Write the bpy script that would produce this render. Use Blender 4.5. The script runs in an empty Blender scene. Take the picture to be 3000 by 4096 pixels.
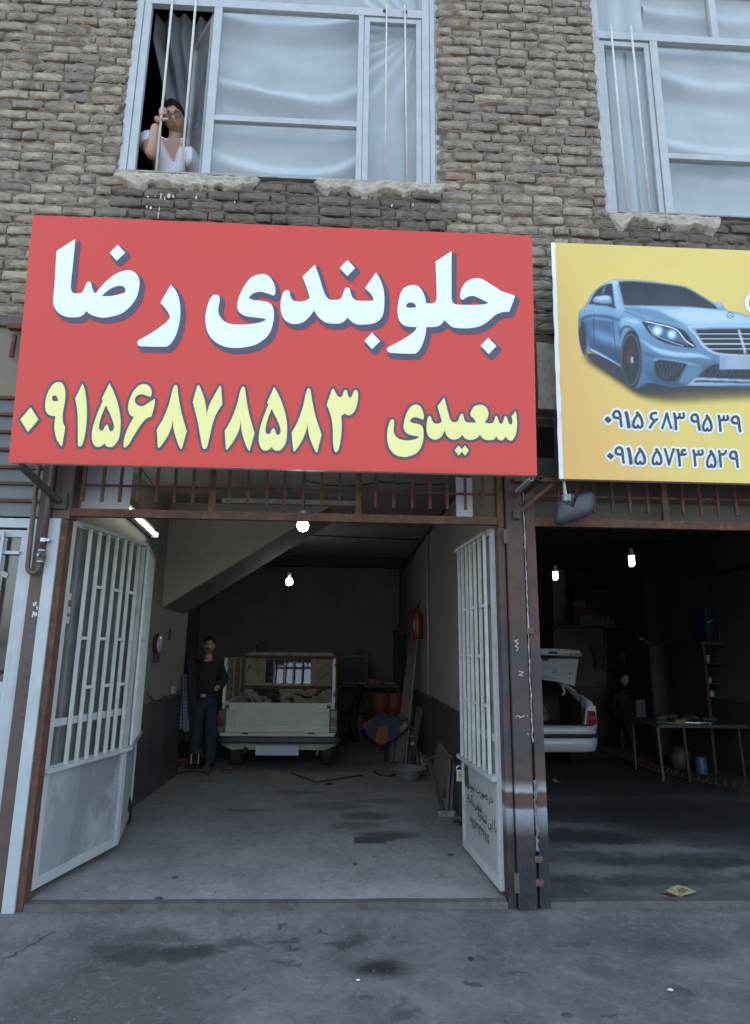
import bpy, bmesh, math, random
import numpy as np
from mathutils import Vector, Matrix, noise
from mathutils.geometry import delaunay_2d_cdt

random.seed(7)
scene = bpy.context.scene
COL = scene.collection
R = math.radians

# ------------------------------------------------------------------ camera
F_PX, PITCH, YAW, ROLL = 2538.47, 0.21469095, 0.0450543, 0.01228662
CAM = Vector((0.0, -4.38676, 1.6))
_w = Vector((math.sin(YAW)*math.cos(PITCH), math.cos(YAW)*math.cos(PITCH), math.sin(PITCH)))
_r0 = Vector((math.cos(YAW), -math.sin(YAW), 0)); _u0 = _r0.cross(_w)
_r = _r0*math.cos(ROLL) + _u0*math.sin(ROLL); _u = _u0*math.cos(ROLL) - _r0*math.sin(ROLL)
cd = bpy.data.cameras.new('camera'); cam = bpy.data.objects.new('camera', cd); COL.objects.link(cam)
m = Matrix.Identity(4)
for i in range(3):
    m[i][0], m[i][1], m[i][2], m[i][3] = _r[i], _u[i], -_w[i], CAM[i]
cam.matrix_world = m
cd.sensor_fit = 'HORIZONTAL'; cd.sensor_width = 36.0; cd.lens = 36.0*F_PX/3000.0
cd.clip_start = 0.05; cd.clip_end = 2000
scene.camera = cam

# ------------------------------------------------------------------ sky, sun, exposure
SUN_EL, SUN_AZ = R(50), R(-20)     # azimuth from +Y: the sun stands behind the building, the street is in its shade
world = bpy.data.worlds.new('World'); scene.world = world; world.use_nodes = True
nt = world.node_tree; bg = nt.nodes['Background']
sky = nt.nodes.new('ShaderNodeTexSky'); sky.sky_type = 'NISHITA'; sky.sun_disc = False
sky.sun_elevation = SUN_EL; sky.sun_rotation = SUN_AZ; sky.dust_density = 3.0; sky.air_density = 1.0; sky.ozone_density = 1.0
hs = nt.nodes.new('ShaderNodeHueSaturation'); hs.inputs['Saturation'].default_value = .74; hs.inputs['Hue'].default_value = .488     # thin cloud veil: paler sky
nt.links.new(sky.outputs['Color'], hs.inputs['Color']); nt.links.new(hs.outputs['Color'], bg.inputs['Color']); bg.inputs['Strength'].default_value = 0.15
sd = bpy.data.lights.new('sun', 'SUN'); sd.energy = 2.5; sd.angle = R(0.53); sd.color = (1.0, 0.94, 0.86)
so = bpy.data.objects.new('sun', sd); COL.objects.link(so)
sdir = Vector((math.sin(SUN_AZ)*math.cos(SUN_EL), math.cos(SUN_AZ)*math.cos(SUN_EL), math.sin(SUN_EL)))
so.rotation_euler = sdir.to_track_quat('Z', 'Y').to_euler(); so.location = sdir*30
scene.view_settings.view_transform = 'Standard'; scene.view_settings.look = 'None'
scene.view_settings.exposure = 2.32; scene.view_settings.gamma = 1.0; scene.view_settings.use_curve_mapping = False
scene.cycles.max_bounces = 8; scene.cycles.transparent_max_bounces = 12
scene.cycles.sample_clamp_indirect = 4.0; scene.cycles.use_denoising = True

# ------------------------------------------------------------------ points on known planes
def ray(px, py):
    return (px-1500)/F_PX*_r - (py-2048)/F_PX*_u + _w
def oy(px, py, y=0.0):
    d = ray(px, py); return CAM + d*((y-CAM.y)/d.y)
def oz(px, py, z=0.0):
    d = ray(px, py); return CAM + d*((z-CAM.z)/d.z)
def oplane(px, py, p0, n):
    d = ray(px, py); return CAM + d*((Vector(p0)-CAM).dot(n)/d.dot(n))

# ------------------------------------------------------------------ materials
MATS = {}
def _nodes(name):
    mt = bpy.data.materials.new(name); mt.use_nodes = True
    nt = mt.node_tree; b = nt.nodes['Principled BSDF']
    return mt, nt, b
def _noise(nt, co, scale, detail=6, rough=.6, dist=0.0):
    n = nt.nodes.new('ShaderNodeTexNoise'); n.inputs['Scale'].default_value = scale
    n.inputs['Detail'].default_value = detail; n.inputs['Roughness'].default_value = rough
    n.inputs['Distortion'].default_value = dist
    nt.links.new(co, n.inputs['Vector']); return n.outputs['Fac']
def _ramp(nt, fac, p0, p1, c0=(0,0,0,1), c1=(1,1,1,1)):
    r = nt.nodes.new('ShaderNodeValToRGB'); e = r.color_ramp.elements
    e[0].position, e[1].position = p0, p1; e[0].color, e[1].color = c0, c1
    nt.links.new(fac, r.inputs['Fac']); return r.outputs['Color']
def _mix(nt, fac, a, b, mode='MIX'):
    n = nt.nodes.new('ShaderNodeMix'); n.data_type = 'RGBA'; n.blend_type = mode
    for s, v in (('Factor', fac), ('A', a), ('B', b)):
        sock = [i for i in n.inputs if i.name == s and (i.type == 'RGBA' if s != 'Factor' else i.type == 'VALUE')][0]
        if isinstance(v, (int, float)): sock.default_value = v
        elif isinstance(v, tuple): sock.default_value = (*v[:3], 1)
        else: nt.links.new(v, sock)
    return [o for o in n.outputs if o.type == 'RGBA'][0]
def _math(nt, op, a, b=None, c=None):
    n = nt.nodes.new('ShaderNodeMath'); n.operation = op
    for i, v in enumerate((a, b, c)):
        if v is None: continue
        if isinstance(v, (int, float)): n.inputs[i].default_value = v
        else: nt.links.new(v, n.inputs[i])
    return n.outputs[0]
def mat(name, c, c2=None, scale=6.0, lo=.35, hi=.65, rough=.6, metal=0.0, bump=0.0, bscale=40.0,
        stain=None, sscale=2.5, slo=.55, shi=.7, rand=None, stretch=None, spec=None, emit=None, estr=0.0, alpha=None, coat=None):
    """Procedural paint / stone / cloth: base colour broken by noise, a second colour in patches, fine bump."""
    if name in MATS: return MATS[name]
    mt, nt, b = _nodes(name)
    tc = nt.nodes.new('ShaderNodeTexCoord'); co = tc.outputs['Object']
    if rand is not None or stretch is not None:
        mp = nt.nodes.new('ShaderNodeMapping'); nt.links.new(co, mp.inputs['Vector']); 
        if stretch: mp.inputs['Scale'].default_value = stretch
        if rand is not None:
            oi = nt.nodes.new('ShaderNodeObjectInfo')
            cb = nt.nodes.new('ShaderNodeCombineXYZ')
            for i in range(3): nt.links.new(_math(nt, 'MULTIPLY', oi.outputs['Random'], 37.0+13*i), cb.inputs[i])
            nt.links.new(cb.outputs[0], mp.inputs['Location'])
        co = mp.outputs['Vector']
    if rand:                                   # colour picked per object
        rr = nt.nodes.new('ShaderNodeValToRGB'); rr.color_ramp.interpolation = 'CONSTANT'
        el = rr.color_ramp.elements
        while len(el) < len(rand): el.new(0.5)
        for i, q in enumerate(rand):
            el[i].position = i/len(rand); el[i].color = (*q, 1)
        nt.links.new(oi.outputs['Random'], rr.inputs['Fac']); base = rr.outputs['Color']
    else: base = c
    f = _noise(nt, co, scale, 8, .62)
    if c2 is None: c2 = tuple(x*.78 for x in c)
    col = _mix(nt, _ramp(nt, f, lo, hi), base, c2)
    if stain is not None:
        f2 = _noise(nt, co, sscale, 10, .68, .6)
        col = _mix(nt, _ramp(nt, f2, slo, shi), col, stain)
    nt.links.new(col, b.inputs['Base Color'])
    fr = _noise(nt, co, scale*2.3, 6)
    mr = nt.nodes.new('ShaderNodeMapRange'); nt.links.new(fr, mr.inputs[0])
    mr.inputs[3].default_value = max(.04, rough-.12); mr.inputs[4].default_value = min(1, rough+.15)
    nt.links.new(mr.outputs[0], b.inputs['Roughness'])
    b.inputs['Metallic'].default_value = metal
    if spec is not None: b.inputs['Specular IOR Level'].default_value = spec
    if coat is not None: b.inputs['Coat Weight'].default_value = coat; b.inputs['Coat Roughness'].default_value = .15
    if bump:
        bn = nt.nodes.new('ShaderNodeBump'); bn.inputs['Strength'].default_value = bump; bn.inputs['Distance'].default_value = .01
        nt.links.new(_noise(nt, co, bscale, 8, .7), bn.inputs['Height']); nt.links.new(bn.outputs[0], b.inputs['Normal'])
    if emit: b.inputs['Emission Color'].default_value = (*emit, 1); b.inputs['Emission Strength'].default_value = estr
    if alpha is not None: b.inputs['Alpha'].default_value = alpha
    MATS[name] = mt; return mt
def glass_mat(name, tint=(.9,.95,.95), base_alpha=.12, rough=.03, dirt=.25):
    """Window glass: see-through, reflecting by angle, filmed with dust."""
    if name in MATS: return MATS[name]
    mt, nt, b = _nodes(name); nt.nodes.remove(b); out = nt.nodes['Material Output']
    tr = nt.nodes.new('ShaderNodeBsdfTransparent'); tr.inputs[0].default_value = (*tint, 1)
    gl = nt.nodes.new('ShaderNodeBsdfGlossy'); gl.inputs['Roughness'].default_value = rough
    df = nt.nodes.new('ShaderNodeBsdfDiffuse'); df.inputs[0].default_value = (.45,.45,.43,1)
    fr = nt.nodes.new('ShaderNodeLayerWeight'); fr.inputs[0].default_value = .5
    fa = _math(nt, 'MULTIPLY_ADD', _math(nt, 'POWER', fr.outputs['Facing'], 5.0), .95, .04+base_alpha*.3)
    m1 = nt.nodes.new('ShaderNodeMixShader'); nt.links.new(fa, m1.inputs[0]); nt.links.new(tr.outputs[0], m1.inputs[1]); nt.links.new(gl.outputs[0], m1.inputs[2])
    tc = nt.nodes.new('ShaderNodeTexCoord')
    d = _math(nt, 'MULTIPLY', _noise(nt, tc.outputs['Object'], 5.0, 8, .65), dirt)
    m2 = nt.nodes.new('ShaderNodeMixShader'); nt.links.new(d, m2.inputs[0]); nt.links.new(m1.outputs[0], m2.inputs[1]); nt.links.new(df.outputs[0], m2.inputs[2])
    nt.links.new(m2.outputs[0], out.inputs['Surface'])
    MATS[name] = mt; return mt
def lamp_mat(name, col, s):
    if name in MATS: return MATS[name]
    mt, nt, b = _nodes(name); nt.nodes.remove(b)
    e = nt.nodes.new('ShaderNodeEmission'); e.inputs[0].default_value = (*col, 1); e.inputs[1].default_value = s
    nt.links.new(e.outputs[0], nt.nodes['Material Output'].inputs['Surface'])
    MATS[name] = mt; return mt
def ground_mat(name, c, c2, scale, spots, dark=(.02,.018,.016), patch=None, warp=.25, rough=.85, fine=.5, patches=None, speck=(.17,.17,.17), sharp=None):
    """Worn concrete: broad tone changes, grit, dark oil and gloom spots at given places (x, y, rx, ry, strength)."""
    mt, nt, b = _nodes(name)
    tc = nt.nodes.new('ShaderNodeTexCoord'); co = tc.outputs['Object']
    base = _mix(nt, _ramp(nt, _noise(nt, co, scale, 10, .68, .3), .40, .60), c, c2)
    base = _mix(nt, _ramp(nt, _noise(nt, co, scale*4.3, 8, .7, .5), .46, .75), base, tuple(x*.6 for x in c))
    wn = nt.nodes.new('ShaderNodeTexNoise'); wn.inputs['Scale'].default_value = 3.2; wn.inputs['Detail'].default_value = 7; wn.inputs['Roughness'].default_value = .7
    nt.links.new(co, wn.inputs['Vector'])
    vs = nt.nodes.new('ShaderNodeVectorMath'); vs.operation = 'SUBTRACT'; nt.links.new(wn.outputs['Color'], vs.inputs[0]); vs.inputs[1].default_value = (.5,.5,.5)
    vm = nt.nodes.new('ShaderNodeVectorMath'); vm.operation = 'MULTIPLY_ADD'; nt.links.new(vs.outputs[0], vm.inputs[0]); vm.inputs[1].default_value = (warp*2,)*3; nt.links.new(co, vm.inputs[2])
    sep = nt.nodes.new('ShaderNodeSeparateXYZ'); nt.links.new(vm.outputs[0], sep.inputs[0])
    vm2 = nt.nodes.new('ShaderNodeVectorMath'); vm2.operation = 'MULTIPLY_ADD'; nt.links.new(vs.outputs[0], vm2.inputs[0]); vm2.inputs[1].default_value = (.16,.16,.16); nt.links.new(co, vm2.inputs[2])
    sep2 = nt.nodes.new('ShaderNodeSeparateXYZ'); nt.links.new(vm2.outputs[0], sep2.inputs[0])
    def blobs(sp, sep=sep):
        acc = None
        for (x, y, rx, ry, st) in sp:
            dx = _math(nt, 'DIVIDE', _math(nt, 'SUBTRACT', sep.outputs[0], x), rx); dy = _math(nt, 'DIVIDE', _math(nt, 'SUBTRACT', sep.outputs[1], y), ry)
            d2 = _math(nt, 'ADD', _math(nt, 'MULTIPLY', dx, dx), _math(nt, 'MULTIPLY', dy, dy))
            n = nt.nodes.new('ShaderNodeMapRange'); n.interpolation_type = 'SMOOTHSTEP'; nt.links.new(d2, n.inputs[0])
            n.inputs[1].default_value = .12; n.inputs[2].default_value = 1.5; n.inputs[3].default_value = st; n.inputs[4].default_value = 0
            acc = n.outputs[0] if acc is None else _math(nt, 'MAXIMUM', acc, n.outputs[0])
        return acc
    if patches:
        base = _mix(nt, blobs(patches), base, patch)
    base = _mix(nt, _math(nt, 'MULTIPLY', _ramp(nt, _noise(nt, co, scale*9, 8, .75, 1.2), .52, .68), .55), base, tuple(x*1.35 for x in c))
    # grit and pale specks
    base = _mix(nt, _math(nt, 'MULTIPLY', _ramp(nt, _noise(nt, co, 60, 4, .8), .58, .68), .8), base, speck)
    base = _mix(nt, _math(nt, 'MULTIPLY', _ramp(nt, _noise(nt, co, 30, 6, .85), .56, .66), .75), base, tuple(x*.42 for x in c))
    if spots: base = _mix(nt, blobs(spots), base, dark)
    if sharp: base = _mix(nt, _math(nt, 'MULTIPLY', blobs(sharp, sep2), _math(nt, 'MULTIPLY_ADD', _ramp(nt, _noise(nt, co, 38, 4, .7), .5, .62), -.55, 1.0)), base, (.012,.010,.009))
    nt.links.new(base, b.inputs['Base Color']); b.inputs['Roughness'].default_value = rough
    bn = nt.nodes.new('ShaderNodeBump'); bn.inputs['Strength'].default_value = min(1, fine*1.6); bn.inputs['Distance'].default_value = .016
    h = _math(nt, 'ADD', _noise(nt, co, 26, 10, .75), _math(nt, 'MULTIPLY', _noise(nt, co, 4, 6, .6), 1.2))
    nt.links.new(h, bn.inputs['Height']); nt.links.new(bn.outputs[0], b.inputs['Normal'])
    MATS[name] = mt; return mt

# ------------------------------------------------------------------ objects
OFF = {}
def thing(name, label, cat, loc=(0,0,0), group=None):
    o = bpy.data.objects.new(name, None); COL.objects.link(o); o.empty_display_size = .1
    o.location = loc; OFF[o] = Vector(loc); tag(o, label, cat, group); return o
def tag(o, label, cat, group=None):
    o['label'] = label; o['category'] = cat
    if group: o['group'] = group
    return o
def struct(o): o['kind'] = 'structure'; return o
def stuff(o): o['kind'] = 'stuff'; return o
def noi(p, s=1.0): return noise.noise(Vector(p)*s)

class MB:
    def __init__(s): s.v = []; s.f = []
    def add(s, v, f):
        k = len(s.v); s.v += [tuple(x) for x in v]; s.f += [tuple(i+k for i in q) for q in f]; return s
    def box(s, x0, x1, y0, y1, z0, z1):
        return s.add([(x0,y0,z0),(x1,y0,z0),(x1,y1,z0),(x0,y1,z0),(x0,y0,z1),(x1,y0,z1),(x1,y1,z1),(x0,y1,z1)],
                     [(0,3,2,1),(4,5,6,7),(0,1,5,4),(1,2,6,5),(2,3,7,6),(3,0,4,7)])
    def hexa(s, p):          # 8 points, ordered as box
        return s.add(p, [(0,3,2,1),(4,5,6,7),(0,1,5,4),(1,2,6,5),(2,3,7,6),(3,0,4,7)])
    def bar(s, a, b, w, h, up=(0,0,1)):
        a, b, up = Vector(a), Vector(b), Vector(up); d = (b-a).normalized()
        sx = d.cross(up)
        if sx.length < 1e-4: sx = d.cross(Vector((0,1,0)))
        sx.normalize(); sy = sx.cross(d)
        P = []
        for e in (a, b):
            for i, j in ((-1,-1),(1,-1),(1,1),(-1,1)): P.append(e + sx*(i*w/2) + sy*(j*h/2))
        return s.add(P, [(3,2,1,0),(4,5,6,7),(0,1,5,4),(1,2,6,5),(2,3,7,6),(3,0,4,7)])
    def tube(s, path, r, n=10, cap=True):
        path = [Vector(p) for p in path]; rs = r if isinstance(r, (list, tuple)) else [r]*len(path)
        k = len(s.v); ref = None
        for i, p in enumerate(path):
            d = (path[min(i+1, len(path)-1)] - path[max(i-1, 0)]).normalized()
            if ref is None:
                ref = d.cross(Vector((0,0,1)))
                if ref.length < 1e-3: ref = d.cross(Vector((0,1,0)))
            ref = (ref - d*ref.dot(d)).normalized(); q = d.cross(ref)
            for j in range(n):
                a = 2*math.pi*j/n; s.v.append(tuple(p + (ref*math.cos(a) + q*math.sin(a))*rs[i]))
        for i in range(len(path)-1):
            for j in range(n):
                a = k+i*n+j; b = k+i*n+(j+1)%n; s.f.append((a, b, b+n, a+n))
        if cap:
            s.f.append(tuple(k+j for j in range(n))[::-1]); s.f.append(tuple(k+(len(path)-1)*n+j for j in range(n)))
        return s
    def lathe(s, prof, c=(0,0,0), n=24, ax='z'):
        k = len(s.v)
        for (r, h) in prof:
            for j in range(n):
                a = 2*math.pi*j/n; x, y = r*math.cos(a), r*math.sin(a)
                p = {'z': (x,y,h), 'y': (x,h,y), 'x': (h,x,y)}[ax]
                s.v.append((p[0]+c[0], p[1]+c[1], p[2]+c[2]))
        for i in range(len(prof)-1):
            for j in range(n):
                a = k+i*n+j; b = k+i*n+(j+1)%n; s.f.append((a, b, b+n, a+n))
        return s
    def prism(s, poly, y0, y1):       # poly of (x,z), extruded in y
        n = len(poly)
        return s.add([(x,y0,z) for x,z in poly]+[(x,y1,z) for x,z in poly],
                     [tuple(range(n)), tuple(range(2*n-1, n-1, -1))]+[(i, i+n, (i+1)%n+n, (i+1)%n) for i in range(n)])
    def prismx(s, poly, x0, x1):      # poly of (y,z)
        n = len(poly)
        return s.add([(x0,y,z) for y,z in poly]+[(x1,y,z) for y,z in poly],
                     [tuple(range(n)), tuple(range(2*n-1, n-1, -1))]+[(i, i+n, (i+1)%n+n, (i+1)%n) for i in range(n)])
    def prismz(s, poly, z0, z1):
        n = len(poly)
        return s.add([(x,y,z0) for x,y in poly]+[(x,y,z1) for x,y in poly],
                     [tuple(range(n)), tuple(range(2*n-1, n-1, -1))]+[(i, i+n, (i+1)%n+n, (i+1)%n) for i in range(n)])
    def sphere(s, c, r, n=14, m_=9, sc=(1,1,1)):
        k = len(s.v)
        for i in range(m_+1):
            t = math.pi*i/m_
            for j in range(n):
                a = 2*math.pi*j/n
                s.v.append((c[0]+r*sc[0]*math.sin(t)*math.cos(a), c[1]+r*sc[1]*math.sin(t)*math.sin(a), c[2]+r*sc[2]*math.cos(t)))
        for i in range(m_):
            for j in range(n):
                a = k+i*n+j; b = k+i*n+(j+1)%n; s.f.append((a, a+n, b+n, b))
        return s
    def xf(s, M):
        s.v = [tuple(M @ Vector(p)) for p in s.v]; return s
    def build(s, name, mt, parent=None, smooth=False, bevel=0.0, jit=0.0):
        off = OFF.get(parent, Vector((0,0,0))) if parent else Vector((0,0,0))
        me = bpy.data.meshes.new(name)
        vs = s.v
        if jit: vs = [(x+jit*noi((x,y,z),6), y+jit*noi((x+9,y,z),6), z+jit*noi((x,y+5,z),6)) for x,y,z in vs]
        me.from_pydata([(x-off.x, y-off.y, z-off.z) for x,y,z in vs], [], s.f)
        bm = bmesh.new(); bm.from_mesh(me); bmesh.ops.recalc_face_normals(bm, faces=bm.faces)
        if bevel:
            es = [e for e in bm.edges if len(e.link_faces) == 2 and e.calc_face_angle(0) > .6]
            bmesh.ops.bevel(bm, geom=es, offset=bevel, segments=2, profile=.7, affect='EDGES', clamp_overlap=True)
        bm.to_mesh(me); bm.free(); me.update()
        if smooth:
            for p in me.polygons: p.use_smooth = True
            if smooth == 'auto':
                me.set_sharp_from_angle(angle=R(38))
        o = bpy.data.objects.new(name, me); COL.objects.link(o); me.materials.append(mt)
        if parent: o.parent = parent; OFF[o] = off
        return o
def copy_tree(o, parent=None, loc=None):
    c = o.copy(); COL.objects.link(c)
    if parent: c.parent = parent
    if loc is not None: c.location = loc
    for ch in o.children: copy_tree(ch, c)
    return c
def grid(fn, nu, nv):
    mb = MB(); mb.v = [tuple(fn(i/nu, j/nv)) for j in range(nv+1) for i in range(nu+1)]
    mb.f = [(j*(nu+1)+i, j*(nu+1)+i+1, (j+1)*(nu+1)+i+1, (j+1)*(nu+1)+i) for j in range(nv) for i in range(nu)]
    return mb
def lerp(a, b, t): return a+(b-a)*t
# ---- flat outlines: smooth closed curves through traced points (third value 1 = corner)
def smooth_poly(pts, k=5):
    n = len(pts); out = []
    P = [Vector(p[:2]) for p in pts]; corner = [len(p) > 2 and p[2] for p in pts]
    for i in range(n):
        p0, p1, p2, p3 = P[i-1], P[i], P[(i+1)%n], P[(i+2)%n]
        t1 = Vector((0,0)) if corner[i] else (p2-p0)*.5; t2 = Vector((0,0)) if corner[(i+1)%n] else (p3-p1)*.5
        L = (p2-p1).length
        for t in (t1, t2):
            if t.length > L*1.1: t *= L*1.1/t.length
        if corner[i]: t1 = (p2-p1)*.6
        if corner[(i+1)%n]: t2 = (p2-p1)*.6
        for j in range(k):
            s = j/k; s2, s3 = s*s, s*s*s
            out.append(p1*(2*s3-3*s2+1)+t1*(s3-2*s2+s)+p2*(-2*s3+3*s2)+t2*(s3-s2))
    return out
def cdt_fill(loops):
    """Triangles inside an even-odd set of loops (outline plus holes)."""
    vs, es = [], []
    for lp in loops:
        k = len(vs); vs += [Vector(p) for p in lp]; es += [(k+i, k+(i+1)%len(lp)) for i in range(len(lp))]
    r = delaunay_2d_cdt(vs, es, [], 2, 1e-5)      # inside, holes detected
    r = delaunay_2d_cdt(vs, es, [], 0, 1e-5)
    V = r[0]; F = []
    A = np.array([[p.x, p.y] for lp in loops for p in lp]); B = np.array([[lp[(i+1)%len(lp)].x, lp[(i+1)%len(lp)].y] for lp in loops for i in range(len(lp))])
    for f in r[2]:
        c = sum((V[i] for i in f), Vector((0,0)))/len(f)
        y0, y1 = A[:,1], B[:,1]; cr = (y0 > c.y) != (y1 > c.y)
        xs = A[cr,0] + (c.y-y0[cr])/(y1[cr]-y0[cr])*(B[cr,0]-A[cr,0])
        if (xs > c.x).sum() % 2: F.append(tuple(f))
    return V, F
def cdt_stroke(lines, rad, closed=True, n=8, fills=()):
    """Union of a round brush drawn along lines (and of the filled loops)."""
    vs, fs = [], []
    def addp(poly):
        k = len(vs); vs.extend(poly); fs.append(list(range(k, k+len(poly))))
    for lp in lines:
        m_ = len(lp)
        for i in range(m_ if closed else m_-1):
            a, b = Vector(lp[i]), Vector(lp[(i+1)%m_])
            d = b-a
            if d.length < 1e-7: continue
            t = math.atan2(d.y, d.x); h = n//2
            addp([a+Vector((math.cos(t+math.pi/2+math.pi*j/h), math.sin(t+math.pi/2+math.pi*j/h)))*rad for j in range(h+1)] +
                 [b+Vector((math.cos(t-math.pi/2+math.pi*j/h), math.sin(t-math.pi/2+math.pi*j/h)))*rad for j in range(h+1)])
    for lp in fills: addp([Vector(p) for p in lp])
    r = delaunay_2d_cdt(vs, [], fs, 0, 1e-5)
    return r[0], [tuple(f) for f, src in zip(r[2], r[5]) if src]
def flat(VF, to3, mb=None):
    """Lift a flat shape to space with to3(x, y)."""
    mb = mb or MB(); mb.add([to3(p.x, p.y) for p in VF[0]], VF[1]); return mb
def text_loops(s, size=1.0):
    """Outlines of a text (visual order) as closed loops, at the origin."""
    c = bpy.data.curves.new('lettering', 'FONT'); c.body = s; c.size = size; c.resolution_u = 2; c.fill_mode = 'NONE'
    o = bpy.data.objects.new('lettering', c); COL.objects.link(o)
    dg = bpy.context.evaluated_depsgraph_get(); me = o.evaluated_get(dg).to_mesh()
    V = [Vector((v.co.x, v.co.y)) for v in me.vertices]; nb = {}
    for e in me.edges:
        a, b = e.vertices; nb.setdefault(a, []).append(b); nb.setdefault(b, []).append(a)
    bpy.data.objects.remove(o); bpy.data.curves.remove(c)
    seen = set(); loops = []
    for a in nb:
        if a in seen: continue
        lp = [a]; seen.add(a); x = a
        while True:
            nx_ = [q for q in nb[x] if q not in seen]
            if not nx_: break
            x = nx_[0]; seen.add(x); lp.append(x)
        if len(lp) > 2: loops.append([V[i] for i in lp])
    return loops
# ================================================================== palette
M_mortar = mat('clay_mortar', (.27,.21,.158), (.14,.108,.084), scale=9, lo=.4, hi=.7, rough=.95, bump=.9, bscale=60, stain=(.29,.24,.185), sscale=9, slo=.56, shi=.70)
M_brick = mat('old_brick', (.3,.26,.2), (.155,.13,.105), scale=9, lo=.42, hi=.68, rough=.95, bump=1.0, bscale=60,
    stain=(.42,.355,.265), sscale=13, slo=.55, shi=.72,
    rand=[(.37,.31,.23),(.33,.278,.212),(.40,.338,.248),(.27,.222,.172),(.21,.178,.15),(.365,.308,.228),(.32,.27,.21),(.39,.33,.245),(.29,.228,.168),(.25,.21,.17),(.355,.30,.222),(.31,.26,.196),(.33,.275,.205),(.28,.205,.152),(.30,.25,.19),(.235,.20,.165)])
M_gypsum = mat('gypsum_plaster', (.49,.44,.355), (.33,.285,.225), scale=12, rough=.9, bump=.9, bscale=34, stain=(.24,.19,.14), sscale=6, slo=.58, shi=.74)
M_white = mat('white_frame_paint', (.42,.445,.455), (.36,.38,.39), scale=7, rough=.45, bump=.08, stain=(.33,.29,.25), sscale=6, slo=.66, shi=.8)
M_whitebar = mat('white_bar_paint', (.60,.59,.55), (.47,.46,.43), scale=14, rough=.5, bump=.1, stain=(.26,.20,.15), sscale=11, slo=.63, shi=.72)
M_gate = mat('grey_gate_paint', (.47,.47,.46), (.38,.385,.385), scale=4, rough=.5, bump=.12, bscale=80, stain=(.27,.265,.26), sscale=2.2, slo=.57, shi=.66)
M_gatebar = mat('gate_bar_paint', (.60,.60,.56), (.49,.49,.46), scale=10, rough=.5, bump=.12, stain=(.25,.21,.17), sscale=14, slo=.62, shi=.72)
M_rust = mat('rusty_steel', (.13,.058,.032), (.07,.034,.022), scale=16, rough=.85, bump=.5, bscale=70, stain=(.22,.12,.075), sscale=20, slo=.58, shi=.7)
M_primer = mat('brown_primer', (.10,.061,.05), (.075,.048,.041), scale=6, rough=.6, bump=.1, stain=(.06,.045,.042), sscale=5, slo=.6, shi=.75)
M_darkmetal = mat('dark_metal', (.035,.033,.033), (.06,.05,.045), scale=12, rough=.6, bump=.2)
M_black = mat('black_rubber', (.012,.012,.013), (.025,.024,.023), scale=10, rough=.75, bump=.2)
M_wire = mat('cable_sheath', (.018,.017,.017), rough=.6)
M_paint_in = mat('beige_wall_paint', (.25,.222,.19), (.21,.187,.16), scale=1.6, rough=.85, bump=.15, bscale=30, stain=(.29,.265,.235), sscale=1.4, slo=.6, shi=.8)
M_ceil = mat('ceiling_plaster', (.22,.195,.165), (.18,.16,.138), scale=1.4, rough=.9, bump=.15, bscale=24, stain=(.12,.105,.09), sscale=.9, slo=.56, shi=.78)
M_stairface = mat('stair_plaster', (.33,.295,.24), (.285,.255,.208), scale=2.2, rough=.85, bump=.12, bscale=26, stain=(.41,.38,.33), sscale=2.1, slo=.62, shi=.78)
M_back = mat('sooty_plaster', (.23,.195,.18), (.18,.152,.14), scale=1.8, rough=.9, bump=.2, stain=(.29,.255,.24), sscale=2.2, slo=.6, shi=.75)
M_marble = mat('dark_marble', (.045,.047,.05), (.07,.072,.078), scale=3, lo=.45, hi=.7, rough=.35, bump=.05, stain=(.13,.13,.13), sscale=5, slo=.66, shi=.8, stretch=(1,1,.25))
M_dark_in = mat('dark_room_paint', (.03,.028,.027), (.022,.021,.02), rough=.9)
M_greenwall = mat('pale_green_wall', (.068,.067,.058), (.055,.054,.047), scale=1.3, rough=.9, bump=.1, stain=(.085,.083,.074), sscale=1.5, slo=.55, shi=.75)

# ================================================================== ground, floors
spots = [(-1.12,-.52,.17,.10,.75),(-.82,-.5,.22,.085,.85),(-1.25,-.42,.10,.07,.6),(-.55,-.40,.13,.06,.6),(-.25,-.42,.05,.04,.7),(.02,-.40,.17,.05,.7),(.12,-.36,.05,.07,.6),
         (.22,-.70,.10,.07,1.0),(.22,-.70,.12,.085,1.0),(.22,-.70,.2,.14,.5),(.3,-1.08,.06,.05,.5),(.62,-1.3,.05,.05,.5),(-.3,-.62,.05,.03,.6),(1.36,-.45,.09,.05,.45),(1.7,-1.0,.05,.05,.5),(-1.0,-.3,.22,.06,.4),(1.95,-.5,.3,.1,.35),(.95,-1.3,.05,.05,.5),(-1.15,-1.5,.4,.2,.25)]
spots += [(_r_.uniform(-2.1,3.2), _r_.uniform(-1.9,-.12), _r_.uniform(.015,.05), _r_.uniform(.012,.035), _r_.uniform(.35,.8)) for _r_ in [random.Random(21+i) for i in range(26)]]
M_pave = ground_mat('street_concrete', (.158,.154,.15), (.082,.08,.079), 1.7, spots, sharp=[(.215,-.70,.10,.085,1.0),(.215,-.70,.15,.12,.45),(-1.08,-.42,.16,.05,.55),(-.80,-.43,.16,.055,.6),(-.93,-.48,.10,.05,.6),(.13,-.98,.04,.03,.6),(-.33,-.36,.10,.03,.55),(-.24,-.33,.03,.05,.55)], dark=(.028,.024,.021), patches=[(-1.05,-.95,.55,.62,.8),(-.95,-1.7,.42,.8,.75),(-1.2,-.3,.35,.12,.5),(1.25,-.28,.32,.2,.45),(1.9,-.4,.6,.16,.35)], patch=(.072,.067,.064))
g = MB()
gx = [-400,-60,-12,-5,-3.2]+[-3.2+.08*i for i in range(1,82)]+[5,12,60,400]
gy = [-400,-60,-15,-8,-4.5]+[-4.5+.08*i for i in range(1,58)]+[.3,12,60,400]
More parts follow.
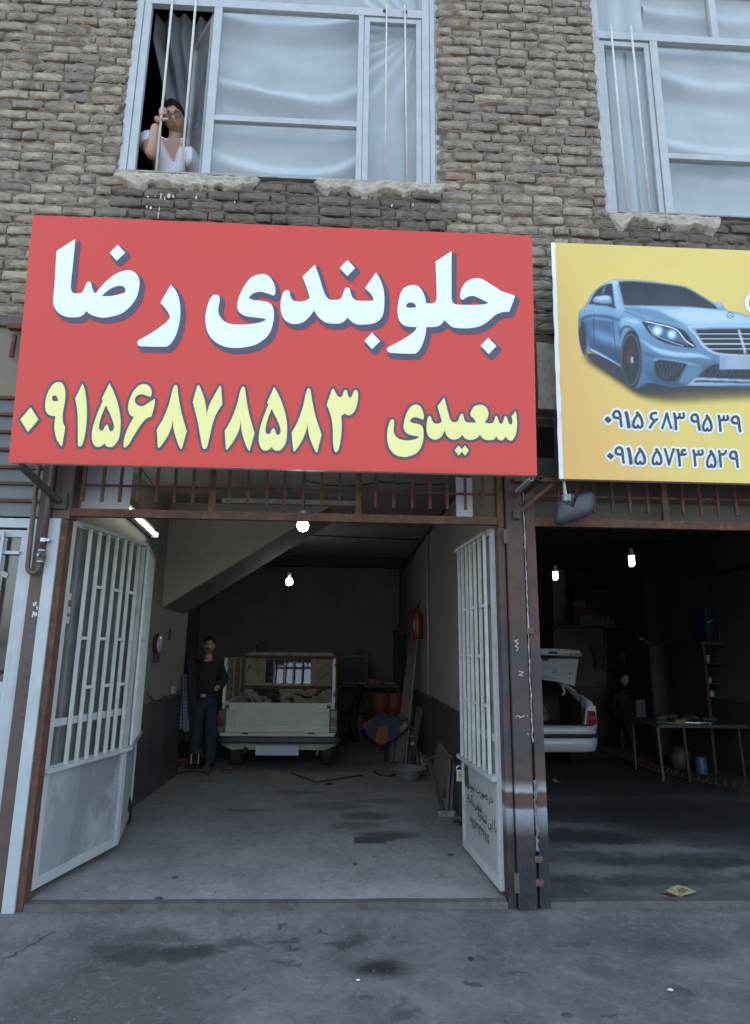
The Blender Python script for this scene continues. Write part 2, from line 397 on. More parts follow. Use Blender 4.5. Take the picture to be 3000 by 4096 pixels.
g.v = [(x, y, (.012*noi((x,y,0),1.1)+.006*noi((x,y,3),4))*max(0,min(1,(abs(y+.02)-.02)/.2))*(1 if abs(x)<4 and y<.1 else 0) + .034*max(0,min(1,(y+.30)/.27))**1.6*(1 if y<.06 and abs(x)<6 else 0) - (.02 if y>.06 else 0)) for y in gy for x in gx]
nx = len(gx)
g.f = [(j*nx+i, j*nx+i+1, (j+1)*nx+i+1, (j+1)*nx+i) for j in range(len(gy)-1) for i in range(nx-1)]
struct(g.build('ground', M_pave, smooth=True))
# crumbling crack lines where the concrete patches meet
M_crack = mat('crack_grit', (.035,.033,.031), (.06,.056,.052), scale=20, rough=1)
def crack(pts, w, seed):
    mb = MB(); rnd = random.Random(seed)
    P = []
    for a, b in zip(pts[:-1], pts[1:]):
        n = max(2, int((Vector(b)-Vector(a)).length/.03))
        P += [Vector(a).lerp(Vector(b), i/n)+Vector((rnd.uniform(-.012,.012), rnd.uniform(-.012,.012))) for i in range(n)]
    for i in range(len(P)-1):
        d = (P[i+1]-P[i]).normalized(); q = Vector((-d.y, d.x))*w*rnd.uniform(.2,1)
        if rnd.random() < .15: continue
        mb.add([(p.x+s*q.x, p.y+s*q.y, .012*noi((p.x,p.y,0),1.1)+.006*noi((p.x,p.y,3),4)+.004) for p, s in ((P[i],-1),(P[i+1],-1),(P[i+1],1),(P[i],1))], [(0,1,2,3)])
    return mb
cr = MB()
for pts, w, sd_ in ((((-1.62,-.2),(-1.72,-.55),(-1.95,-1.0),(-2.3,-1.5)),.006,1), (((-.72,-1.75),(-.66,-1.35),(-.55,-1.05),(-.42,-.86)),.003,2)):
    c_ = crack(pts, w, sd_); cr.add(c_.v, c_.f)
struct(cr.build('pavement_crack', M_crack))

FZ = .066
spots1 = [(.24,2.1,.24,.16,.7),(.40,1.45,.30,.15,.8),(.12,1.75,.25,.12,.5),(-.05,2.5,.35,.2,.4),(-.9,2.3,.25,.07,.4),(-.5,3.1,.3,.1,.5),(.4,2.7,.3,.1,.4),(.25,.9,.03,.03,.6),(-.7,5.0,1.2,.8,.6)]
M_floor1 = ground_mat('garage_concrete', (.29,.278,.262), (.205,.197,.187), 1.6, spots1, dark=(.06,.05,.042), warp=.14, fine=.35)
M_floor2 = ground_mat('oily_shaded_garage_concrete', (.13,.125,.118), (.05,.047,.045), 1.1, [(3.4,4.6,2.5,1.2,.95),(3.2,2.2,1.2,.9,.95),(4.2,1.4,1.2,.5,.7),(2.2,1.4,.7,.22,.75),(3.0,3.6,2.0,.8,.95),(2.0,2.4,.6,.4,.8),(2.6,.75,.8,.12,.55),(2.1,.35,.6,.1,.5)], dark=(.016,.014,.013), patches=[(2.4,1.05,.8,.12,.55),(2.2,1.75,.5,.12,.5),(1.7,.6,.4,.2,.5),(3.2,.55,.5,.1,.5)], patch=(.27,.265,.255), fine=.5)  # oil stains; the broad dark spots also paint in the bay's gloom deeper inside
def floor(name, x0, x1, y0, y1, mt):
    f = grid(lambda u, v: (lerp(x0,x1,u), lerp(y0,y1,v), FZ+.004*noi((u*9,v*20,0),1)), 30, 60)
    k = len(f.v); f.v += [(x0,y0,-.05),(x1,y0,-.05)]; f.f.append((k, k+1, 30, 0)); struct(f.build(name, mt, smooth=True))
floor('garage_floor', -2.9, 1.17, .035, 8.7, M_floor1)
floor('neighbour_garage_floor', 1.24, 5.25, .035, 8.8, M_floor2)
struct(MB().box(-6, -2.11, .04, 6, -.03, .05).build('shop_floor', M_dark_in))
# steel threshold channels
for nm, x0, x1 in (('doorway_threshold', -1.90, 1.06), ('neighbour_threshold', 1.33, 5.2)):
    t = MB(); n = 60
    for i in range(n):
        a, b = lerp(x0,x1,i/n), lerp(x0,x1,(i+1)/n)
        za, zb = [.072+.0035*noi((q,2,0),2.2) for q in (a,b)]; ya, yb = [-.035+.006*noi((q,7,0),1.7) for q in (a,b)]
        ba, bb = [.004+.006*noi((q,5,0),3) for q in (a,b)]
        t.add([(a,ya,ba),(b,yb,bb),(b,yb+.002,zb),(a,ya+.002,za),(b,.034,zb+.001),(a,.034,za+.001)], [(0,1,2,3),(3,2,4,5)])
    struct(t.build(nm, mat('worn_threshold_steel', (.115,.108,.10), (.085,.075,.068), scale=7, rough=.6, metal=.2, bump=.3, stain=(.06,.04,.033), sscale=9, slo=.55, shi=.7)))

# ================================================================== the building
bld = thing('brick_building', 'two storey building of rough old tan bricks above open workshop bays', 'building', (0,0,0))
Z_LINT = 3.98
W1 = (-1.86, .67, 5.262); W2 = (2.03, 4.60, 5.085)     # window openings x0, x1, sill
WTOP = 7.55
def hole(x, z, e=0.0):
    return (W1[0]-e < x < W1[1]+e and W1[2]-e < z < WTOP) or (W2[0]-e < x < W2[1]+e and W2[2]-e < z < WTOP)
w = MB()
for b in ((-9,W1[0],Z_LINT,10.2),(W1[0],W1[1],Z_LINT,W1[2]-.03),(W1[0],W1[1],WTOP,10.2),(W1[1],W2[0],Z_LINT,10.2),(W2[0],W2[1],Z_LINT,W2[2]-.03),(W2[0],W2[1],WTOP,10.2),(W2[1],9,Z_LINT,10.2),(-9,-5.2,-.1,Z_LINT),(5.3,9,-.1,Z_LINT)):
    w.box(b[0], b[1], .06, .30, b[2], b[3])
w.box(-9,9,.3,11,10.0,10.2); w.box(-9,-8.8,.3,11,-.1,10.0); w.box(8.8,9,.3,11,-.1,10.0); w.box(-8.8,8.8,10.8,11,-.1,10.0)
w.build('masonry', M_mortar, bld)
# upstairs rooms and floor slab (the ceilings of the bays)
up = MB(); up.box(-8.8,8.8,.3,10.8,3.9,4.3); up.build('floor_slab', M_ceil, bld)
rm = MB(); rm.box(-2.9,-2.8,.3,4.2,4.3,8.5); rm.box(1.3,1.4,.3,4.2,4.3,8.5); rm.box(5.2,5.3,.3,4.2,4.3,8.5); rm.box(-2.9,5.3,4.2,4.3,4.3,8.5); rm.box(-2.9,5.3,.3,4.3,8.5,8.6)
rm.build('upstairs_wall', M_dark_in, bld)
# mortar bed with squeezed joints
CH = .0945
def mortar_pt(u, v):
    x = lerp(-3.4, 3.7, u); z = lerp(Z_LINT, 7.8, v)
    row = (z-Z_LINT)/CH; fr = abs(row-round(row))     # 0 on a bed joint
    d = .024 - .046*max(0, 1-fr*3.0)*(.50+1.15*noi((x*.8,z*2.5,1),5)) + .020*noi((x,z,2),16)+.012*noi((x,z,4),40)
    return (x, min(.05, max(-.022, d)), z)
mo = grid(mortar_pt, 520, 330)
mo.f = [f for f in mo.f if not hole(sum(mo.v[i][0] for i in f)/4, sum(mo.v[i][2] for i in f)/4)]
mo.build('mortar', M_mortar, bld, smooth=True)
# damp soot left on the masonry under the window sills
def sill_stain(mt, by_location):
    nt = mt.node_tree; b = nt.nodes['Principled BSDF']; src = b.inputs['Base Color'].links[0].from_socket
    if by_location: v = nt.nodes.new('ShaderNodeObjectInfo').outputs['Location']
    else: v = nt.nodes.new('ShaderNodeTexCoord').outputs['Object']
    sep = nt.nodes.new('ShaderNodeSeparateXYZ'); nt.links.new(v, sep.inputs[0])
    tc = nt.nodes.new('ShaderNodeTexCoord'); acc = None
    for (xa, xb, zt) in ((W1[0]-.1, W1[1]+.1, W1[2]), (W2[0]-.15, W2[1], W2[2])):
        q = None
        for sock, lo, hi, soft in ((sep.outputs[0], xa, xb, .25), (sep.outputs[2], zt-.75, zt+.02, .3)):
            for edge, sg in ((lo, 1), (hi, -1)):
                r = nt.nodes.new('ShaderNodeMapRange'); nt.links.new(sock, r.inputs[0]); r.interpolation_type = 'SMOOTHSTEP'
                r.inputs[1].default_value = edge if sg > 0 else edge-.04; r.inputs[2].default_value = edge+soft if sg > 0 else edge; r.inputs[3].default_value = 0 if sg > 0 else 1; r.inputs[4].default_value = 1 if sg > 0 else 0
                q = r.outputs[0] if q is None else _math(nt, 'MULTIPLY', q, r.outputs[0])
        acc = q if acc is None else _math(nt, 'MAXIMUM', acc, q)
    f = _math(nt, 'MULTIPLY', acc, _math(nt, 'MULTIPLY_ADD', _noise(nt, tc.outputs['Object'], 4, 5), .7, .35))
    nt.links.new(_mix(nt, f, src, (.095,.075,.06)), b.inputs['Base Color'])
sill_stain(M_brick, True); sill_stain(M_mortar, False)
# rough bricks: a few shapes shared by all
def brick_mesh(seed, L, H, D):
    rnd = random.Random(seed); nu, nv = 12, 5
    off = Vector((rnd.uniform(0,99), rnd.uniform(0,99), 0)); V = []; F = []
    chip = [(rnd.choice((-1,1)), rnd.choice((-1,1)), rnd.uniform(0,.030)) for _ in range(2)]
    def front(i, j):
        u, v = i/nu*2-1, j/nv*2-1
        x, z = u*L/2, v*H/2
        d = -.006*noise.noise(off+Vector((u*2.2,v*1.3,1)))-.006*noise.noise(off+Vector((u*5,v*2.5,5)))-.005*noise.noise(off+Vector((u*11,v*4,25)))
        e = max(abs(u)**14, abs(v)**9)
        d += .010*e
        for (a, b, s) in chip: d += s*max(0, 1-math.hypot((u-a)/.55, (v-b)/.9))
        ex = 1-.012*(abs(v)**3)+.025*noise.noise(off+Vector((u,v*3,8))); ez = 1-.07*(abs(u)**9)+.10*noise.noise(off+Vector((u*2.5,v,11)))+.06*noise.noise(off+Vector((u*7,v,15)))
        return (x*ex, -D/2+d, z*ez)
    V = [front(i, j) for j in range(nv+1) for i in range(nu+1)]
    F = [(j*(nu+1)+i, j*(nu+1)+i+1, (j+1)*(nu+1)+i+1, (j+1)*(nu+1)+i) for j in range(nv) for i in range(nu)]
    rim = [i for i in range(nu+1)]+[(j)*(nu+1)+nu for j in range(1,nv+1)]+[nv*(nu+1)+i for i in range(nu-1,-1,-1)]+[j*(nu+1) for j in range(nv-1,0,-1)]
    k = len(V); V += [(V[i][0], D/2, V[i][2]) for i in rim]; n = len(rim)
    F += [(rim[(i+1)%n], rim[i], k+i, k+(i+1)%n) for i in range(n)]
    me = bpy.data.meshes.new('brick'); me.from_pydata(V, [], F); me.update(); me.materials.append(M_brick)
    for p in me.polygons: p.use_smooth = True
    me.set_sharp_from_angle(angle=R(32))
    return me
full = [brick_mesh(i, .234, .068, .08) for i in range(14)]
half = [brick_mesh(40+i, .112, .066, .08) for i in range(6)]
rnd = random.Random(3); BR = []
z = Z_LINT+.047
row = 0
while z < 7.62:
    x = -3.35 + (.115 if row % 2 else 0)+rnd.uniform(-.03,.03)
    while x < 3.65:
        short = rnd.random() < .13
        L = .108 if short else .230
        # keep the jambs of the windows neat: close with a half brick or trim
        for (a, b) in ((W1[0]-.004, W1[1]+.01), (W2[0]+.006, W2[1])):
            pass
        xc = x+L/2; sx = 1.0; skip = False
        for (wx0, wx1, sill) in (W1, W2):
            if z > sill-.02 and z < WTOP:
                if x < wx0-.01 and x+L > wx0+.012:
                    e = wx0 + rnd.uniform(-.006,.014); sx = (e-x)/L; xc = (e+x)/2
                    if sx < .22: skip = True
                elif x >= wx0-.01 and x+L <= wx1+.02: skip = True
                elif x < wx1 and x+L > wx1+.02:
                    s0 = wx1+rnd.uniform(0,.012); sx = (x+L-s0)/L; xc = (x+L+s0)/2
                    if sx < .22: skip = True
        if not skip:
            BR.append((xc, z+rnd.uniform(-.005,.005)+.006*noi((xc,z,0),1.3), sx*rnd.uniform(.96,1.02), short, rnd.randrange(99), rnd.uniform(-.010,.012), rnd.uniform(-.022,.022)))
        x += L + rnd.uniform(.008,.024)
    z += CH + rnd.uniform(-.001,.001); row += 1
# the bricks the photograph shows: in the frame and not behind the signs
def shown(x, z):
    p = Vector((x,0,z))-CAM; zz = p.dot(_w); X = 1500+F_PX*p.dot(_r)/zz; Y = 2048-F_PX*p.dot(_u)/zz
    if not (-60 < X < 3060 and -60 < Y < 1400): return 0
    if 110 < X < 2135 and Y > 905+.0376*(X-135): return 0
    if X > 2235 and Y > 975+.055*(X-2218): return 0
    return 1/zz
BR.sort(key=lambda b: -shown(b[0], b[1]))
st = bmesh.new(); nparts = 0
for k, (x, z, sx, short, sd_, dy, rot) in enumerate(BR):
    me = (half if short else full)[sd_ % (6 if short else 14)]
    M = Matrix.Translation((x, .037-.006+dy, z)) @ Matrix.Rotation(rot, 4, 'Y') @ Matrix.Rotation(rot*1.7, 4, 'X') @ Matrix.Diagonal((sx,1,1,1))
    if nparts < 299 and shown(x, z):
        o = bpy.data.objects.new('brick', me); COL.objects.link(o); o.parent = bld; o.matrix_local = M; nparts += 1
    else:
        k0 = len(st.verts); t = bmesh.new(); t.from_mesh(me); t.transform(M)
        tm = bpy.data.meshes.new('t'); t.to_mesh(tm); t.free(); st.from_mesh(tm); bpy.data.meshes.remove(tm)
me = bpy.data.meshes.new('distant_bricks'); st.to_mesh(me); st.free()
M_brick2 = mat('old_brick_mass', (.34,.285,.215), (.19,.16,.13), scale=7, lo=.42, hi=.62, rough=.92, bump=1.0, bscale=55, stain=(.2,.15,.115), sscale=3.1, slo=.56, shi=.64)
me.materials.clear(); me.materials.append(M_brick2)
for p in me.polygons: p.use_smooth = True
o = bpy.data.objects.new('brick_mass', me); COL.objects.link(o); o.parent = bld; stuff(o)
# gypsum slapped under the window sills
def blob_plaster(x0, x1, zt, h, seed, parent):
    n = int((x1-x0)/.012); mrow = 26
    def low(x):
        t = (x-x0)/(x1-x0)
        return h*(.68+.55*noi((x*5.0,seed,0),1)+.22*noi((x*11,seed,3),1)+.12*noi((x*37,seed,6),1))*min(1, (t*9)**.6, ((1-t)*9)**.6)
    def fn(u, v):
        x = lerp(x0, x1, u)+.012*noi((u*40,v*9,seed),1)*(1 if 0<u<1 else 0); d = low(x)
        z = zt - v*d
        b = min(1, v*6)*min(1,(1-v)*4)*min(1, u*20, (1-u)*20)
        y = .012 - b*(.036+.016*noi((x*6,z*9,seed),1)+.016*abs(noi((x*26+.4*noi((x*9,z*9,2),1),z*7,seed),1))+.010*noi((x*45,z*45,seed),1))
        return (x, y, z)
    return grid(fn, n, mrow).build('plaster_patch', M_gypsum, parent, smooth=True)
blob_plaster(-1.90,-.74,5.252,.215,1,bld); blob_plaster(-.33,.76,5.262,.20,5,bld); blob_plaster(2.04,2.99,5.075,.20,9,bld)
# thin drips of gypsum below
def drip(x, z0, z1, w, seed):
    n = max(3, int((z0-z1)/.01))
    def fn(u, v):
        z = lerp(z0, z1, v); ww = w*(.55+.5*noi((v*6,seed,0),1)+.25*noi((v*19,seed,3),1))*min(1,v*6+.4)*min(1,(1-v)*5+.15)
        return (x+(u-.5)*2*ww+.006*noi((v*5,seed,7),1), -.006-.007*math.sin(u*math.pi)+.006*noi((x,z*20,1),1), z)
    return grid(fn, 4, n)
dr = MB(); rnd = random.Random(5)
for (x, a, b, w) in ((-1.50,5.06,5.005,.016),(-1.503,4.985,4.90,.013),(-1.505,4.89,4.83,.011),(-1.44,5.06,5.015,.022),(-1.47,5.03,5.0,.012),(-1.405,5.05,5.02,.012),(-1.60,5.03,5.015,.012),(-1.545,5.04,5.02,.008),(-1.60,4.945,4.915,.010),(-1.57,4.94,4.912,.018),(-1.585,4.985,4.977,.014),(-1.23,5.05,5.02,.014),(-.93,5.02,5.0,.01),(.30,5.05,5.02,.012),(.47,5.06,5.04,.016),(.62,5.05,5.03,.01),(2.45,4.94,4.91,.012),(2.52,4.93,4.915,.01)):
    q = drip(x, a, b, w, x*7); dr.add(q.v, q.f)
dr.build('plaster_drips', mat('white_drip', (.62,.6,.55), (.5,.48,.43), scale=20, rough=.8), bld, smooth=True)
# thin sill edge of the left window and pale board under it
MB().box(W1[0]-.01, W1[1]+.01, -.012, .2, W1[2]-.018, W1[2]-.004).build('window_sill', mat('sill_metal', (.33,.31,.30), (.2,.17,.15), scale=9, rough=.5), bld)
MB().box(W2[0]+.1, W2[1]+.01, -.012, .2, W2[2]-.018, W2[2]-.004).build('window_sill', MATS['sill_metal'], bld)
# steel lintel over the bays
MB().box(-6,6,.0,.22,3.90,3.975).build('lintel', M_primer, bld)
# ---- garage walls and ceiling
MB().box(-3.0,1.2,.06,8.7,3.25,3.35).build('ceiling', M_ceil, bld)
wl = MB(); wl.box(-2.10,-2.05,.12,4.05,FZ-.02,3.3); wl.box(-2.95,-2.05,4.05,4.12,FZ-.02,3.3); wl.box(-2.98,-2.9,4.0,8.7,FZ-.02,3.3)
wl.build('side_wall', M_paint_in, bld)
MB().box(1.15,1.24,.12,8.7,FZ-.02,3.3).build('side_wall', M_paint_in, bld)
MB().box(-2.98,1.24,8.64,8.72,FZ-.02,3.3).build('back_wall', M_back, bld)
def panels(x, sgn, y0, y1, h, n, parent):
    for i in range(n):
        a, b = lerp(y0,y1,i/n)+.003, lerp(y0,y1,(i+1)/n)-.003
        MB().box(min(x,x+sgn*.018), max(x,x+sgn*.018), a, b, FZ-.01, h+random.uniform(-.006,.006)).build('marble_panel', M_marble, parent)
panels(-2.05, 1, .12, 4.05, 1.03, 10, bld); panels(1.15, -1, .12, 6.2, 1.02, 16, bld)
# stair flight crossing the ceiling
stf = MB()
SL = [(-2.05,2.04),(-.42,3.11),(-.20,3.25),(-2.05,3.25)]
stf.prism(SL, 2.90, 2.96); stf.build('stair_stringer', M_stairface, bld)
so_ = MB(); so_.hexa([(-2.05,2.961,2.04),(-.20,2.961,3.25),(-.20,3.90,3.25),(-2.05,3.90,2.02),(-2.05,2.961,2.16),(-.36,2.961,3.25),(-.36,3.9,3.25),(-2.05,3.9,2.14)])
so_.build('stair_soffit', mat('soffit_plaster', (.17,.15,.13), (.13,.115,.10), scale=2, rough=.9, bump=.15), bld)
# ---- neighbouring bay
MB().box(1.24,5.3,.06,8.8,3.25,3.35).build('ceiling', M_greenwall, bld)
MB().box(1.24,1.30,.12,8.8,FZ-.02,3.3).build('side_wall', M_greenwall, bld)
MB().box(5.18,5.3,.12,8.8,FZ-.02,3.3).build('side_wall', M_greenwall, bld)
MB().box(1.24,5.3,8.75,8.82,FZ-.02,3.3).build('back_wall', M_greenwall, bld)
MB().box(5.0,5.18,6.05,6.5,FZ-.02,3.25).build('pier', M_dark_in, bld)
MB().box(4.15,4.42,8.2,8.75,FZ-.02,3.25).build('pier', mat('pale_pier', (.26,.255,.24), rough=.9), bld)
MB().box(5.165,5.18,.12,6.05,FZ-.01,1.0).build('marble_panel', M_marble, bld)
# ---- left shop: closed board front above a white door
lf = MB(); lf.box(-6,-5.9,.2,4,0,4); lf.box(-6,-2.1,4,4.1,0,4); lf.box(-2.13,-2.1,.2,4,0,3.3); lf.box(-6,-2.1,.06,4,3.95,4.0)
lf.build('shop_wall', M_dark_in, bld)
MB().box(-6,-2.02,.03,.06,3.34,3.90).build('transom_board', mat('beige_board', (.20,.17,.12), (.16,.135,.10), scale=3, rough=.7), bld)
zz = [2.462,2.583,2.706,2.822,2.95,3.08,3.21,3.335]
M_slat = mat('grey_slat_paint', (.135,.145,.15), (.11,.117,.12), scale=3, rough=.55, stain=(.08,.075,.07), sscale=4, slo=.6, shi=.75, stretch=(.4,1,1))
for a, b in zip(zz[:-1], zz[1:]):
    MB().box(-6,-2.03,.012,.03,a+.012,b-.012).build('shutter_slat', M_slat, bld)
    MB().box(-6,-2.03,-.012,.03,b-.011,b+.011).build('shutter_rail', M_rust, bld)
# ---- columns
def column_mat():
    mt, nt, b = _nodes('sprayed_column'); tc = nt.nodes.new('ShaderNodeTexCoord'); co = tc.outputs['Object']
    sep = nt.nodes.new('ShaderNodeSeparateXYZ'); nt.links.new(co, sep.inputs[0])
    z = _math(nt, 'ADD', sep.outputs[2], _math(nt, 'MULTIPLY', _math(nt, 'SUBTRACT', _noise(nt, co, 6, 4), .5), .05))
    prim = _mix(nt, _ramp(nt, _noise(nt, co, 6, 8, .65), .4, .65), (.105,.064,.053), (.075,.049,.043))
    blue = _mix(nt, _ramp(nt, _noise(nt, co, 9, 8, .7), .35, .7), (.055,.064,.074), (.05,.04,.042))
    def band(a, b_, c_, d):       # 0..1..1..0
        m_ = nt.nodes.new('ShaderNodeValToRGB'); el = m_.color_ramp.elements
        el[0].position = a/4; el[0].color = (0,0,0,1); el[1].position = b_/4; el[1].color = (1,1,1,1)
        e = el.new(c_/4); e.color = (1,1,1,1); e = el.new(d/4); e.color = (0,0,0,1)
        nt.links.new(_math(nt, 'DIVIDE', z, 4.0), m_.inputs['Fac']); return m_.outputs['Color']
    patch = _ramp(nt, _noise(nt, co, 2.2, 6, .6), .42, .6)
    c = _mix(nt, _mix(nt, 1.0, band(.78,1.0,1.5,1.95), patch, 'MULTIPLY'), prim, blue)
    c = _mix(nt, band(.0,.02,.40,.66), c, _mix(nt, _ramp(nt, _noise(nt, co, 12, 8, .7), .4, .7), (.026,.027,.031), (.06,.045,.04)))
    c = _mix(nt, band(.705,.715,.735,.79), c, (.27,.28,.29)); c = _mix(nt, band(.45,.60,.618,.626), c, (.25,.26,.275))
    nt.links.new(c, b.inputs['Base Color']); b.inputs['Roughness'].default_value = .72; b.inputs['Specular IOR Level'].default_value = .2
    bn = nt.nodes.new('ShaderNodeBump'); bn.inputs['Strength'].default_value = .15; bn.inputs['Distance'].default_value = .01
    nt.links.new(_noise(nt, co, 50, 6, .7), bn.inputs['Height']); nt.links.new(bn.outputs[0], b.inputs['Normal'])
    return mt
M_col = column_mat()
rc = thing('steel_column', 'brown steel column with white sprayed bands between the two garage bays', 'column', (1.19,0,0))
MB().box(1.122,1.238,-.055,.11,0,3.9).build('column_web', M_col, rc, bevel=.006)
MB().box(1.066,1.112,-.03,.11,0,2.46).build('door_jamb', M_col, rc, bevel=.003)
MB().box(1.068,1.112,-.028,.06,2.463,3.9).build('door_jamb', M_rust, rc, bevel=.003)
MB().box(1.262,1.332,-.035,.11,0,3.9).build('door_jamb', M_col, rc, bevel=.003)
MB().box(1.10,1.30,.0,.12,.0,3.9).build('column_core', M_darkmetal, rc)
for zz_, hh in ((2.34,.10),(.13,.11)): MB().box(1.098,1.128,-.062,-.02,zz_,zz_+hh).build('hinge_plate', M_primer, rc, bevel=.004)
for zz_ in (.30,.165,1.72): MB().box(1.232,1.285,-.060,-.02,zz_,zz_+.04).build('weld_lug', M_primer, rc, bevel=.01)
bead = MB(); rnd = random.Random(2)
P_ = [(1.249+rnd.uniform(-.003,.003), -.052, 1.02+i*.02) for i in range(90)]
bead.tube(P_, [rnd.uniform(.0015,.0065) for _ in P_], 6); bead.build('foam_bead', mat('foam_white', (.42,.40,.36), (.28,.26,.23), scale=20, rough=.9), rc, smooth=True)
bead = MB(); P_ = [(1.252+rnd.uniform(-.006,.008), -.05, .37+i*.02) for i in range(22)]
bead.tube(P_, [rnd.uniform(.005,.016) for _ in P_], 6); bead.build('foam_bead', mat('foam_grey', (.10,.105,.11), (.2,.2,.2), scale=14, rough=.9), rc, smooth=True)
ch = MB().box(1.40,1.56,-.02,.25,3.36,3.90); ch.build('column_capital', M_gypsum, rc, jit=.02)
lc = thing('steel_column', 'brown steel column with blue and black scribbles beside the white door', 'column', (-2.05,0,0))
MB().box(-2.108,-2.026,-.045,.11,0,3.9).build('column_web', M_primer, lc, bevel=.004)
MB().box(-2.023,-1.948,-.05,.11,0,2.455).build('white_jamb', M_white, lc, bevel=.003)
MB().box(-2.023,-1.90,-.03,.10,2.457,3.9).build('upper_jamb', M_primer, lc, bevel=.003)
MB().box(-1.944,-1.905,-.035,.11,.0,2.452).build('gate_post', M_rust, lc, bevel=.004)
# ---- scribbles on the columns (strokes standing .5 mm proud)
def scribble(parent, name, lines, mt, to3, wd=.003):
    VF = cdt_stroke([[Vector(p) for p in l] for l in lines], wd, closed=False, n=6)
    return flat(VF, to3).build(name, mt, parent)
def rsq(rnd, x, z, s):
    pts = [(x+rnd.uniform(-s,s), z+rnd.uniform(-s,s)) for _ in range(rnd.randint(3,5))]
    return smooth_poly([(*p,) for p in pts], 4)[:-3]
M_blue = mat('blue_marker', (.03,.10,.22), rough=.6); M_ink = mat('black_marker', (.02,.017,.018), rough=.6); M_chalk = mat('white_chalk', (.6,.6,.58), rough=.9)
tl = lambda x, z: (x, -.0458, z)
s_ = lambda L: [[(p[0]*2*.00178-2.108-0*p[1], 0) for p in l] for l in L]
def on_col(px, py): p = oy(px, py, -.046); return (p.x, p.z)
zc = lambda x, y: on_col(x*.4213, 2050+y*.4213)
scribble(lc, 'chalk_mark', [[zc(318,862),zc(345,852),zc(335,875),zc(320,885),zc(318,870)],[zc(350,892),zc(352,920)],[zc(305,990),zc(318,945),zc(330,985),zc(345,950),zc(350,975)],[zc(365,962),zc(370,968)],[zc(312,940),zc(340,960)]], M_chalk, tl, .0035)
scribble(lc, 'blue_scribble', [[zc(300,1040),zc(318,1060),zc(295,1095),zc(365,1090)],[zc(318,1035),zc(325,1075)],[zc(340,1118),zc(352,1128),zc(340,1138),zc(338,1120)],[zc(275,1150),zc(290,1200),zc(310,1175),zc(285,1165)],[zc(330,1160),zc(360,1185),zc(335,1210),zc(370,1215)],[zc(262,1243),zc(380,1243)],[zc(345,1250),zc(365,1285),zc(335,1305),zc(330,1260)]], M_blue, tl, .0025)
scribble(lc, 'ink_scribble', [[zc(240,1440),zc(255,1430),zc(262,1470),zc(245,1450)],[zc(300,1440),zc(315,1480),zc(340,1430),zc(355,1460)],[zc(230,1545),zc(245,1590),zc(262,1550),zc(285,1590),zc(300,1555),zc(330,1585)],[zc(215,1635),zc(222,1670)],[zc(250,1640),zc(270,1665),zc(300,1640),zc(320,1660)],
    [zc(255,1720),zc(235,1750),zc(255,1765),zc(290,1730),zc(285,1790),zc(260,1780)],[zc(270,1820),zc(290,1850),zc(250,1880),zc(210,1870)],[zc(250,1900),zc(270,1935),zc(225,1955),zc(185,1940)],[zc(245,2020),zc(270,2060),zc(240,2110),zc(285,2090),zc(205,2030)],[zc(180,2100),zc(215,2150),zc(250,2230)],[zc(235,2190),zc(255,2225),zc(205,2205)]], M_ink, tl, .0022)
yc = lambda x, y: on_col(x*.336+2050, 2500+y*.575)
tr_ = lambda x, z: (x, -.0562, z)
qc = lambda x, y: on_col(1300+x*.5145, 2450+y*.5145)
scribble(rc, 'chalk_scribble', [[qc(1498,212),qc(1470,222),qc(1500,240),qc(1478,262),qc(1500,275),qc(1488,300)],[qc(1505,455),qc(1540,465),qc(1505,485),qc(1535,492)],[qc(1480,810),qc(1500,800),qc(1515,815),qc(1550,800)],[qc(1565,798),qc(1572,803)],[qc(1572,940),qc(1580,950)]], M_chalk, tr_, .0018)
# ================================================================== the red sign
def sign_frame(BL, BR, TL, TR, yb, yt):
    b = (oy(*BL, yb), oy(*BR, yb)); t = (oy(*TL, yt), oy(*TR, yt))
    x0 = (b[0].x+t[0].x)/2; x1 = (b[1].x+t[1].x)/2; zb = (b[0].z+b[1].z)/2; zt = (t[0].z+t[1].z)/2
    P0 = Vector((x0, yb, zb)); up = Vector((0, yt-yb, zt-zb)); H = up.length; up.normalize(); n = Vector((1,0,0)).cross(up)   # n points to the street (-y)
    return x0, x1, P0, up, n, H
def banner_mat(name, c, c2=None, axis=0, lo=0, hi=1, rough=.42):
    if name in MATS: return MATS[name]
    mt, nt, b = _nodes(name); tc = nt.nodes.new('ShaderNodeTexCoord'); co = tc.outputs['Object']
    if c2:
        sep = nt.nodes.new('ShaderNodeSeparateXYZ'); nt.links.new(co, sep.inputs[0])
        f = sep.outputs[2] if axis == 2 else _math(nt, 'ADD', sep.outputs[0], _math(nt, 'MULTIPLY', sep.outputs[2], .45))
        mr = nt.nodes.new('ShaderNodeMapRange'); mr.interpolation_type = 'SMOOTHSTEP'; nt.links.new(f, mr.inputs[0]); mr.inputs[1].default_value = lo; mr.inputs[2].default_value = hi
        base = _mix(nt, mr.outputs[0], c, c2)
    else: base = c
    col = _mix(nt, _math(nt, 'MULTIPLY', _ramp(nt, _noise(nt, co, 3, 8, .6), .45, .75), .18), base, tuple(x*.7+.04 for x in c))
    nt.links.new(col, b.inputs['Base Color']); b.inputs['Roughness'].default_value = rough
    w = nt.nodes.new('ShaderNodeTexWave'); w.inputs['Scale'].default_value = 60; nt.links.new(co, w.inputs['Vector']); 
    bn = nt.nodes.new('ShaderNodeBump'); bn.inputs['Strength'].default_value = .05; bn.inputs['Distance'].default_value = .004
    h = _math(nt, 'ADD', _math(nt, 'MULTIPLY', w.outputs['Fac'], .1), _math(nt, 'MULTIPLY', _noise(nt, co, 2.5, 3), 2.5))
    nt.links.new(h, bn.inputs['Height']); nt.links.new(bn.outputs[0], b.inputs['Normal']); MATS[name] = mt
    return mt
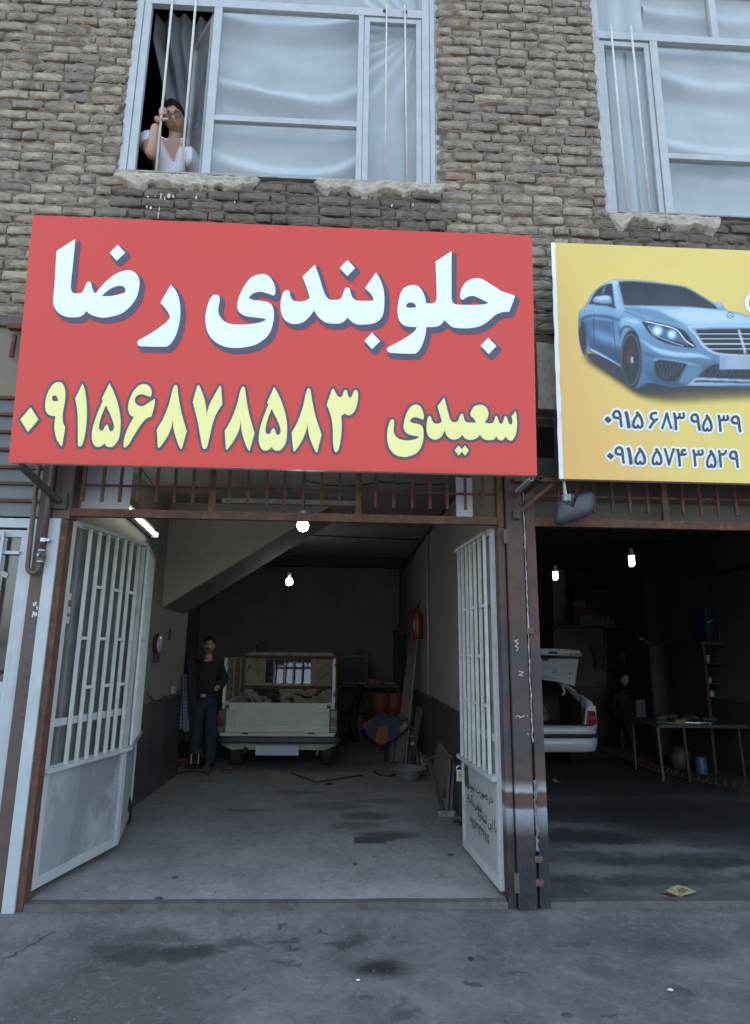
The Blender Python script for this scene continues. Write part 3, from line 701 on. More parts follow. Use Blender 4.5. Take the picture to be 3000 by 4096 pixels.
def build_sign(nm, label, x0, x1, P0, up, n, H, face_mat, depth=.055):
    s = thing(nm, label, 'sign', (x0, P0.y, P0.z))
    def P(u, v, d=0.0): return Vector((x0+u, P0.y, P0.z)) + up*v + n*d
    W_ = x1-x0
    # vinyl face, slightly slack between the frame tubes
    def fc(u, v):
        wob = .004*noi((u*5,v*3,1),1)*min(1,u*12,(1-u)*12,v*12,(1-v)*12)*0
        edge = .006*max(0, 1-v/.035)*abs(noi((u*26,0,4),1)) if v > 0 else 0
        return P(u*W_, v*H, wob+edge)
    grid(fc, 120, 60).build('banner_face', face_mat, s, smooth=True)
    Mf = mat('sign_edge_white', (.62,.62,.61), (.5,.49,.47), scale=10, rough=.5, stain=(.25,.18,.13), sscale=14, slo=.63, shi=.7)
    fr = MB()
    def bx(u0,u1,v0,v1):
        fr.hexa([P(u0,v0,-.001),P(u1,v0,-.001),P(u1,v0,-depth),P(u0,v0,-depth),P(u0,v1,-.001),P(u1,v1,-.001),P(u1,v1,-depth),P(u0,v1,-depth)])
    bx(0,W_,0,.02); bx(0,W_,H-.02,H); bx(0,.02,.02,H-.02); bx(W_-.02,W_,.02,H-.02)
    fr.build('sign_frame', Mf, s)
    bk = MB(); bk.add([P(.02,.02,-.02),P(W_-.02,.02,-.02),P(W_-.02,H-.02,-.02),P(.02,H-.02,-.02)], [(0,3,2,1)])
    for q in (.33,.66): bk.hexa([P(W_*q-.012,.02,-.021),P(W_*q+.012,.02,-.021),P(W_*q+.012,.02,-.046),P(W_*q-.012,.02,-.046),P(W_*q-.012,H-.02,-.021),P(W_*q+.012,H-.02,-.021),P(W_*q+.012,H-.02,-.046),P(W_*q-.012,H-.02,-.046)])
    bk.build('sign_back', Mf, s)
    return s, P
yb, yt = -.45, -.572
x0, x1, P0, up, n, H = sign_frame((30,1848),(2146,1903),(135,864),(2130,940), yb, yt)
M_red = banner_mat('red_vinyl', (.60,.036,.022))
red, Pr = build_sign('shop_sign', 'large red vinyl shop sign with white Persian lettering and yellow phone number', x0, x1, P0, up, n, H, M_red)
M_shad = banner_mat('print_slate', (.065,.055,.10)); M_wht = banner_mat('print_white', (.80,.86,.90)); M_yel = banner_mat('print_yellow', (.86,.80,.30))
def to_red(eps): 
    return lambda px, py: oplane(px, py, P0, n) + n*eps
def C(ox_, oy_, s, pts): return [(ox_+p[0]*s, oy_+p[1]*s, *p[2:]) for p in pts]
s1 = 700/1652
big = [
 [C(150,900,s1,[(360,140,1),(338,370),(318,565),(322,620),(345,645),(400,648),(432,628),(455,575),(470,545),(488,537),(505,548),(520,600),(535,638),(552,645,1),(640,545),(740,465),(850,430),(920,450),(960,510),(962,590),(935,690),(870,780),(780,845),(640,877),(560,868),(500,845),(464,815,1),(435,850),(390,872),(280,870),(200,830),(155,760),(152,690),(165,540),(180,280),(183,250,1),(200,237),(340,148)]),
  C(150,900,s1,[(608,674,1),(680,612),(760,578),(815,585),(833,620),(826,642,1),(760,662),(680,674)])],
 [C(150,900,s1,[(760,190,1),(830,265,1),(750,341,1),(683,265,1)])],
 [C(150,900,s1,[(1258,569,1),(1300,610),(1335,690),(1350,790),(1345,900),(1320,1010),(1280,1095),(1240,1140),(1210,1151),(970,1147),(948,1130),(945,1105),(960,1088),(1080,1020),(1200,935),(1240,895),(1253,872,1),(1235,830),(1200,780),(1162,738,1)])],
 [C(750,900,s1,[(270,660),(300,675),(305,720),(292,790),(300,850),(340,905),(410,937),(520,943),(620,935),(700,918),(738,900,1),(733,888),(640,875),(550,862),(490,825),(470,770),(485,690),(530,590),(600,500),(690,467),(760,480),(810,540),(830,610),(825,660),(808,668,1),(760,650),(690,633),(630,645),(590,675),(580,695,1),(620,710),(700,720),(760,732),(800,765),(817,830),(810,920),(780,1015),(720,1085),(620,1140),(480,1163),(350,1150),(250,1095),(190,1010),(170,900),(180,800),(210,710),(240,668)])],
 [C(750,900,s1,[(935,618),(962,630),(975,680),(1000,715),(1060,725),(1120,715),(1155,690,1),(1130,610),(1085,490,1),(1203,378,1),(1240,480),(1290,640),(1320,690),(1345,708),(1420,708),(1455,685),(1475,630),(1490,600),(1510,594),(1530,605),(1545,660),(1570,700),(1605,717),(1700,719),(1745,718),(1755,700,1),(1735,660),(1700,622),(1674,600,1),(1779,450,1),(1815,510),(1845,590),(1858,680),(1855,790),(1840,860),(1800,910),(1740,935),(1660,942),(1600,940),(1550,915),(1511,875,1),(1480,910),(1430,932),(1350,932),(1290,915),(1230,865),(1196,808,1),(1150,870),(1090,920),(1010,938),(940,915),(895,860),(878,770),(885,700),(905,640)])],
 [C(750,900,s1,[(1510,333,1),(1583,410,1),(1510,486,1),(1436,410,1)])],
 [C(1450,900,s1,[(90,1019,1),(167,1098,1),(90,1175,1),(17,1095,1)])],
 [C(1450,900,s1,[(840,250,1),(840,690),(850,730),(880,752),(980,757),(1080,757),(1150,750),(1190,738,1),(1130,708),(1070,680),(1030,672),(985,685),(945,708),(925,695),(922,650),(940,590),(990,530),(1070,504),(1130,515),(1200,555),(1310,625),(1380,650),(1430,668),(1436,682,1),(1385,820,1),(1310,828),(1250,855),(1180,915),(1100,960),(1000,977),(880,974),(830,955),(773,900,1),(735,945),(680,965),(602,966,1),(590,1050),(560,1140),(525,1195),(490,1217),(270,1210),(235,1195),(231,1170),(245,1155),(340,1105),(440,1045),(490,1005),(513,966,1),(430,962),(370,935),(338,880),(330,800),(345,690),(380,610),(430,577),(480,570),(530,585),(570,635),(590,690),(600,742,1),(660,742),(688,725),(698,690),(695,520),(687,348,1)]),
  C(1450,900,s1,[(410,770),(425,742),(455,733),(490,745),(507,778,1),(440,785)])],
 [C(1450,900,s1,[(1186,1066,1),(1262,1145,1),(1190,1222,1),(1114,1142,1)])],
]
wm, sm = MB(), MB()
for L in big:
    loops = [smooth_poly(l) for l in L]
    flat(cdt_fill(loops), to_red(.0045), wm)
    sh = [[p+Vector((11.5,14)) for p in l] for l in loops]
    flat(cdt_stroke(sh, 9.3), to_red(.0020), sm)
    flat(cdt_fill(sh), to_red(.0026), sm)
sm.build('lettering_shadow', M_shad, red); wm.build('lettering', M_wht, red)
s2 = 600/1652
d5 = [[(1097,148,1),(1140,230),(1190,370),(1220,530),(1218,660),(1200,760),(1150,835),(1105,852),(1060,835),(1043,806,1),(1025,830),(975,850),(930,830),(905,760),(910,660),(950,520),(1025,342,1),(1012,322,1),(1060,225)],
      [(1060,390,1),(1110,500),(1140,580),(1148,640),(1125,675),(1098,665),(1085,620),(1068,603),(1050,620),(1030,660),(1000,668),(982,640),(995,560),(1025,470)]]
d8 = [[(340,167),(358,185),(375,320),(405,480),(462,678,1),(430,790),(405,870),(390,865),(350,770),(320,660),(309,540,1),(295,630),(240,750),(160,860),(145,850),(133,655,1),(200,540),(265,380),(300,240),(322,180)]]
def moved(D, ox_, oy_, dx, dy, sh, yt_):
    return [[(q[0]+dx+(q[1]-yt_)/239*sh, q[1]+dy, *q[2:]) for q in C(ox_,oy_,s2,l)] for l in D]
digits = [
 [C(40,1480,s2,[(232,411,1),(317,549,1),(201,685,1),(116,547,1)])],
 [C(40,1480,s2,[(535,135),(580,150),(610,220),(613,300),(600,400),(583,500),(590,590),(612,628,1),(595,740),(575,840),(558,830),(520,770),(500,700),(492,620),(503,510,1),(455,505),(410,475),(390,410),(400,310),(440,210),(490,150)]),
  C(40,1480,s2,[(465,320),(475,292),(497,283),(520,295),(530,325),(532,347,1),(480,342)])],
 [C(40,1480,s2,[(802,150,1),(822,200),(845,350),(850,500),(835,680),(805,810),(785,840),(765,842),(752,825),(750,650),(748,500),(735,390),(720,315,1)])],
 [C(40,1480,s2,l) for l in d5],
 [C(40,1480,s2,[(1478,157),(1530,175),(1560,225),(1560,275),(1550,298,1),(1510,285),(1460,270),(1410,280),(1378,320),(1385,365),(1420,395),(1460,402),(1510,375),(1595,320,1),(1600,335),(1590,410),(1560,515,1),(1500,540),(1440,610),(1370,720),(1310,820),(1270,855),(1252,840),(1265,740),(1310,620),(1367,520,1),(1325,495),(1303,430),(1315,340),(1360,240),(1420,175)])],
 [C(580,1480,s2,l) for l in d8],
 [C(580,1480,s2,[(590,168),(605,185),(650,300),(672,400),(680,495,1),(710,390),(770,270),(825,178),(838,180),(853,380,1),(790,480),(745,600),(715,730),(685,850),(655,872),(635,855),(610,730),(580,560),(528,355,1),(550,270),(578,180)])],
 moved(d8,580,1480,270.0,6.2,1.5,1540),
 moved(d5,40,1480,658.4,14.2,10,1534),
 moved(d8,580,1480,531.7,13.5,9,1540),
 [C(1040,1480,500/1652,[(968,247),(985,270),(1020,340),(1060,363),(1090,340),(1108,285),(1130,264),(1150,280),(1165,340),(1190,370),(1215,345),(1235,290),(1265,266),(1290,285),(1297,350),(1280,470),(1240,560),(1190,600),(1155,600),(1121,578,1),(1075,608,1),(1080,750),(1070,900),(1040,1050),(1005,1088),(980,1060),(965,950),(960,750),(935,600),(880,458,1),(920,350),(950,265)])],
 [C(1500,1540,s2,[(188,380),(208,395),(208,450),(205,500),(220,555),(270,597),(350,612),(430,602),(485,577,1),(475,568),(400,555),(345,530),(315,480),(318,420),(340,330),(390,245),(445,218),(500,240),(535,320),(535,370),(525,385,1),(480,365),(430,357),(395,380),(383,405,1),(420,420),(480,433),(520,460),(533,510),(530,600),(505,690),(450,755),(370,788),(300,793),(215,765),(155,690),(133,590),(140,480),(165,400)])],
 [C(1500,1540,s2,[(598,342),(615,355),(630,400),(670,428),(715,420),(736,402,1),(687,235,1),(762,140,1),(790,250),(820,360),(845,405),(880,412),(910,400),(930,350),(945,322),(955,318),(970,330),(985,390),(1020,415),(1110,415,1),(1085,370),(1052,340),(1053,300),(1090,240),(1155,220),(1215,240),(1247,300),(1240,360),(1204,415,1),(1270,425),(1305,405),(1320,355),(1335,342),(1350,360),(1365,410),(1390,432),(1410,400),(1425,350),(1438,345),(1455,370),(1470,420),(1490,438),(1510,420),(1510,380),(1500,350,1),(1545,290,1),(1555,330),(1563,440),(1550,540),(1520,600),(1490,615),(1455,595),(1435,568,1),(1415,600),(1388,612),(1355,600),(1333,563,1),(1310,600),(1280,608),(1220,606),(1175,580),(1155,545,1),(1130,580),(1080,603),(1020,603),(980,580),(959,550,1),(930,585),(890,600),(840,600),(790,560),(766,500,1),(730,570),(680,602),(630,598),(585,560),(566,490),(572,400),(585,355)])],
 [C(1500,1540,s2,[(918,666,1),(954,710,1),(990,667,1),(1032,722,1),(990,780,1),(954,736,1),(920,780,1),(876,722,1)])],
]
ym, om = MB(), MB()
for L in digits:
    loops = [smooth_poly(l) for l in L]
    flat(cdt_fill(loops), to_red(.0045), ym)
    flat(cdt_stroke(loops, 10.2), to_red(.0022), om)
om.build('number_outline', M_shad, red); ym.build('number_lettering', M_yel, red)
# mounting: two tubes, strut, bracket
br = thing('sign_bracket', 'dark diagonal strut holding the lower left corner of the red sign', 'bracket', (-1.97,-.08,2.56))
a = oy(235,2005,-.06); b = Pr(.06, -.01, -.03)
MB().bar(a, b, .035, .035).build('strut', M_darkmetal, br)
MB().box(a.x-.05,a.x+.05,-.056,-.04,a.z-.05,a.z+.06).build('wall_plate', M_darkmetal, br)
br = thing('sign_bracket', 'rusty triangular bracket on the steel column below the gap between the signs', 'bracket', (1.24,-.07,2.6))
MB().bar((1.175,-.085,2.795),(1.50,-.085,2.795),.032,.04,(0,1,0)).build('arm', M_rust, br)
MB().bar((1.185,-.085,2.545),(1.455,-.085,2.770),.026,.026,(0,1,0)).build('strut', M_rust, br)
MB().box(1.165,1.215,-.09,-.056,2.515,2.575).build('wall_plate', M_darkmetal, br)
for px in (2122,2158):
    p = oy(px, 1917, -.40); t = MB(); h = .014
    for (q0,q1,r0_,r1) in ((-h,h,-h,-h+.003),(-h,h,h-.003,h),(-h,-h+.003,-h,h),(h-.003,h,-h,h)): t.box(p.x+q0,p.x+q1,-.42,-.06,p.z+r0_,p.z+r1)
    t.build('square_tube', M_white if px < 2130 else M_rust, br)
# upper stays behind the signs (just visible at the ends)
st_ = MB(); a = oy(62,1312,-.02); st_.bar((a.x-.04,-.03,3.87),(a.x+.25,-.03,3.87),.05,.035); 
ub = thing('sign_bracket', 'short rusty bracket with hanging stub left of the red sign', 'bracket', (a.x,-.02,3.93)); st_.build('arm', M_rust, ub)
MB().bar(oy(60,1340,-.02), oy(45,1428,-.02), .025, .025).build('stub', M_rust, ub)

# ================================================================== the yellow sign
ybY, ytY = -.25, -.335
_b = oy(2250,1915,ybY); _t = oy(2218,970,ytY); xl = (_b.x+_t.x)/2
Q0 = Vector((xl, ybY, _b.z)); upq = Vector((0, ytY-ybY, _t.z-_b.z)); Hq = upq.length; upq.normalize(); nq = Vector((1,0,0)).cross(upq)
M_yban = banner_mat('yellow_vinyl', (.73,.42,.11), (.72,.55,.13), lo=.1, hi=1.25)
yel, Pq = build_sign('shop_sign', 'yellow vinyl shop sign printed with a silver saloon car and two phone numbers', xl, 4.35, Q0, upq, nq, Hq, M_yban, depth=.06)
def to_y(eps): return lambda px, py: oplane(px, py, Q0, nq) + nq*eps
k3 = 800/1652
def cy_(pts): return [(2200+p[0]*k3, 950+p[1]*k3, *p[2:]) for p in pts]
def pr_mat(nm, c): return banner_mat('print_'+nm, c, rough=.45)
def lay(nm, c, pts, eps):
    flat(cdt_fill([smooth_poly(cy_(pts))]), to_y(eps)).build(nm, pr_mat(nm, c), yel)
def ell(cx, cy0, rx, ry, n_=28, t0=0): return [(cx+rx*math.cos(2*math.pi*i/n_+t0), cy0+ry*math.sin(2*math.pi*i/n_+t0)) for i in range(n_)]
# the printed car: inks laid on a fine grid of print dots, soft edged like a screened photograph (drawn in print units)
DS = 4.0; U0, U1, V0, V1 = 150, 2330, 320, 1420
nxp, nyp = int((U1-U0)/DS)+1, int((V1-V0)/DS)+1
gu, gv_ = np.meshgrid(U0+DS*np.arange(nxp), V0+DS*np.arange(nyp))
rgb = np.zeros((nyp, nxp, 3)); alpha = np.zeros((nyp, nxp))
def boxblur(a, r):
    r = int(round(r/DS))
    if r < 1: return a
    for _ in range(2):
        for ax in (0, 1):
            p = np.pad(a, [(r+1, r) if k == ax else (0, 0) for k in range(2)], mode='edge'); cs = np.cumsum(p, axis=ax)
            n = a.shape[ax]; a = (np.take(cs, range(2*r+1, 2*r+1+n), axis=ax)-np.take(cs, range(0, n), axis=ax))/(2*r+1)
    return a
def inside(pts):
    P = np.array([(p[0], p[1]) for p in pts]); Q = np.roll(P, -1, axis=0); m_ = np.zeros(gu.shape, bool)
    x0_, x1_, y0_, y1_ = P[:,0].min(), P[:,0].max(), P[:,1].min(), P[:,1].max()
    i0, i1 = max(0,int((y0_-V0)/DS)), min(nyp,int((y1_-V0)/DS)+2); j0, j1 = max(0,int((x0_-U0)/DS)), min(nxp,int((x1_-U0)/DS)+2)
    if i0 >= i1 or j0 >= j1: return m_.astype(float)
    X, Y = gu[i0:i1,j0:j1], gv_[i0:i1,j0:j1]; s = np.zeros(X.shape, bool)
    for (ax, ay), (bx, by) in zip(P, Q):
        if ay == by: continue
        s ^= ((ay > Y) != (by > Y)) & (X < (bx-ax)*(Y-ay)/(by-ay)+ax)
    m_[i0:i1,j0:j1] = s; return m_.astype(float)
def ink(c0, pts, blur=3, c1=None, d=(0,1), op=1.0, base=False, clip=True, smooth=True):
    """Lay an ink: colour c0 running to c1 along d, edge softened by blur, kept on the car unless it is its ground."""
    global rgb, alpha
    pp = smooth_poly([tuple(p) for p in pts], 6) if smooth else [Vector(p[:2]) for p in pts]
    m_ = boxblur(inside(pp), blur)*op
    if clip and not base: m_ = m_*body_mask
    if c1 is None: col = np.array(c0)[None,None,:]
    else:
        t = gu*d[0]+gv_*d[1]; q = [p.x*d[0]+p.y*d[1] for p in pp]; t = np.clip((t-min(q))/(max(q)-min(q)), 0, 1)[...,None]
        col = np.array(c0)*(1-t)+np.array(c1)*t
    a_ = m_+alpha*(1-m_); rgb = np.where(a_[...,None] > 1e-4, (col*m_[...,None]+rgb*(alpha*(1-m_))[...,None])/np.maximum(a_, 1e-4)[...,None], rgb); alpha = a_
def line(c, pts, w_, blur=2, op=1.0):
    pp = smooth_poly([tuple(p) for p in pts], 6)[:-6]+[Vector(pts[-1][:2])]; L = []; R_ = []
    for k, p in enumerate(pp):
        t = (pp[min(k+1,len(pp)-1)]-pp[max(k-1,0)]).normalized(); n_ = Vector((-t.y,t.x)); L.append(p+n_*w_); R_.append(p-n_*w_)
    ink(c, [tuple(q) for q in L+R_[::-1]], blur, op=op, smooth=False)
body_mask = np.ones(gu.shape)
ink((.20,.17,.08), [(290,985),(450,1100),(620,1215),(780,1310),(1000,1350),(1400,1330),(2100,1300),(2330,1230),(1652,1180),(1000,1180),(500,980)], 34, base=True, op=.8)
ink((.05,.05,.055), [(300,985),(600,1195),(720,1280),(860,1300),(1200,1275),(2100,1240),(1600,1180),(700,1100)], 24, base=True)
ink((.045,.06,.085), [(290,960,1),(420,975),(580,1060,1),(640,1210,1),(480,1110)], 8, base=True)
outl = [(235,680),(245,620),(300,550),(345,470),(420,400),(480,365),(545,350),(700,352),(880,370),(1110,405),(1250,480),(1345,540),(1400,536),(1440,580),(1470,604),(1560,625),(1700,660),(2000,700),(2250,760),(2290,1000),(2200,1180),(1652,1232),(1130,1225),(1000,1232),(830,1200),(760,1225),(700,1250),(640,1200),(580,1070),(320,935),(290,980),(262,930),(240,830)]
ink((.34,.50,.62), outl, 3, (.10,.185,.30), base=True); body_mask = boxblur(inside(smooth_poly([tuple(p) for p in outl], 6)), 2)
# flank
ink((.30,.46,.60), [(240,600),(320,560),(560,585),(640,660),(560,700),(250,680)], 10, (.20,.35,.50))
ink((.05,.10,.17), [(245,672),(330,640),(470,644),(600,690),(600,715),(470,668),(330,662),(250,700)], 9)
ink((.11,.20,.32), [(250,690),(420,680),(600,720),(590,800),(575,900),(585,1060),(460,985),(330,915),(300,800)], 8, (.035,.075,.135), (.25,1))
ink((.26,.42,.58), [(350,760),(480,800),(570,850),(575,905),(480,870),(370,820)], 26, op=.8)
ink((.22,.36,.52), [(520,690),(570,700),(575,860),(540,900)], 16, op=.7)
line((.04,.08,.14), [(365,640),(360,760),(374,905)], 3); line((.04,.08,.14), [(520,650),(526,800),(560,1040)], 3)
ink((.50,.64,.76), [(322,922,1),(350,925),(470,990),(582,1056,1),(582,1074,1),(450,1004)], 3, (.35,.5,.65), (1,.3))
# bonnet, wings
ink((.45,.60,.70), [(595,562),(850,566),(1100,574),(1400,600),(1652,665),(2250,770),(1652,728),(1400,728),(1150,744),(1000,682),(800,612)], 5, (.30,.46,.60), (.2,1))
ink((.56,.69,.77), [(900,592),(1150,590),(1400,610),(1600,660),(1700,700),(1400,712),(1180,720),(1040,670)], 26, op=.85)
ink((.18,.30,.44), [(610,572),(880,600),(960,640),(1060,690),(1145,738),(1000,700),(780,640),(620,596)], 10, op=.85)
line((.10,.18,.28), [(597,566),(602,604),(720,650),(800,690)], 3)
ink((.36,.53,.66), [(575,690),(640,664),(740,694),(775,755),(690,775),(640,735),(590,770)], 10, (.22,.38,.53))
ink((.46,.62,.74), [(610,672),(680,672),(740,700),(700,712),(640,692)], 10, op=.8)
line((.05,.09,.15), [(580,800),(600,750),(650,738),(700,780),(740,860),(770,1000)], 8, 4)
# bumper
ink((.22,.37,.52), [(735,790),(860,890),(1050,940),(1240,950),(1340,1010),(1652,1000),(2200,980),(2200,1150),(1652,1225),(1130,1222),(1000,1228),(850,1190),(770,1100)], 10, (.05,.10,.17))
ink((.46,.61,.73), [(740,835),(860,905),(1050,948),(1230,962),(1330,1006),(1230,990),(1040,985),(880,948)], 10)
ink((.06,.11,.18), [(760,940),(900,985),(1100,1030),(1270,1055),(1280,1075),(1100,1055),(900,1010),(780,970)], 12, op=.8)
ink((.40,.55,.68), [(860,1003),(1000,1010),(1150,1035),(1270,1062),(1140,1055),(960,1030),(870,1030)], 8, op=.7)
ink((.16,.27,.38), [(1130,1075),(1260,1080),(1180,1180),(1110,1215),(1060,1180)], 12)
ink((.012,.018,.028), [(858,1030,1),(900,1012),(1000,1022),(1132,1043,1),(1095,1110),(1050,1182,1),(960,1187),(880,1150)], 3)
for k in range(7): line((.085,.12,.17), [(872+k*36,1035),(905+k*30,1100),(890+k*30,1170)], 3, 2, .8); line((.085,.12,.17), [(1100-k*34,1040),(1050-k*28,1100),(960-k*12,1165)], 3, 2, .6)
ink((.012,.018,.028), [(1225,1150,1),(1310,1066),(1400,1045),(1652,1045),(2000,1045),(2080,1150,1),(1652,1168)], 3)
for k in range(13): line((.08,.11,.16), [(1290+k*58,1070),(1250+k*58,1145)], 3, 2, .8); line((.08,.11,.16), [(1250+k*58,1070),(1290+k*58,1145)], 3, 2, .6)
ink((.52,.64,.74), [(1125,1226,1),(1200,1160,1),(1652,1178),(2050,1178,1),(2090,1212,1),(1652,1222)], 3, (.30,.42,.55))
ink((.04,.07,.11), [(1205,1176,1),(1652,1190),(2040,1188,1),(2060,1202,1),(1652,1206),(1185,1196,1)], 4)
# glass house
ink((.50,.64,.74), [(345,475),(420,400),(490,362),(548,352),(566,374),(548,420),(592,555),(612,602),(560,650),(535,600),(520,420),(505,378),(440,395),(370,455),(315,556)], 5, (.30,.46,.60))
ink((.016,.022,.034), [(563,366,1),(700,361),(880,375),(1110,407,1),(1262,490),(1408,597,1),(1100,571),(850,566),(610,560,1),(585,460)], 3, (.045,.06,.082), (0,1))
ink((.06,.08,.105), [(900,440),(1060,430),(1150,500),(1080,560),(900,560)], 30, op=.6); ink((.05,.065,.085), [(640,470),(760,460),(780,550),(650,550)], 24, op=.6)
line((.42,.54,.62), [(600,366),(880,378),(1110,410),(1262,494),(1400,592)], 4, 3, .8)
ink((.014,.02,.032), [(315,556,1),(370,455),(440,398),(512,380,1),(525,500),(535,575,1),(480,556),(355,552)], 3, (.05,.075,.11), (0,1))
line((.30,.40,.50), [(462,392),(440,440),(430,470)], 5, 3, .8)
ink((.46,.60,.70), [(357,527),(370,495),(430,484),(490,486),(507,520),(500,550),(400,546)], 3, (.20,.33,.46)); ink((.55,.67,.75), [(385,500),(440,490),(490,494),(480,508),(400,512)], 6)
ink((.03,.045,.07), [(365,540,1),(440,550),(505,552,1),(545,580),(530,588),(470,568),(390,560)], 4)
ink((.46,.58,.66), [(1360,541),(1400,536),(1440,580),(1430,600),(1390,590)], 3, (.25,.38,.5))
# lamps, grille
ink((.010,.015,.024), [(757,700,1),(800,688),(900,706),(1040,744),(1120,784),(1207,907,1),(1150,914),(950,872),(830,802)], 3)
ink((.10,.17,.26), [(800,722),(870,722),(960,750),(1060,790),(1150,890),(1080,872),(960,842),(850,792)], 8)
for (x, y, r) in ((885,772,46),(1005,802,40)): ink((.35,.52,.68), ell(x,y,r,r,14), 10); ink((.78,.90,.97), ell(x,y,r*.55,r*.55,12), 8)
line((.62,.72,.80), [(790,704),(900,720),(1040,762),(1115,850),(1180,897)], 5); line((.30,.42,.54), [(820,735),(860,800),(960,850),(1100,890)], 4)
ink((.010,.014,.022), [(1200,762,1),(1652,755),(2050,760,1),(1990,900),(1900,965),(1652,972),(1400,958),(1290,895)], 3)
for y, xa, xb in ((797,1218,2030),(838,1242,2015),(880,1265,1995),(922,1305,1960)): line((.50,.58,.64), [(xa,y),(1652,y+1),(xb,y)], 5, 2)
line((.56,.63,.68), [(1150,744),(1190,790),(1262,892),(1332,942),(1402,966),(1652,979),(1900,970)], 8, 3); line((.52,.62,.70), [(1150,742),(1400,735),(1652,735),(2060,740)], 7, 3); line((.55,.62,.68), [(1555,762),(1585,860),(1612,960)], 9, 3)
ink((.42,.49,.57), [(1400,980,1),(1700,980,1),(1700,1090,1),(1400,1090,1)], 2, (.36,.43,.52), (1,0), smooth=False); ink((.22,.32,.5), [(1402,982),(1450,982),(1450,1088),(1402,1088)], 14, op=.6)
t_ = [2*math.pi*k/20 for k in range(21)]
line((.14,.20,.27), [(1486+26*math.cos(a), 645+24*math.sin(a)) for a in t_], 3.2, 1)
for q in ((1486,621),(1465,660),(1507,660)): line((.14,.20,.27), [(1486,645),((1486+q[0])/2,(645+q[1])/2),q], 3, 1)
# wheels
for (cx, cy0, rx, ry) in ((668,1012,90,246),(268,842,36,144)):
    ink((.012,.015,.022), ell(cx,cy0,rx,ry), 4); line((.22,.27,.33), [(cx-3+.84*rx*math.cos(a), cy0+.85*ry*math.sin(a)) for a in t_], 4 if rx > 50 else 2.5, 3)
    ink((.025,.03,.04), ell(cx-3,cy0,rx*.78,ry*.79), 6)
    for k in range(10):
        a = k*math.pi/5+.2; line((.055,.065,.08), [(cx-3+.15*rx*math.cos(a),cy0+.12*ry*math.sin(a)),(cx-3+.45*rx*math.cos(a),cy0+.45*ry*math.sin(a)),(cx-3+.76*rx*math.cos(a),cy0+.77*ry*math.sin(a))], 4 if rx > 50 else 2, 3)
ink((.24,.03,.04), ell(643,985,9,60,10), 4, op=.8); ink((.60,.63,.64), ell(676,1012,10,26,10), 4)
for (x,y) in ((280,597),(390,602)): ink((.44,.57,.67), ell(x,y,17,12,10), 4); ink((.05,.08,.12), ell(x+4,y+4,7,7,8), 3)
rgb = rgb+np.random.default_rng(3).normal(0,.006,rgb.shape)
keep = alpha > .02
rgb = np.clip(rgb,0,1)**1.32*1.02
cols = np.where(alpha[...,None] > .02, np.clip(rgb,0,1), 0)
idx = -np.ones(alpha.shape, int); idx[keep] = np.arange(keep.sum())
mbp = MB(); pts_ = list(zip(gu[keep].tolist(), gv_[keep].tolist()))
mbp.v = [tuple(to_y(.003)(2200+x*k3, 950+y*k3)) for x, y in pts_]
q4 = (idx[:-1,:-1] >= 0)&(idx[:-1,1:] >= 0)&(idx[1:,:-1] >= 0)&(idx[1:,1:] >= 0)
mbp.f = [tuple(f) for f in np.stack([idx[:-1,:-1][q4], idx[:-1,1:][q4], idx[1:,1:][q4], idx[1:,:-1][q4]], -1).tolist()]
def print_mat():
    mt, nt, b = _nodes('printed_car'); at = nt.nodes.new('ShaderNodeVertexColor'); at.layer_name = 'ink'
    nt.links.new(at.outputs['Color'], b.inputs['Base Color']); b.inputs['Roughness'].default_value = .45
    tr = nt.nodes.new('ShaderNodeBsdfTransparent'); mx_ = nt.nodes.new('ShaderNodeMixShader')
    nt.links.new(at.outputs['Alpha'], mx_.inputs[0]); nt.links.new(tr.outputs[0], mx_.inputs[1]); nt.links.new(b.outputs[0], mx_.inputs[2]); nt.links.new(mx_.outputs[0], nt.nodes['Material Output'].inputs['Surface'])
    return mt
pc_ = mbp.build('car_print', print_mat(), yel, smooth=True)
ca_ = pc_.data.color_attributes.new('ink', 'FLOAT_COLOR', 'POINT')
ca_.data.foreach_set('color', np.concatenate([cols[keep], alpha[keep][:,None]], 1).astype(np.float32).ravel())
# part of a big letter at the right edge
lay('letter_outline', (.75,.80,.84), ell(1690,545,85,92), .0040); lay('letter_fill', (.05,.05,.08), ell(1692,545,50,62), .0050)
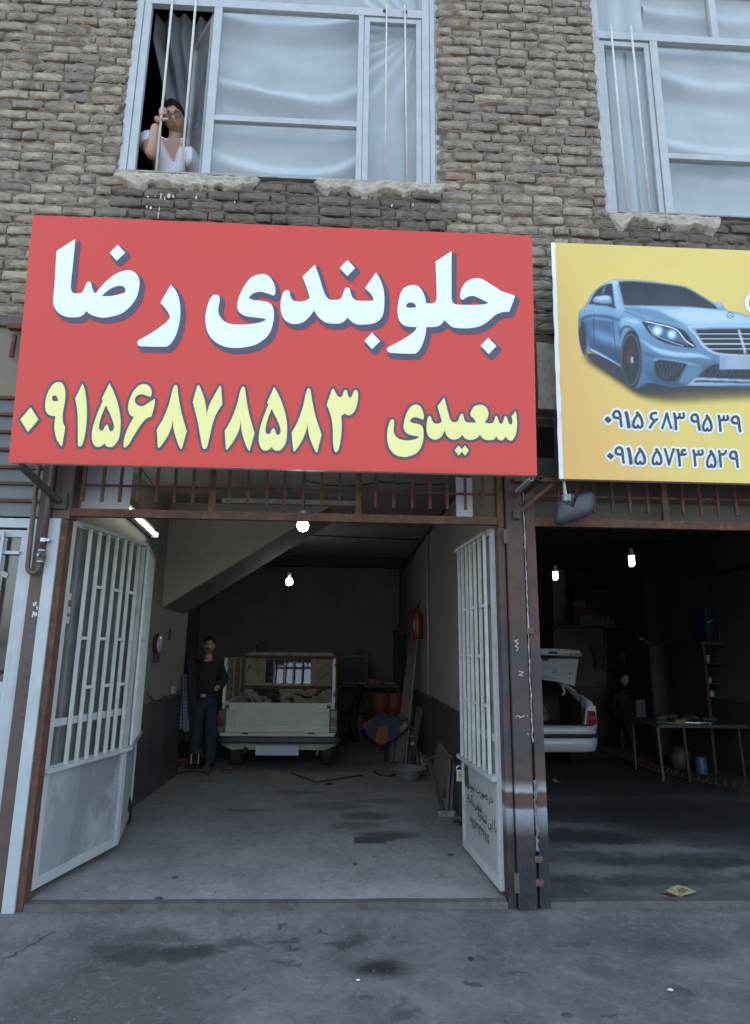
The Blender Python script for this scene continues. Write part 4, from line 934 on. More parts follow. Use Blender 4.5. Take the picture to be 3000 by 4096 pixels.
# two phone numbers: dark digits in a white halo
kd = 650/1652
rows = [[('0',205,203,68,68),('9',303,190,104,172),('1',402,202,56,170),('5',510,205,112,172),('6',668,208,96,168),('8',802,212,112,170),('3',927,218,118,178),('9',1095,225,100,172),('5',1216,235,102,172),('3',1376,238,112,170),('9',1508,243,104,168)],
        [('0',230,572,66,66),('9',326,560,104,172),('1',424,570,56,172),('5',534,572,112,172),('5',704,576,106,172),('7',828,578,108,176),('4',955,588,102,176),('3',1120,590,112,172),('5',1256,600,102,182),('2',1368,598,88,176),('9',1488,603,98,176)]]
gl = {}
for rw in rows:
    hal, dg_ = MB(), MB()
    for ch_, cx, cy0, w_, h_ in rw:
        if ch_ not in gl: gl[ch_] = text_loops(chr(0x6F0+int(ch_)))
        V = [v for l in gl[ch_] for v in l]
        xs = [v.x for v in V]; ys = [v.y for v in V]; xa, xb, ya, yb_ = min(xs), max(xs), min(ys), max(ys)
        fx = lambda v: Vector((2350+kd*(cx+((v.x-xa)/(xb-xa)-.5)*w_), 1600+kd*(cy0-((v.y-ya)/(yb_-ya)-.5)*h_)))
        lp = [[fx(v) for v in l] for l in gl[ch_]]
        flat(cdt_stroke(lp, 1.3), to_y(.0046), dg_); flat(cdt_stroke(lp, 9.6, fills=lp[:1]), to_y(.0024), hal)
        flat(cdt_fill(lp), to_y(.0052), dg_)
    hal.build('number_halo', pr_mat('halo', (.72,.78,.82)), yel); dg_.build('number_lettering', pr_mat('ink', (.035,.035,.055)), yel)
# wrinkled white edge strip on the left side of the yellow sign
ed = grid(lambda u, v: Pq(lerp(-.022,.004,u)+.004*noi((v*14,u,2),1), v*Hq, .004+.004*noi((v*22,u,7),1)-.02*(1-u)*(.5)), 3, 90)
ed.build('edge_strip', M_wht, yel, smooth=True)
# old lorry mirror hanging below the yellow sign's corner
mi = thing('wing_mirror', 'old scuffed black lorry wing mirror hung from the yellow sign corner', 'mirror', (1.60,-.2,2.6))
M_mir = mat('scuffed_plastic', (.028,.031,.037), (.045,.05,.056), scale=7, rough=.5, bump=.25, stain=(.12,.125,.13), sscale=9, slo=.6, shi=.72)
Z = lambda x, y, d=-.2: oy(2000+x*.4212, 1200+y*.4212, d)
MB().tube([Z(605,1700), Z(612,1780), Z(620,1860), Z(622,1925)], [.010,.011,.014,.016], 10).build('arm', mat('green_white_post', (.30,.33,.28), (.42,.42,.40), scale=18, rough=.6, stain=(.1,.09,.08), sscale=16, slo=.55, shi=.62), mi, smooth=True)
out = [(535,1930),(575,1910),(600,1945),(640,1985),(680,1975),(712,1930),(725,1880),(745,1848),(800,1828),(865,1824),(898,1850),(902,1910),(890,1985),(850,2040),(760,2085),(660,2115),(600,2138),(555,2138),(520,2115),(522,2040)]
lp = smooth_poly(out, 3); cen = sum(lp, Vector((0,0)))/len(lp)
sh_ = MB(); rings = [(1.0,-.165),(1.0,-.185),(.95,-.215),(.78,-.238),(.45,-.250),(.0,-.254)]
nl = len(lp)
for f_, d in rings: sh_.v += [tuple(Z(*(cen+(p-cen)*f_), d)) for p in lp]
for i in range(len(rings)-1):
    for j in range(nl): sh_.f.append((i*nl+j, i*nl+(j+1)%nl, (i+1)*nl+(j+1)%nl, (i+1)*nl+j))
sh_.build('mirror_shell', M_mir, mi, smooth=True)
gp = MB(); gp.v = [tuple(Z(*(cen+(p-cen)*.96), -.164)) for p in lp]; V2, F2 = cdt_fill([[p for p in lp]])
flat((V2, F2), lambda x, y: Z(*(cen+(Vector((x,y))-cen)*.96), -.166)).build('mirror_glass', mat('mirror_glass', (.5,.5,.5), metal=1, rough=.1), mi)
MB().hexa([Z(655,1835,-.19),Z(715,1850,-.19),Z(715,1850,-.15),Z(655,1835,-.15),Z(640,1960,-.19),Z(690,1960,-.19),Z(690,1960,-.15),Z(640,1960,-.15)]).build('hinge_block', M_mir, mi, bevel=.006)
MB().box(Z(590,1880).x, Z(655,1880).x, -.235,-.19, Z(600,1915).z, Z(600,1850).z).build('clamp', mat('speckled_clamp', (.16,.16,.16), (.35,.35,.34), scale=60, rough=.7), mi, bevel=.004)
# ================================================================== upstairs windows
def frame_boxes(name, boxes, parent, mt, bevel=.003):
    f = MB()
    for b in boxes: f.box(*b)
    return f.build(name, mt, parent, bevel=bevel)
def rod(name, x, z0, z1, y, parent, mt, r=.008, lean=0.0):
    return MB().tube([(x+lean,y,z1),(x,y,z0)], r, 8).build(name, mt, parent, smooth=True)
M_glass = glass_mat('window_glass', tint=(.95,.96,.95), dirt=.08)
M_glass_g = glass_mat('gate_glass', tint=(.72,.74,.74), dirt=.32, base_alpha=.2)
Y0, Y1 = .012, .06
win = frame_boxes('window', [(-1.860,-1.800,Y0,Y1,5.258,7.54),(-1.796,-1.735,Y0+.008,Y1,5.258,7.54),(-1.212,-1.145,Y0,Y1,5.258,6.905),(-1.735,.548,Y0-.002,Y1,6.905,6.985),
    (-1.145,.009,Y0+.003,Y1,5.782,5.832),(.009,.054,Y0,Y1,5.258,6.905),(.548,.610,Y0,Y1,5.258,7.54),(.614,.655,Y0+.006,Y1,5.258,7.54),(-1.145,.009,Y0+.004,Y1,5.258,5.285)], bld, M_white)
frame_boxes('jamb_filler', [(.657,.69,Y0+.012,.08,5.262,7.54),(-1.872,-1.862,Y0+.01,.08,5.262,7.54)], win, mat('jamb_mortar', (.42,.42,.41), (.3,.29,.27), scale=14, rough=.9, bump=.4), 0)
frame_boxes('casement_frame', [(.058,.104,Y0+.006,Y1-.004,5.262,6.895),(.500,.545,Y0+.006,Y1-.004,5.262,6.895),(.104,.500,Y0+.006,Y1-.004,6.85,6.895),(.104,.500,Y0+.006,Y1-.004,5.262,5.285)], win, M_white)
def pane(x0, x1, z0, z1, y, parent, mt=M_glass):
    return MB().box(x0,x1,y,y+.004,z0,z1).build('pane', mt, parent)
pane(-1.145,.009,5.285,5.782,.036,win); pane(-1.145,.009,5.832,6.905,.036,win); pane(.104,.500,5.285,6.85,.036,win); pane(-1.735,.548,6.985,7.54,.036,win)
for x in (-1.557,-1.362): rod('bar', x, 5.262, 7.2, -.005, win, M_whitebar, .010, -.006)
for x, x2 in ((.243,.245),(.420,.400)): rod('bar', x, 5.262, 7.01, -.006, win, M_whitebar, .0075, x2-x)
rs = MB()
for x in (.235,.41): rs.box(x-.02,x+.012,-.004,Y0-.004,6.945,6.965)
rs.build('bar_clip', M_rust, win)
# the left casement stands open, swung into the room
cs = MB(); hx, hy, fx, fy = -1.222, .072, -1.462, .40
dv = Vector((fx-hx, fy-hy, 0)); 
def cp(t, z): return (hx+dv.x*t, hy+dv.y*t, z)
for (t0,z0,t1,z1) in ((.03,5.27,.03,6.88),(.97,5.27,.97,6.88),(.0,6.87,1.0,6.87),(.0,5.285,1.0,5.285)): cs.bar(cp(t0,z0), cp(t1,z1), .035, .035, tuple(dv.cross(Vector((0,0,1))).normalized()))
case = cs.build('open_casement', M_white, bld)
MB().hexa([cp(.03,5.3),cp(.97,5.3),tuple(Vector(cp(.97,5.3))+Vector((.003,.003,0))),tuple(Vector(cp(.03,5.3))+Vector((.003,.003,0))),cp(.03,6.86),cp(.97,6.86),tuple(Vector(cp(.97,6.86))+Vector((.003,.003,0))),tuple(Vector(cp(.03,6.86))+Vector((.003,.003,0)))]).build('pane', glass_mat('casement_glass', dirt=.3), case)
# second window
win2 = frame_boxes('window', [(2.062,2.100,Y0+.02,.09,5.085,7.54),(2.545,2.612,Y0+.018,.09,5.085,6.825),(2.062,4.58,Y0+.016,.09,6.825,6.900),(2.612,4.58,Y0+.022,.09,5.640,5.690),(3.12,3.18,Y0+.02,.09,6.90,7.54),(2.612,4.58,Y0+.024,.09,5.085,5.11)], bld, M_white)
frame_boxes('casement_frame', [(2.104,2.142,Y0+.03,.085,5.09,6.815),(2.497,2.541,Y0+.03,.085,5.09,6.815),(2.142,2.497,Y0+.03,.085,6.765,6.815),(2.142,2.497,Y0+.03,.085,5.09,5.11)], win2, M_white)
jf = grid(lambda u, v: (2.024+u*.04+(.010*noi((v*34,0,0),1)+.006*noi((v*90,4,0),1))*(1-u), .02+.014*u, lerp(5.06,7.54,v)), 2, 160); jf.build('jamb_filler', mat('jamb_gypsum', (.5,.5,.49), (.38,.37,.35), scale=14, rough=.9, bump=.4), win2)
pane(2.142,2.497,5.11,6.765,.062,win2); pane(2.612,4.58,5.11,5.640,.062,win2); pane(2.612,4.58,5.690,6.825,.062,win2); pane(2.10,3.12,6.90,7.54,.062,win2); pane(3.18,4.58,6.90,7.54,.062,win2)
for x, x2 in ((2.203,2.19),(2.387,2.367)): rod('bar', x, 5.09, 6.925, -.012, win2, M_whitebar, .0095, x2-x)
# white cloth hung behind the glass
def thin_cloth(name, c, lo, hi):
    """Thin sheeting: seen square on it lets the dark room through, folded or edge on it is opaque."""
    mt, nt, b = _nodes(name); nt.nodes.remove(b); out = nt.nodes['Material Output']
    tr = nt.nodes.new('ShaderNodeBsdfTransparent'); df = nt.nodes.new('ShaderNodeBsdfDiffuse')
    tc = nt.nodes.new('ShaderNodeTexCoord'); nt.links.new(_mix(nt, _ramp(nt, _noise(nt, tc.outputs['Object'], 2.5, 8, .6), .35, .7), c, tuple(x*.86 for x in c)), df.inputs[0])
    lw = nt.nodes.new('ShaderNodeLayerWeight'); lw.inputs[0].default_value = .5
    mr = nt.nodes.new('ShaderNodeMapRange'); nt.links.new(lw.outputs['Facing'], mr.inputs[0]); mr.inputs[1].default_value = .08; mr.inputs[2].default_value = .62; mr.inputs[3].default_value = lo; mr.inputs[4].default_value = hi
    mx = nt.nodes.new('ShaderNodeMixShader'); nt.links.new(mr.outputs[0], mx.inputs[0]); nt.links.new(tr.outputs[0], mx.inputs[1]); nt.links.new(df.outputs[0], mx.inputs[2]); nt.links.new(mx.outputs[0], out.inputs['Surface'])
    MATS[name] = mt; return mt
M_cloth = thin_cloth('white_curtain', (.64,.68,.72), .55, 1.0)
def cloth(name, x0, x1, z0, z1, y, fn, label, nu=90, nv=110, mt=M_cloth):
    g_ = grid(lambda u, v: (lerp(x0,x1,u), y+fn(lerp(x0,x1,u), lerp(z0,z1,v)), lerp(z0,z1,v)), nu, nv)
    o_ = g_.build(name, mt, None, smooth=True); tag(o_, label, 'curtain', 'white sheets hung in the upstairs windows'); return o_
def swag(xm, k, fr, a):
    def f(x, z):
        s = z - k*(x-xm)**2
        r = math.sin(s*fr+1.6*noi((x*.8,z*.8,3),1))
        return -a*(max(0, r)**3)*(.5+.8*(noi((x,z,1),1.2)+.4)) + .030*noi((x*1.3,z*1.8,5),1) + .012*noi((x*3,(z-k*(x-xm)**2)*5,8),1)
    return f
cloth('curtain', -1.20, .06, 5.2, 7.54, .19, swag(-.57,.42,8.5,.085), 'white sheet sagging in curved folds behind the wide pane of the left window')
def fan(xc, zc, fr, a):
    def f(x, z):
        t = math.atan2(xc-x, zc-z); d = math.hypot(x-xc, z-zc)
        return a*min(1,d)*math.sin(t*fr+2*noi((x,z,2),1.5))*(.6+.5*noi((x*2,z,6),1)) + .02*noi((x*2,z*2,1),1)
    return f
cloth('curtain', .05, .60, 5.2, 7.54, .13, fan(.52,6.9,26,.040), 'white cloth in slanting folds behind the narrow right casement of the left window')
cloth('curtain', 2.09, 2.56, 5.0, 7.54, .14, lambda x, z: .012*math.sin(x*30+z*.8)+.02*noi((x*2,z*1.4,9),1), 'flat white cloth behind the narrow barred casement of the right window')
cloth('curtain', 2.58, 4.58, 5.0, 7.54, .19, swag(3.2,.30,9,.07), 'white sheet in soft folds behind the wide pane of the right window')
# sheer in the open casement
def sheer_mat():
    mt, nt, b = _nodes('sheer_cloth'); nt.nodes.remove(b); out = nt.nodes['Material Output']
    tr = nt.nodes.new('ShaderNodeBsdfTransparent'); df = nt.nodes.new('ShaderNodeBsdfDiffuse'); df.inputs[0].default_value = (.5,.53,.57,1)
    tc = nt.nodes.new('ShaderNodeTexCoord'); lw = nt.nodes.new('ShaderNodeLayerWeight'); lw.inputs[0].default_value = .35
    mx = nt.nodes.new('ShaderNodeMixShader'); nt.links.new(_math(nt,'MULTIPLY_ADD',lw.outputs['Facing'],.55,.36), mx.inputs[0]); nt.links.new(tr.outputs[0], mx.inputs[1]); nt.links.new(df.outputs[0], mx.inputs[2])
    nt.links.new(mx.outputs[0], out.inputs['Surface']); return mt
def sheer_fn(u, v):
    z = lerp(5.2, 7.5, v); t = max(0, min(1, (z-5.2)/2.0))
    xl_ = lerp(-1.47, -1.92, t**1.15); xr = lerp(-1.12, -1.16, t)
    x = lerp(xl_, xr, u); y = .62+.04*math.sin(u*34+z*1.5)+.035*math.sin(u*15+2*noi((u*3,z,0),1))
    return (x, y, z)
o_ = grid(sheer_fn, 80, 40).build('sheer_curtain', sheer_mat(), None, smooth=True); tag(o_, 'thin see-through curtain gathered aside in the open left casement', 'curtain')

# ================================================================== people
def skin_body(name, verts, edges, radii, mt, parent=None, levels=2, post=None, root=0):
    me = bpy.data.meshes.new(name); me.from_pydata(verts, edges, []); o = bpy.data.objects.new(name, me); COL.objects.link(o)
    md = o.modifiers.new('skin', 'SKIN'); md.use_smooth_shade = True; md.branch_smoothing = .6
    for i, r in enumerate(radii):
        rr = r if isinstance(r, (tuple, list)) else (r, r)
        me.skin_vertices[0].data[i].radius = rr; me.skin_vertices[0].data[i].use_root = (i == root)
    sb = o.modifiers.new('sub', 'SUBSURF'); sb.levels = levels; sb.render_levels = levels
    dg = bpy.context.evaluated_depsgraph_get(); nm = bpy.data.meshes.new_from_object(o.evaluated_get(dg))
    bpy.data.objects.remove(o); bpy.data.meshes.remove(me); nm.name = name
    off = OFF.get(parent, Vector((0,0,0))) if parent else Vector((0,0,0))
    for v in nm.vertices:
        p = v.co.copy()
        if post: p = post(p)
        v.co = p - off
    nm.materials.clear(); nm.materials.append(mt)
    for p in nm.polygons: p.use_smooth = True
    o = bpy.data.objects.new(name, nm); COL.objects.link(o)
    if parent: o.parent = parent; OFF[o] = off
    return o
M_skin = mat('skin', (.42,.245,.175), (.36,.20,.145), scale=12, rough=.5, bump=.03)
M_hair = mat('black_hair', (.006,.005,.005), (.012,.010,.009), scale=60, rough=.85, spec=.1, bump=.4, bscale=120)
M_lip = mat('lips', (.30,.11,.09), rough=.45); M_eye = mat('eye_white', (.34,.31,.29), rough=.3); M_iris = mat('dark_iris', (.02,.012,.01), rough=.2)
def head_mesh(name, M, mt, parent, h=.235):
    """A head with jaw, nose, brow, eye sockets and ears; local: face towards -y, z up, origin at its centre."""
    mb = MB(); nu, nv = 40, 34; a, b_, c = .074, .098, h/2
    for j in range(nv+1):
        t = math.pi*j/nv
        for i in range(nu):
            p = 2*math.pi*i/nu; x, y, z = math.sin(t)*math.sin(p), -math.sin(t)*math.cos(p), math.cos(t)
            X, Y, Z_ = x*a, y*b_, z*c
            if z < 0:
                k = -z; X *= 1-.28*k**1.5; 
                if y < 0: Y *= 1-.06*k
                else: Y *= 1-.5*k
                Y -= .012*k
            f = max(0, -y)
            g_ = lambda u0, v0, su, sv: math.exp(-((x-u0)/su)**2-((z-v0)/sv)**2)*f
            Y -= .026*g_(0,-.17,.10,.17) + .010*g_(0,-.28,.15,.08)            # nose
            Y += .012*g_(.38,.06,.2,.12) + .012*g_(-.38,.06,.2,.12)            # sockets
            Y -= .006*g_(0,.22,.6,.09)                                         # brow
            Y -= .007*g_(0,-.50,.28,.05) + .006*g_(0,-.585,.24,.05) - .004*g_(0,-.545,.26,.02)     # lips
            Y -= .010*g_(0,-.82,.3,.14)                                        # chin
            mb.v.append((X, Y, Z_))
    for j in range(nv):
        for i in range(nu):
            q = j*nu+i; r_ = j*nu+(i+1)%nu; mb.f.append((q, r_, r_+nu, q+nu))
    for s in (-1, 1):
        mb.sphere((s*.074, .012, -.012), .030, 10, 7, (.28,.62,1.05))
    mb.xf(M); return mb.build(name, mt, parent, smooth=True)
def person_details(parent, M, hair_low=.25, moustache=False, glasses=False):
    hm = MB(); nu, nv = 32, 16
    for j in range(nv+1):
        for i in range(nu):
            p = 2*math.pi*i/nu; front = max(0, math.cos(p)); tmax = lerp(2.0, 1.02, front**.9)+.05*math.sin(p*23)+.04*math.sin(p*9+1)
            t = tmax*j/nv; x, y, z = math.sin(t)*math.sin(p), -math.sin(t)*math.cos(p), math.cos(t)
            e = 1.065+.045*noi((x*9,y*9,z*9),1)
            hm.v.append((x*.074*e, y*.098*e+.002, z*.1175*e+.004))
    for j in range(nv):
        for i in range(nu):
            q = j*nu+i; r_ = j*nu+(i+1)%nu; hm.f.append((q, r_, r_+nu, q+nu))
    hm.xf(M).build('hair', M_hair, parent, smooth=True)
    for s in (-1, 1):
        MB().sphere((s*.030,-.0835,.006), .0095, 10, 7, (1.15,.6,.55)).xf(M).build('eye', M_eye, parent, smooth=True)
        MB().sphere((s*.030,-.0895,.005), .0052, 8, 6, (1,.5,1)).xf(M).build('iris', M_iris, parent, smooth=True)
        MB().tube([(s*.012,-.094,.026),(s*.028,-.096,.031),(s*.046,-.086,.025)], [.0024,.003,.002], 6).xf(M).build('eyebrow', M_hair, parent, smooth=True)
    MB().tube([(-.024,-.092,-.064),(-.010,-.1005,-.0600),(0,-.1015,-.0615),(.010,-.1005,-.0600),(.024,-.092,-.064)], [.002,.0042,.0045,.0042,.002], 6).xf(M).build('mouth', M_lip, parent, smooth=True)
    if glasses:
        gm = mat('glasses_frame', (.008,.007,.008), rough=.6)
        gb = MB()
        for s in (-1, 1):
            q = [(s*.031+.0235*math.copysign(abs(math.cos(t))**.6, math.cos(t)), -.1045+.010*abs(math.cos(t))*(1 if True else 0), .003+.0165*math.copysign(abs(math.sin(t))**.6, math.sin(t))) for t in [2*math.pi*i/20 for i in range(21)]]
            gb.tube(q, .0022, 5, cap=False)
            gb.tube([(s*.055,-.094,.010),(s*.073,-.06,.012),(s*.077,.01,.008)], .0022, 5)
        gb.tube([(-.008,-.105,.006),(0,-.109,.009),(.008,-.105,.006)], .0022, 5)
        gb.xf(M).build('glasses', gm, parent, smooth=True)
        for s in (-1, 1): MB().add([(s*.031-.021,-.101,-.012),(s*.031+.021,-.101,-.012),(s*.031+.021,-.101,.018),(s*.031-.021,-.101,.018)],[(0,1,2,3)]).xf(M).build('lens', glass_mat('lens_glass', tint=(.62,.6,.6), dirt=.05), parent)
    if moustache:
        MB().tube([(-.03,-.090,-.053),(-.012,-.101,-.047),(0,-.104,-.046),(.012,-.101,-.047),(.03,-.090,-.053)], [.003,.006,.0055,.006,.003], 6).xf(M).build('moustache', M_hair, parent, smooth=True)
def hand(parent, wrist, palm_dir, finger_dir, curl_axis, mt, size=1.0, curl=1.5, side=1, name='hand'):
    """Palm and five separate curled fingers grown on skin chains."""
    pd = Vector(palm_dir).normalized(); ca = Vector(curl_axis).normalized(); out = Vector()
    w0 = Vector(wrist); V = []; E_ = []; Rr = []
    def av(p, r): V.append(tuple(p)); Rr.append(r); return len(V)-1
    root = av(w0, .024*size); mid = av(w0+pd*.045*size, (.030*size,.017*size)); E_.append((root, mid))
    hands = [skin_body(name, V, E_, Rr, mt, parent, 2)]
    lens = (.072,.080,.075,.060)
    for i in range(4):
        base = w0+pd*.080*size+ca*((i-1.5)*.0195*size); V=[]; E_=[]; Rr=[]
        d = pd.copy(); p = base-pd*.03*size; V.append(tuple(p)); Rr.append(.0098*size); p = base; V.append(tuple(p)); Rr.append(.0098*size); E_.append((0,1))
        for k, (fr, an) in enumerate(((.45,curl*.75),(.30,curl*.9),(.25,curl*.6))):
            d = Matrix.Rotation(side*an, 3, ca) @ d; p = p+d*lens[i]*fr*size; V.append(tuple(p)); Rr.append((.0092-.0012*k)*size); E_.append((k+1,k+2))
        skin_body('finger', V, E_, Rr, mt, parent, 1)
    tp = w0+pd*.03*size-ca*.024*size; td = (pd*.6-ca*.8).normalized(); V=[tuple(tp-td*.01*size),tuple(tp+td*.028*size)]
    d2 = Matrix.Rotation(side*curl*.6, 3, ca) @ (pd*.9-ca*.25).normalized(); V += [tuple(Vector(V[1])+d2*.028*size), tuple(Vector(V[1])+d2*.05*size)]
    skin_body('thumb', V, [(0,1),(1,2),(2,3)], [.012*size,.0115*size,.0105*size,.009*size], mt, parent, 1)
# ---- the boy at the window
boy = thing('person', 'young person in white T-shirt and dark glasses gripping a bar in the open window', 'person', (-1.6,.3,4.3))
HC = oy(700, 478, .30)
look = (CAM-HC).normalized(); 
zc_ = Vector((-.16,-.1,1)); zc_ = (zc_ + look*(-.15)).normalized()
yv = -(Vector((look.x*.75-.10, look.y, look.z*.62))).normalized(); xv = yv.cross(zc_).normalized(); zv = xv.cross(yv).normalized()
MH = Matrix.Translation(HC) @ Matrix((xv, yv, zv)).transposed().to_4x4() @ Matrix.Scale(1.20, 4)
neck = HC + Vector((.01,.055,-.15)); chest = Vector((HC.x-.03, .36, HC.z-.34)); pel = Vector((chest.x, .50, 4.9))
sh_r = Vector((oy(560,530,.26).x+.045, .27, oy(575,545,.26).z)); sh_l = Vector((chest.x+.17, .34, chest.z+.06))
elb = oy(612,628,.085); wr = oy(626,494,.035); hd = oy(648,440,.0)
body = skin_body('body', [tuple(pel), tuple(lerp(pel,chest,.5)), tuple(chest), tuple(neck+Vector((0,.01,-.06))), tuple(neck+Vector((0,-.01,.04))), tuple(HC+Vector((0,.03,0))),
    tuple(sh_r), tuple(elb), tuple(lerp(elb,wr,.35)), tuple(wr), tuple(sh_l), tuple(sh_l+Vector((.06,.02,-.26))), tuple(sh_l+Vector((.0,-.02,-.50)))],
    [(0,1),(1,2),(2,3),(3,4),(4,5),(2,6),(6,7),(7,8),(8,9),(2,10),(10,11),(11,12)], [.13,.13,(.145,.10),.066,.064,.07,.066,.058,.054,.042,.055,.045,.035], M_skin, boy, 2)
head_mesh('head', MH, M_skin, boy)
person_details(boy, MH, glasses=True)
M_tee = mat('white_tee', (.72,.73,.76), (.66,.67,.71), scale=6, rough=.9, bump=.2, bscale=18)
slv = lerp(sh_r, elb, .55)
tee = skin_body('t_shirt', [tuple(pel+Vector((0,0,-.05))), tuple(lerp(pel,chest,.5)), tuple(chest+Vector((0,.0,0))), tuple(chest+Vector((.0,.03,.075))), tuple(sh_r), tuple(slv), tuple(sh_l), tuple(lerp(sh_l, sh_l+Vector((.06,.02,-.26)), .6))],
    [(0,1),(1,2),(2,3),(2,4),(4,5),(2,6),(6,7)], [.15,.15,(.17,.12),.07,.084,.082,.078,.072], M_tee, boy, 2)
# open neckline: a wedge of skin with a hem
nk = chest+Vector((.02,-.10,.06))
hand(boy, wr, hd-wr, None, Vector((-.25,.35,1)), M_skin, 1.35, 1.75, side=1)
from mathutils.bvhtree import BVHTree
bpy.context.view_layer.update()
_o = OFF[tee]; _bv = BVHTree.FromPolygons([v.co+_o for v in tee.data.vertices], [tuple(p.vertices) for p in tee.data.polygons])
def on_tee(px, py, e):
    d = ray(px, py).normalized(); h = _bv.ray_cast(CAM, d)
    return (h[0] if h[0] else oy(px, py, .26)) - d*e
def neck_fn(u, v):
    yy = lerp(552, 640, v); xl_ = lerp(640, 690, v**1.15); xr_ = lerp(728, 699, max(0,(v-.2)/.8)**.8)
    return on_tee(lerp(xl_, xr_, u), yy, .006)
grid(neck_fn, 8, 10).build('neckline_skin', M_skin, boy, smooth=True)
MB().tube([neck_fn(0, i/10) for i in range(11)]+[neck_fn(1, 1-i/10) for i in range(11)], .0045, 6).build('collar', M_tee, boy, smooth=True)
# ---- the mechanic standing beside the pickup
MX, MY = -1.83, 4.5
man = thing('person', 'man in dark shirt, belt and dark jeans standing in the gloom beside the pickup', 'person', (MX,MY,FZ))
J = lambda x, z, y=0: (MX+x*.94, MY+y, FZ+z*.925)
body = skin_body('body', [J(0,.98),J(0,1.18,.01),J(0,1.38,.02),J(0,1.53,.02),J(0,1.60,.0),J(-.20,1.44,.02),J(-.255,1.16,.02),J(-.27,.92,-.05),J(-.28,.84,-.07),J(.20,1.44,.02),J(.24,1.18,.0),J(.16,1.08,-.18),J(-.09,.90),J(-.10,.50,-.01),J(-.10,.09,.03),J(-.11,.04,-.12),J(.09,.90),J(.12,.50,-.03),J(.12,.09,0),J(.13,.04,-.15)],
    [(0,1),(1,2),(2,3),(3,4),(2,5),(5,6),(6,7),(7,8),(2,9),(9,10),(10,11),(0,12),(12,13),(13,14),(14,15),(0,16),(16,17),(17,18),(18,19)],
    [(.11,.08),(.10,.075),(.11,.08),.056,.057,.05,.04,.034,.03,.05,.042,.033,.06,.045,.036,.035,.06,.045,.036,.035], M_skin, man, 2)
MHm = Matrix.Translation((MX+.01,MY-.01,FZ+1.575)) @ Matrix.Rotation(R(8),4,'Z')
head_mesh('head', MHm, M_skin, man); person_details(man, MHm, moustache=True)
M_shirt = mat('dark_shirt', (.011,.012,.015), (.018,.019,.023), scale=9, rough=.9, bump=.3, bscale=14)
M_jean = mat('dark_jeans', (.015,.02,.029), (.026,.034,.047), scale=5, rough=.9, bump=.3, bscale=16)
skin_body('shirt', [J(0,.90),J(0,1.18,.01),J(0,1.40,.02),J(0,1.53,.015),J(-.20,1.45,.02),J(-.255,1.18,.02),J(-.265,1.03,-.02),J(.20,1.44,.02),J(.24,1.20,.0),J(.19,1.11,-.12)],
    [(0,1),(1,2),(2,3),(2,4),(4,5),(5,6),(2,7),(7,8),(8,9)], [(.185,.155),(.175,.145),(.185,.145),.08,.083,.070,.062,.083,.070,.062], M_shirt, man, 2)
skin_body('jeans', [J(0,1.06),J(0,.92),J(-.09,.84),J(-.10,.50,-.01),J(-.10,.06,.02),J(.09,.84),J(.12,.50,-.03),J(.12,.06,0)],
    [(0,1),(1,2),(2,3),(3,4),(1,5),(5,6),(6,7)], [(.19,.155),(.18,.15),.120,.088,.075,.120,.088,.075], M_jean, man, 2)
MB().lathe([(.150,.985),(.180,.985),(.180,1.02),(.150,1.02)], J(0,0), 28).xf(Matrix.Translation((MX,MY,FZ)) @ Matrix.Diagonal((.98,.80,.925,1)) @ Matrix.Translation((-MX,-MY,-FZ))).build('belt', M_black, man, smooth=True)
MB().box(MX-.03,MX+.03,MY-.156,MY-.142,FZ+.910,FZ+.947).build('buckle', mat('buckle_steel', (.5,.48,.44), rough=.35, metal=1), man, bevel=.004)
hand(man, J(-.278,.85,-.065), (-.05,-.15,-1), None, (.25,1,0), M_skin, 1.0, .35, side=1)
for s in (-.105,.125): MB().sphere((MX+s,MY-.06,FZ+.045), .05, 12, 8, (.95,2.6,.9)).build('shoe', M_black, man, smooth=True)
# ================================================================== grilles over the doorways
def grille(label, x0, x1, posts, bars, ztop=3.88):
    g_ = thing('transom_grille', label, 'grille', ((x0+x1)/2, 0, 2.48), 'rusty grilles over the garage doorways')
    MB().box(x0, x1, -.024, .022, 2.478, 2.535).build('bottom_beam', M_rust, g_, bevel=.003)
    for z in (2.708, 3.30): MB().box(x0, x1, .006, .016, z-.008, z+.008).build('rail', M_rust, g_)
    for x in posts: MB().box(x-.021, x+.021, -.02, .02, 2.535, ztop).build('post', M_rust, g_, bevel=.003)
    for x in bars:
        d = random.uniform(-.003,.003)
        MB().hexa([(x-.0095+d,-.014,2.588),(x+.0095+d,-.014,2.588),(x+.0095+d,.005,2.588),(x-.0095+d,.005,2.588),(x-.0095,-.014,ztop),(x+.0095,-.014,ztop),(x+.0095,.005,ztop),(x-.0095,.005,ztop)]).build('bar', M_rust, g_)
    return g_
px1 = (336,411,484,556,628,701,774,919,994,1069,1139,1214,1287,1359,1503,1576,1648,1719,1789,1860,1930)
grille('rusty grille of hanging bars above the doorway beneath the red sign', -1.90, 1.066, [oy(851,1960).x, oy(1434,1960).x], [oy(p,1960).x for p in px1])
px2 = (2190,2258,2395,2461,2527,2593,2660,2726,2785,2850,2915,2980)
grille('rusty grille over the neighbouring doorway beneath the yellow sign', 1.335, 5.2, [oy(2655,1990).x+.0], [1.52+.131*i for i in range(27)])
wb = MB().box(-1.90,-1.56,.13,.14,2.54,3.3).build('white_board', mat('white_sheet', (.55,.56,.57), (.47,.48,.49), scale=3, rough=.6, stain=(.3,.26,.22), sscale=4, slo=.62, shi=.75)); tag(wb, 'white sheet fixed behind the left end of the grille above the doorway', 'board')
wb = MB().box(.80,.92,.12,.128,2.54,2.86).build('white_board', MATS['white_sheet']); tag(wb, 'narrow white sheet behind the right end of the grille above the doorway', 'board')
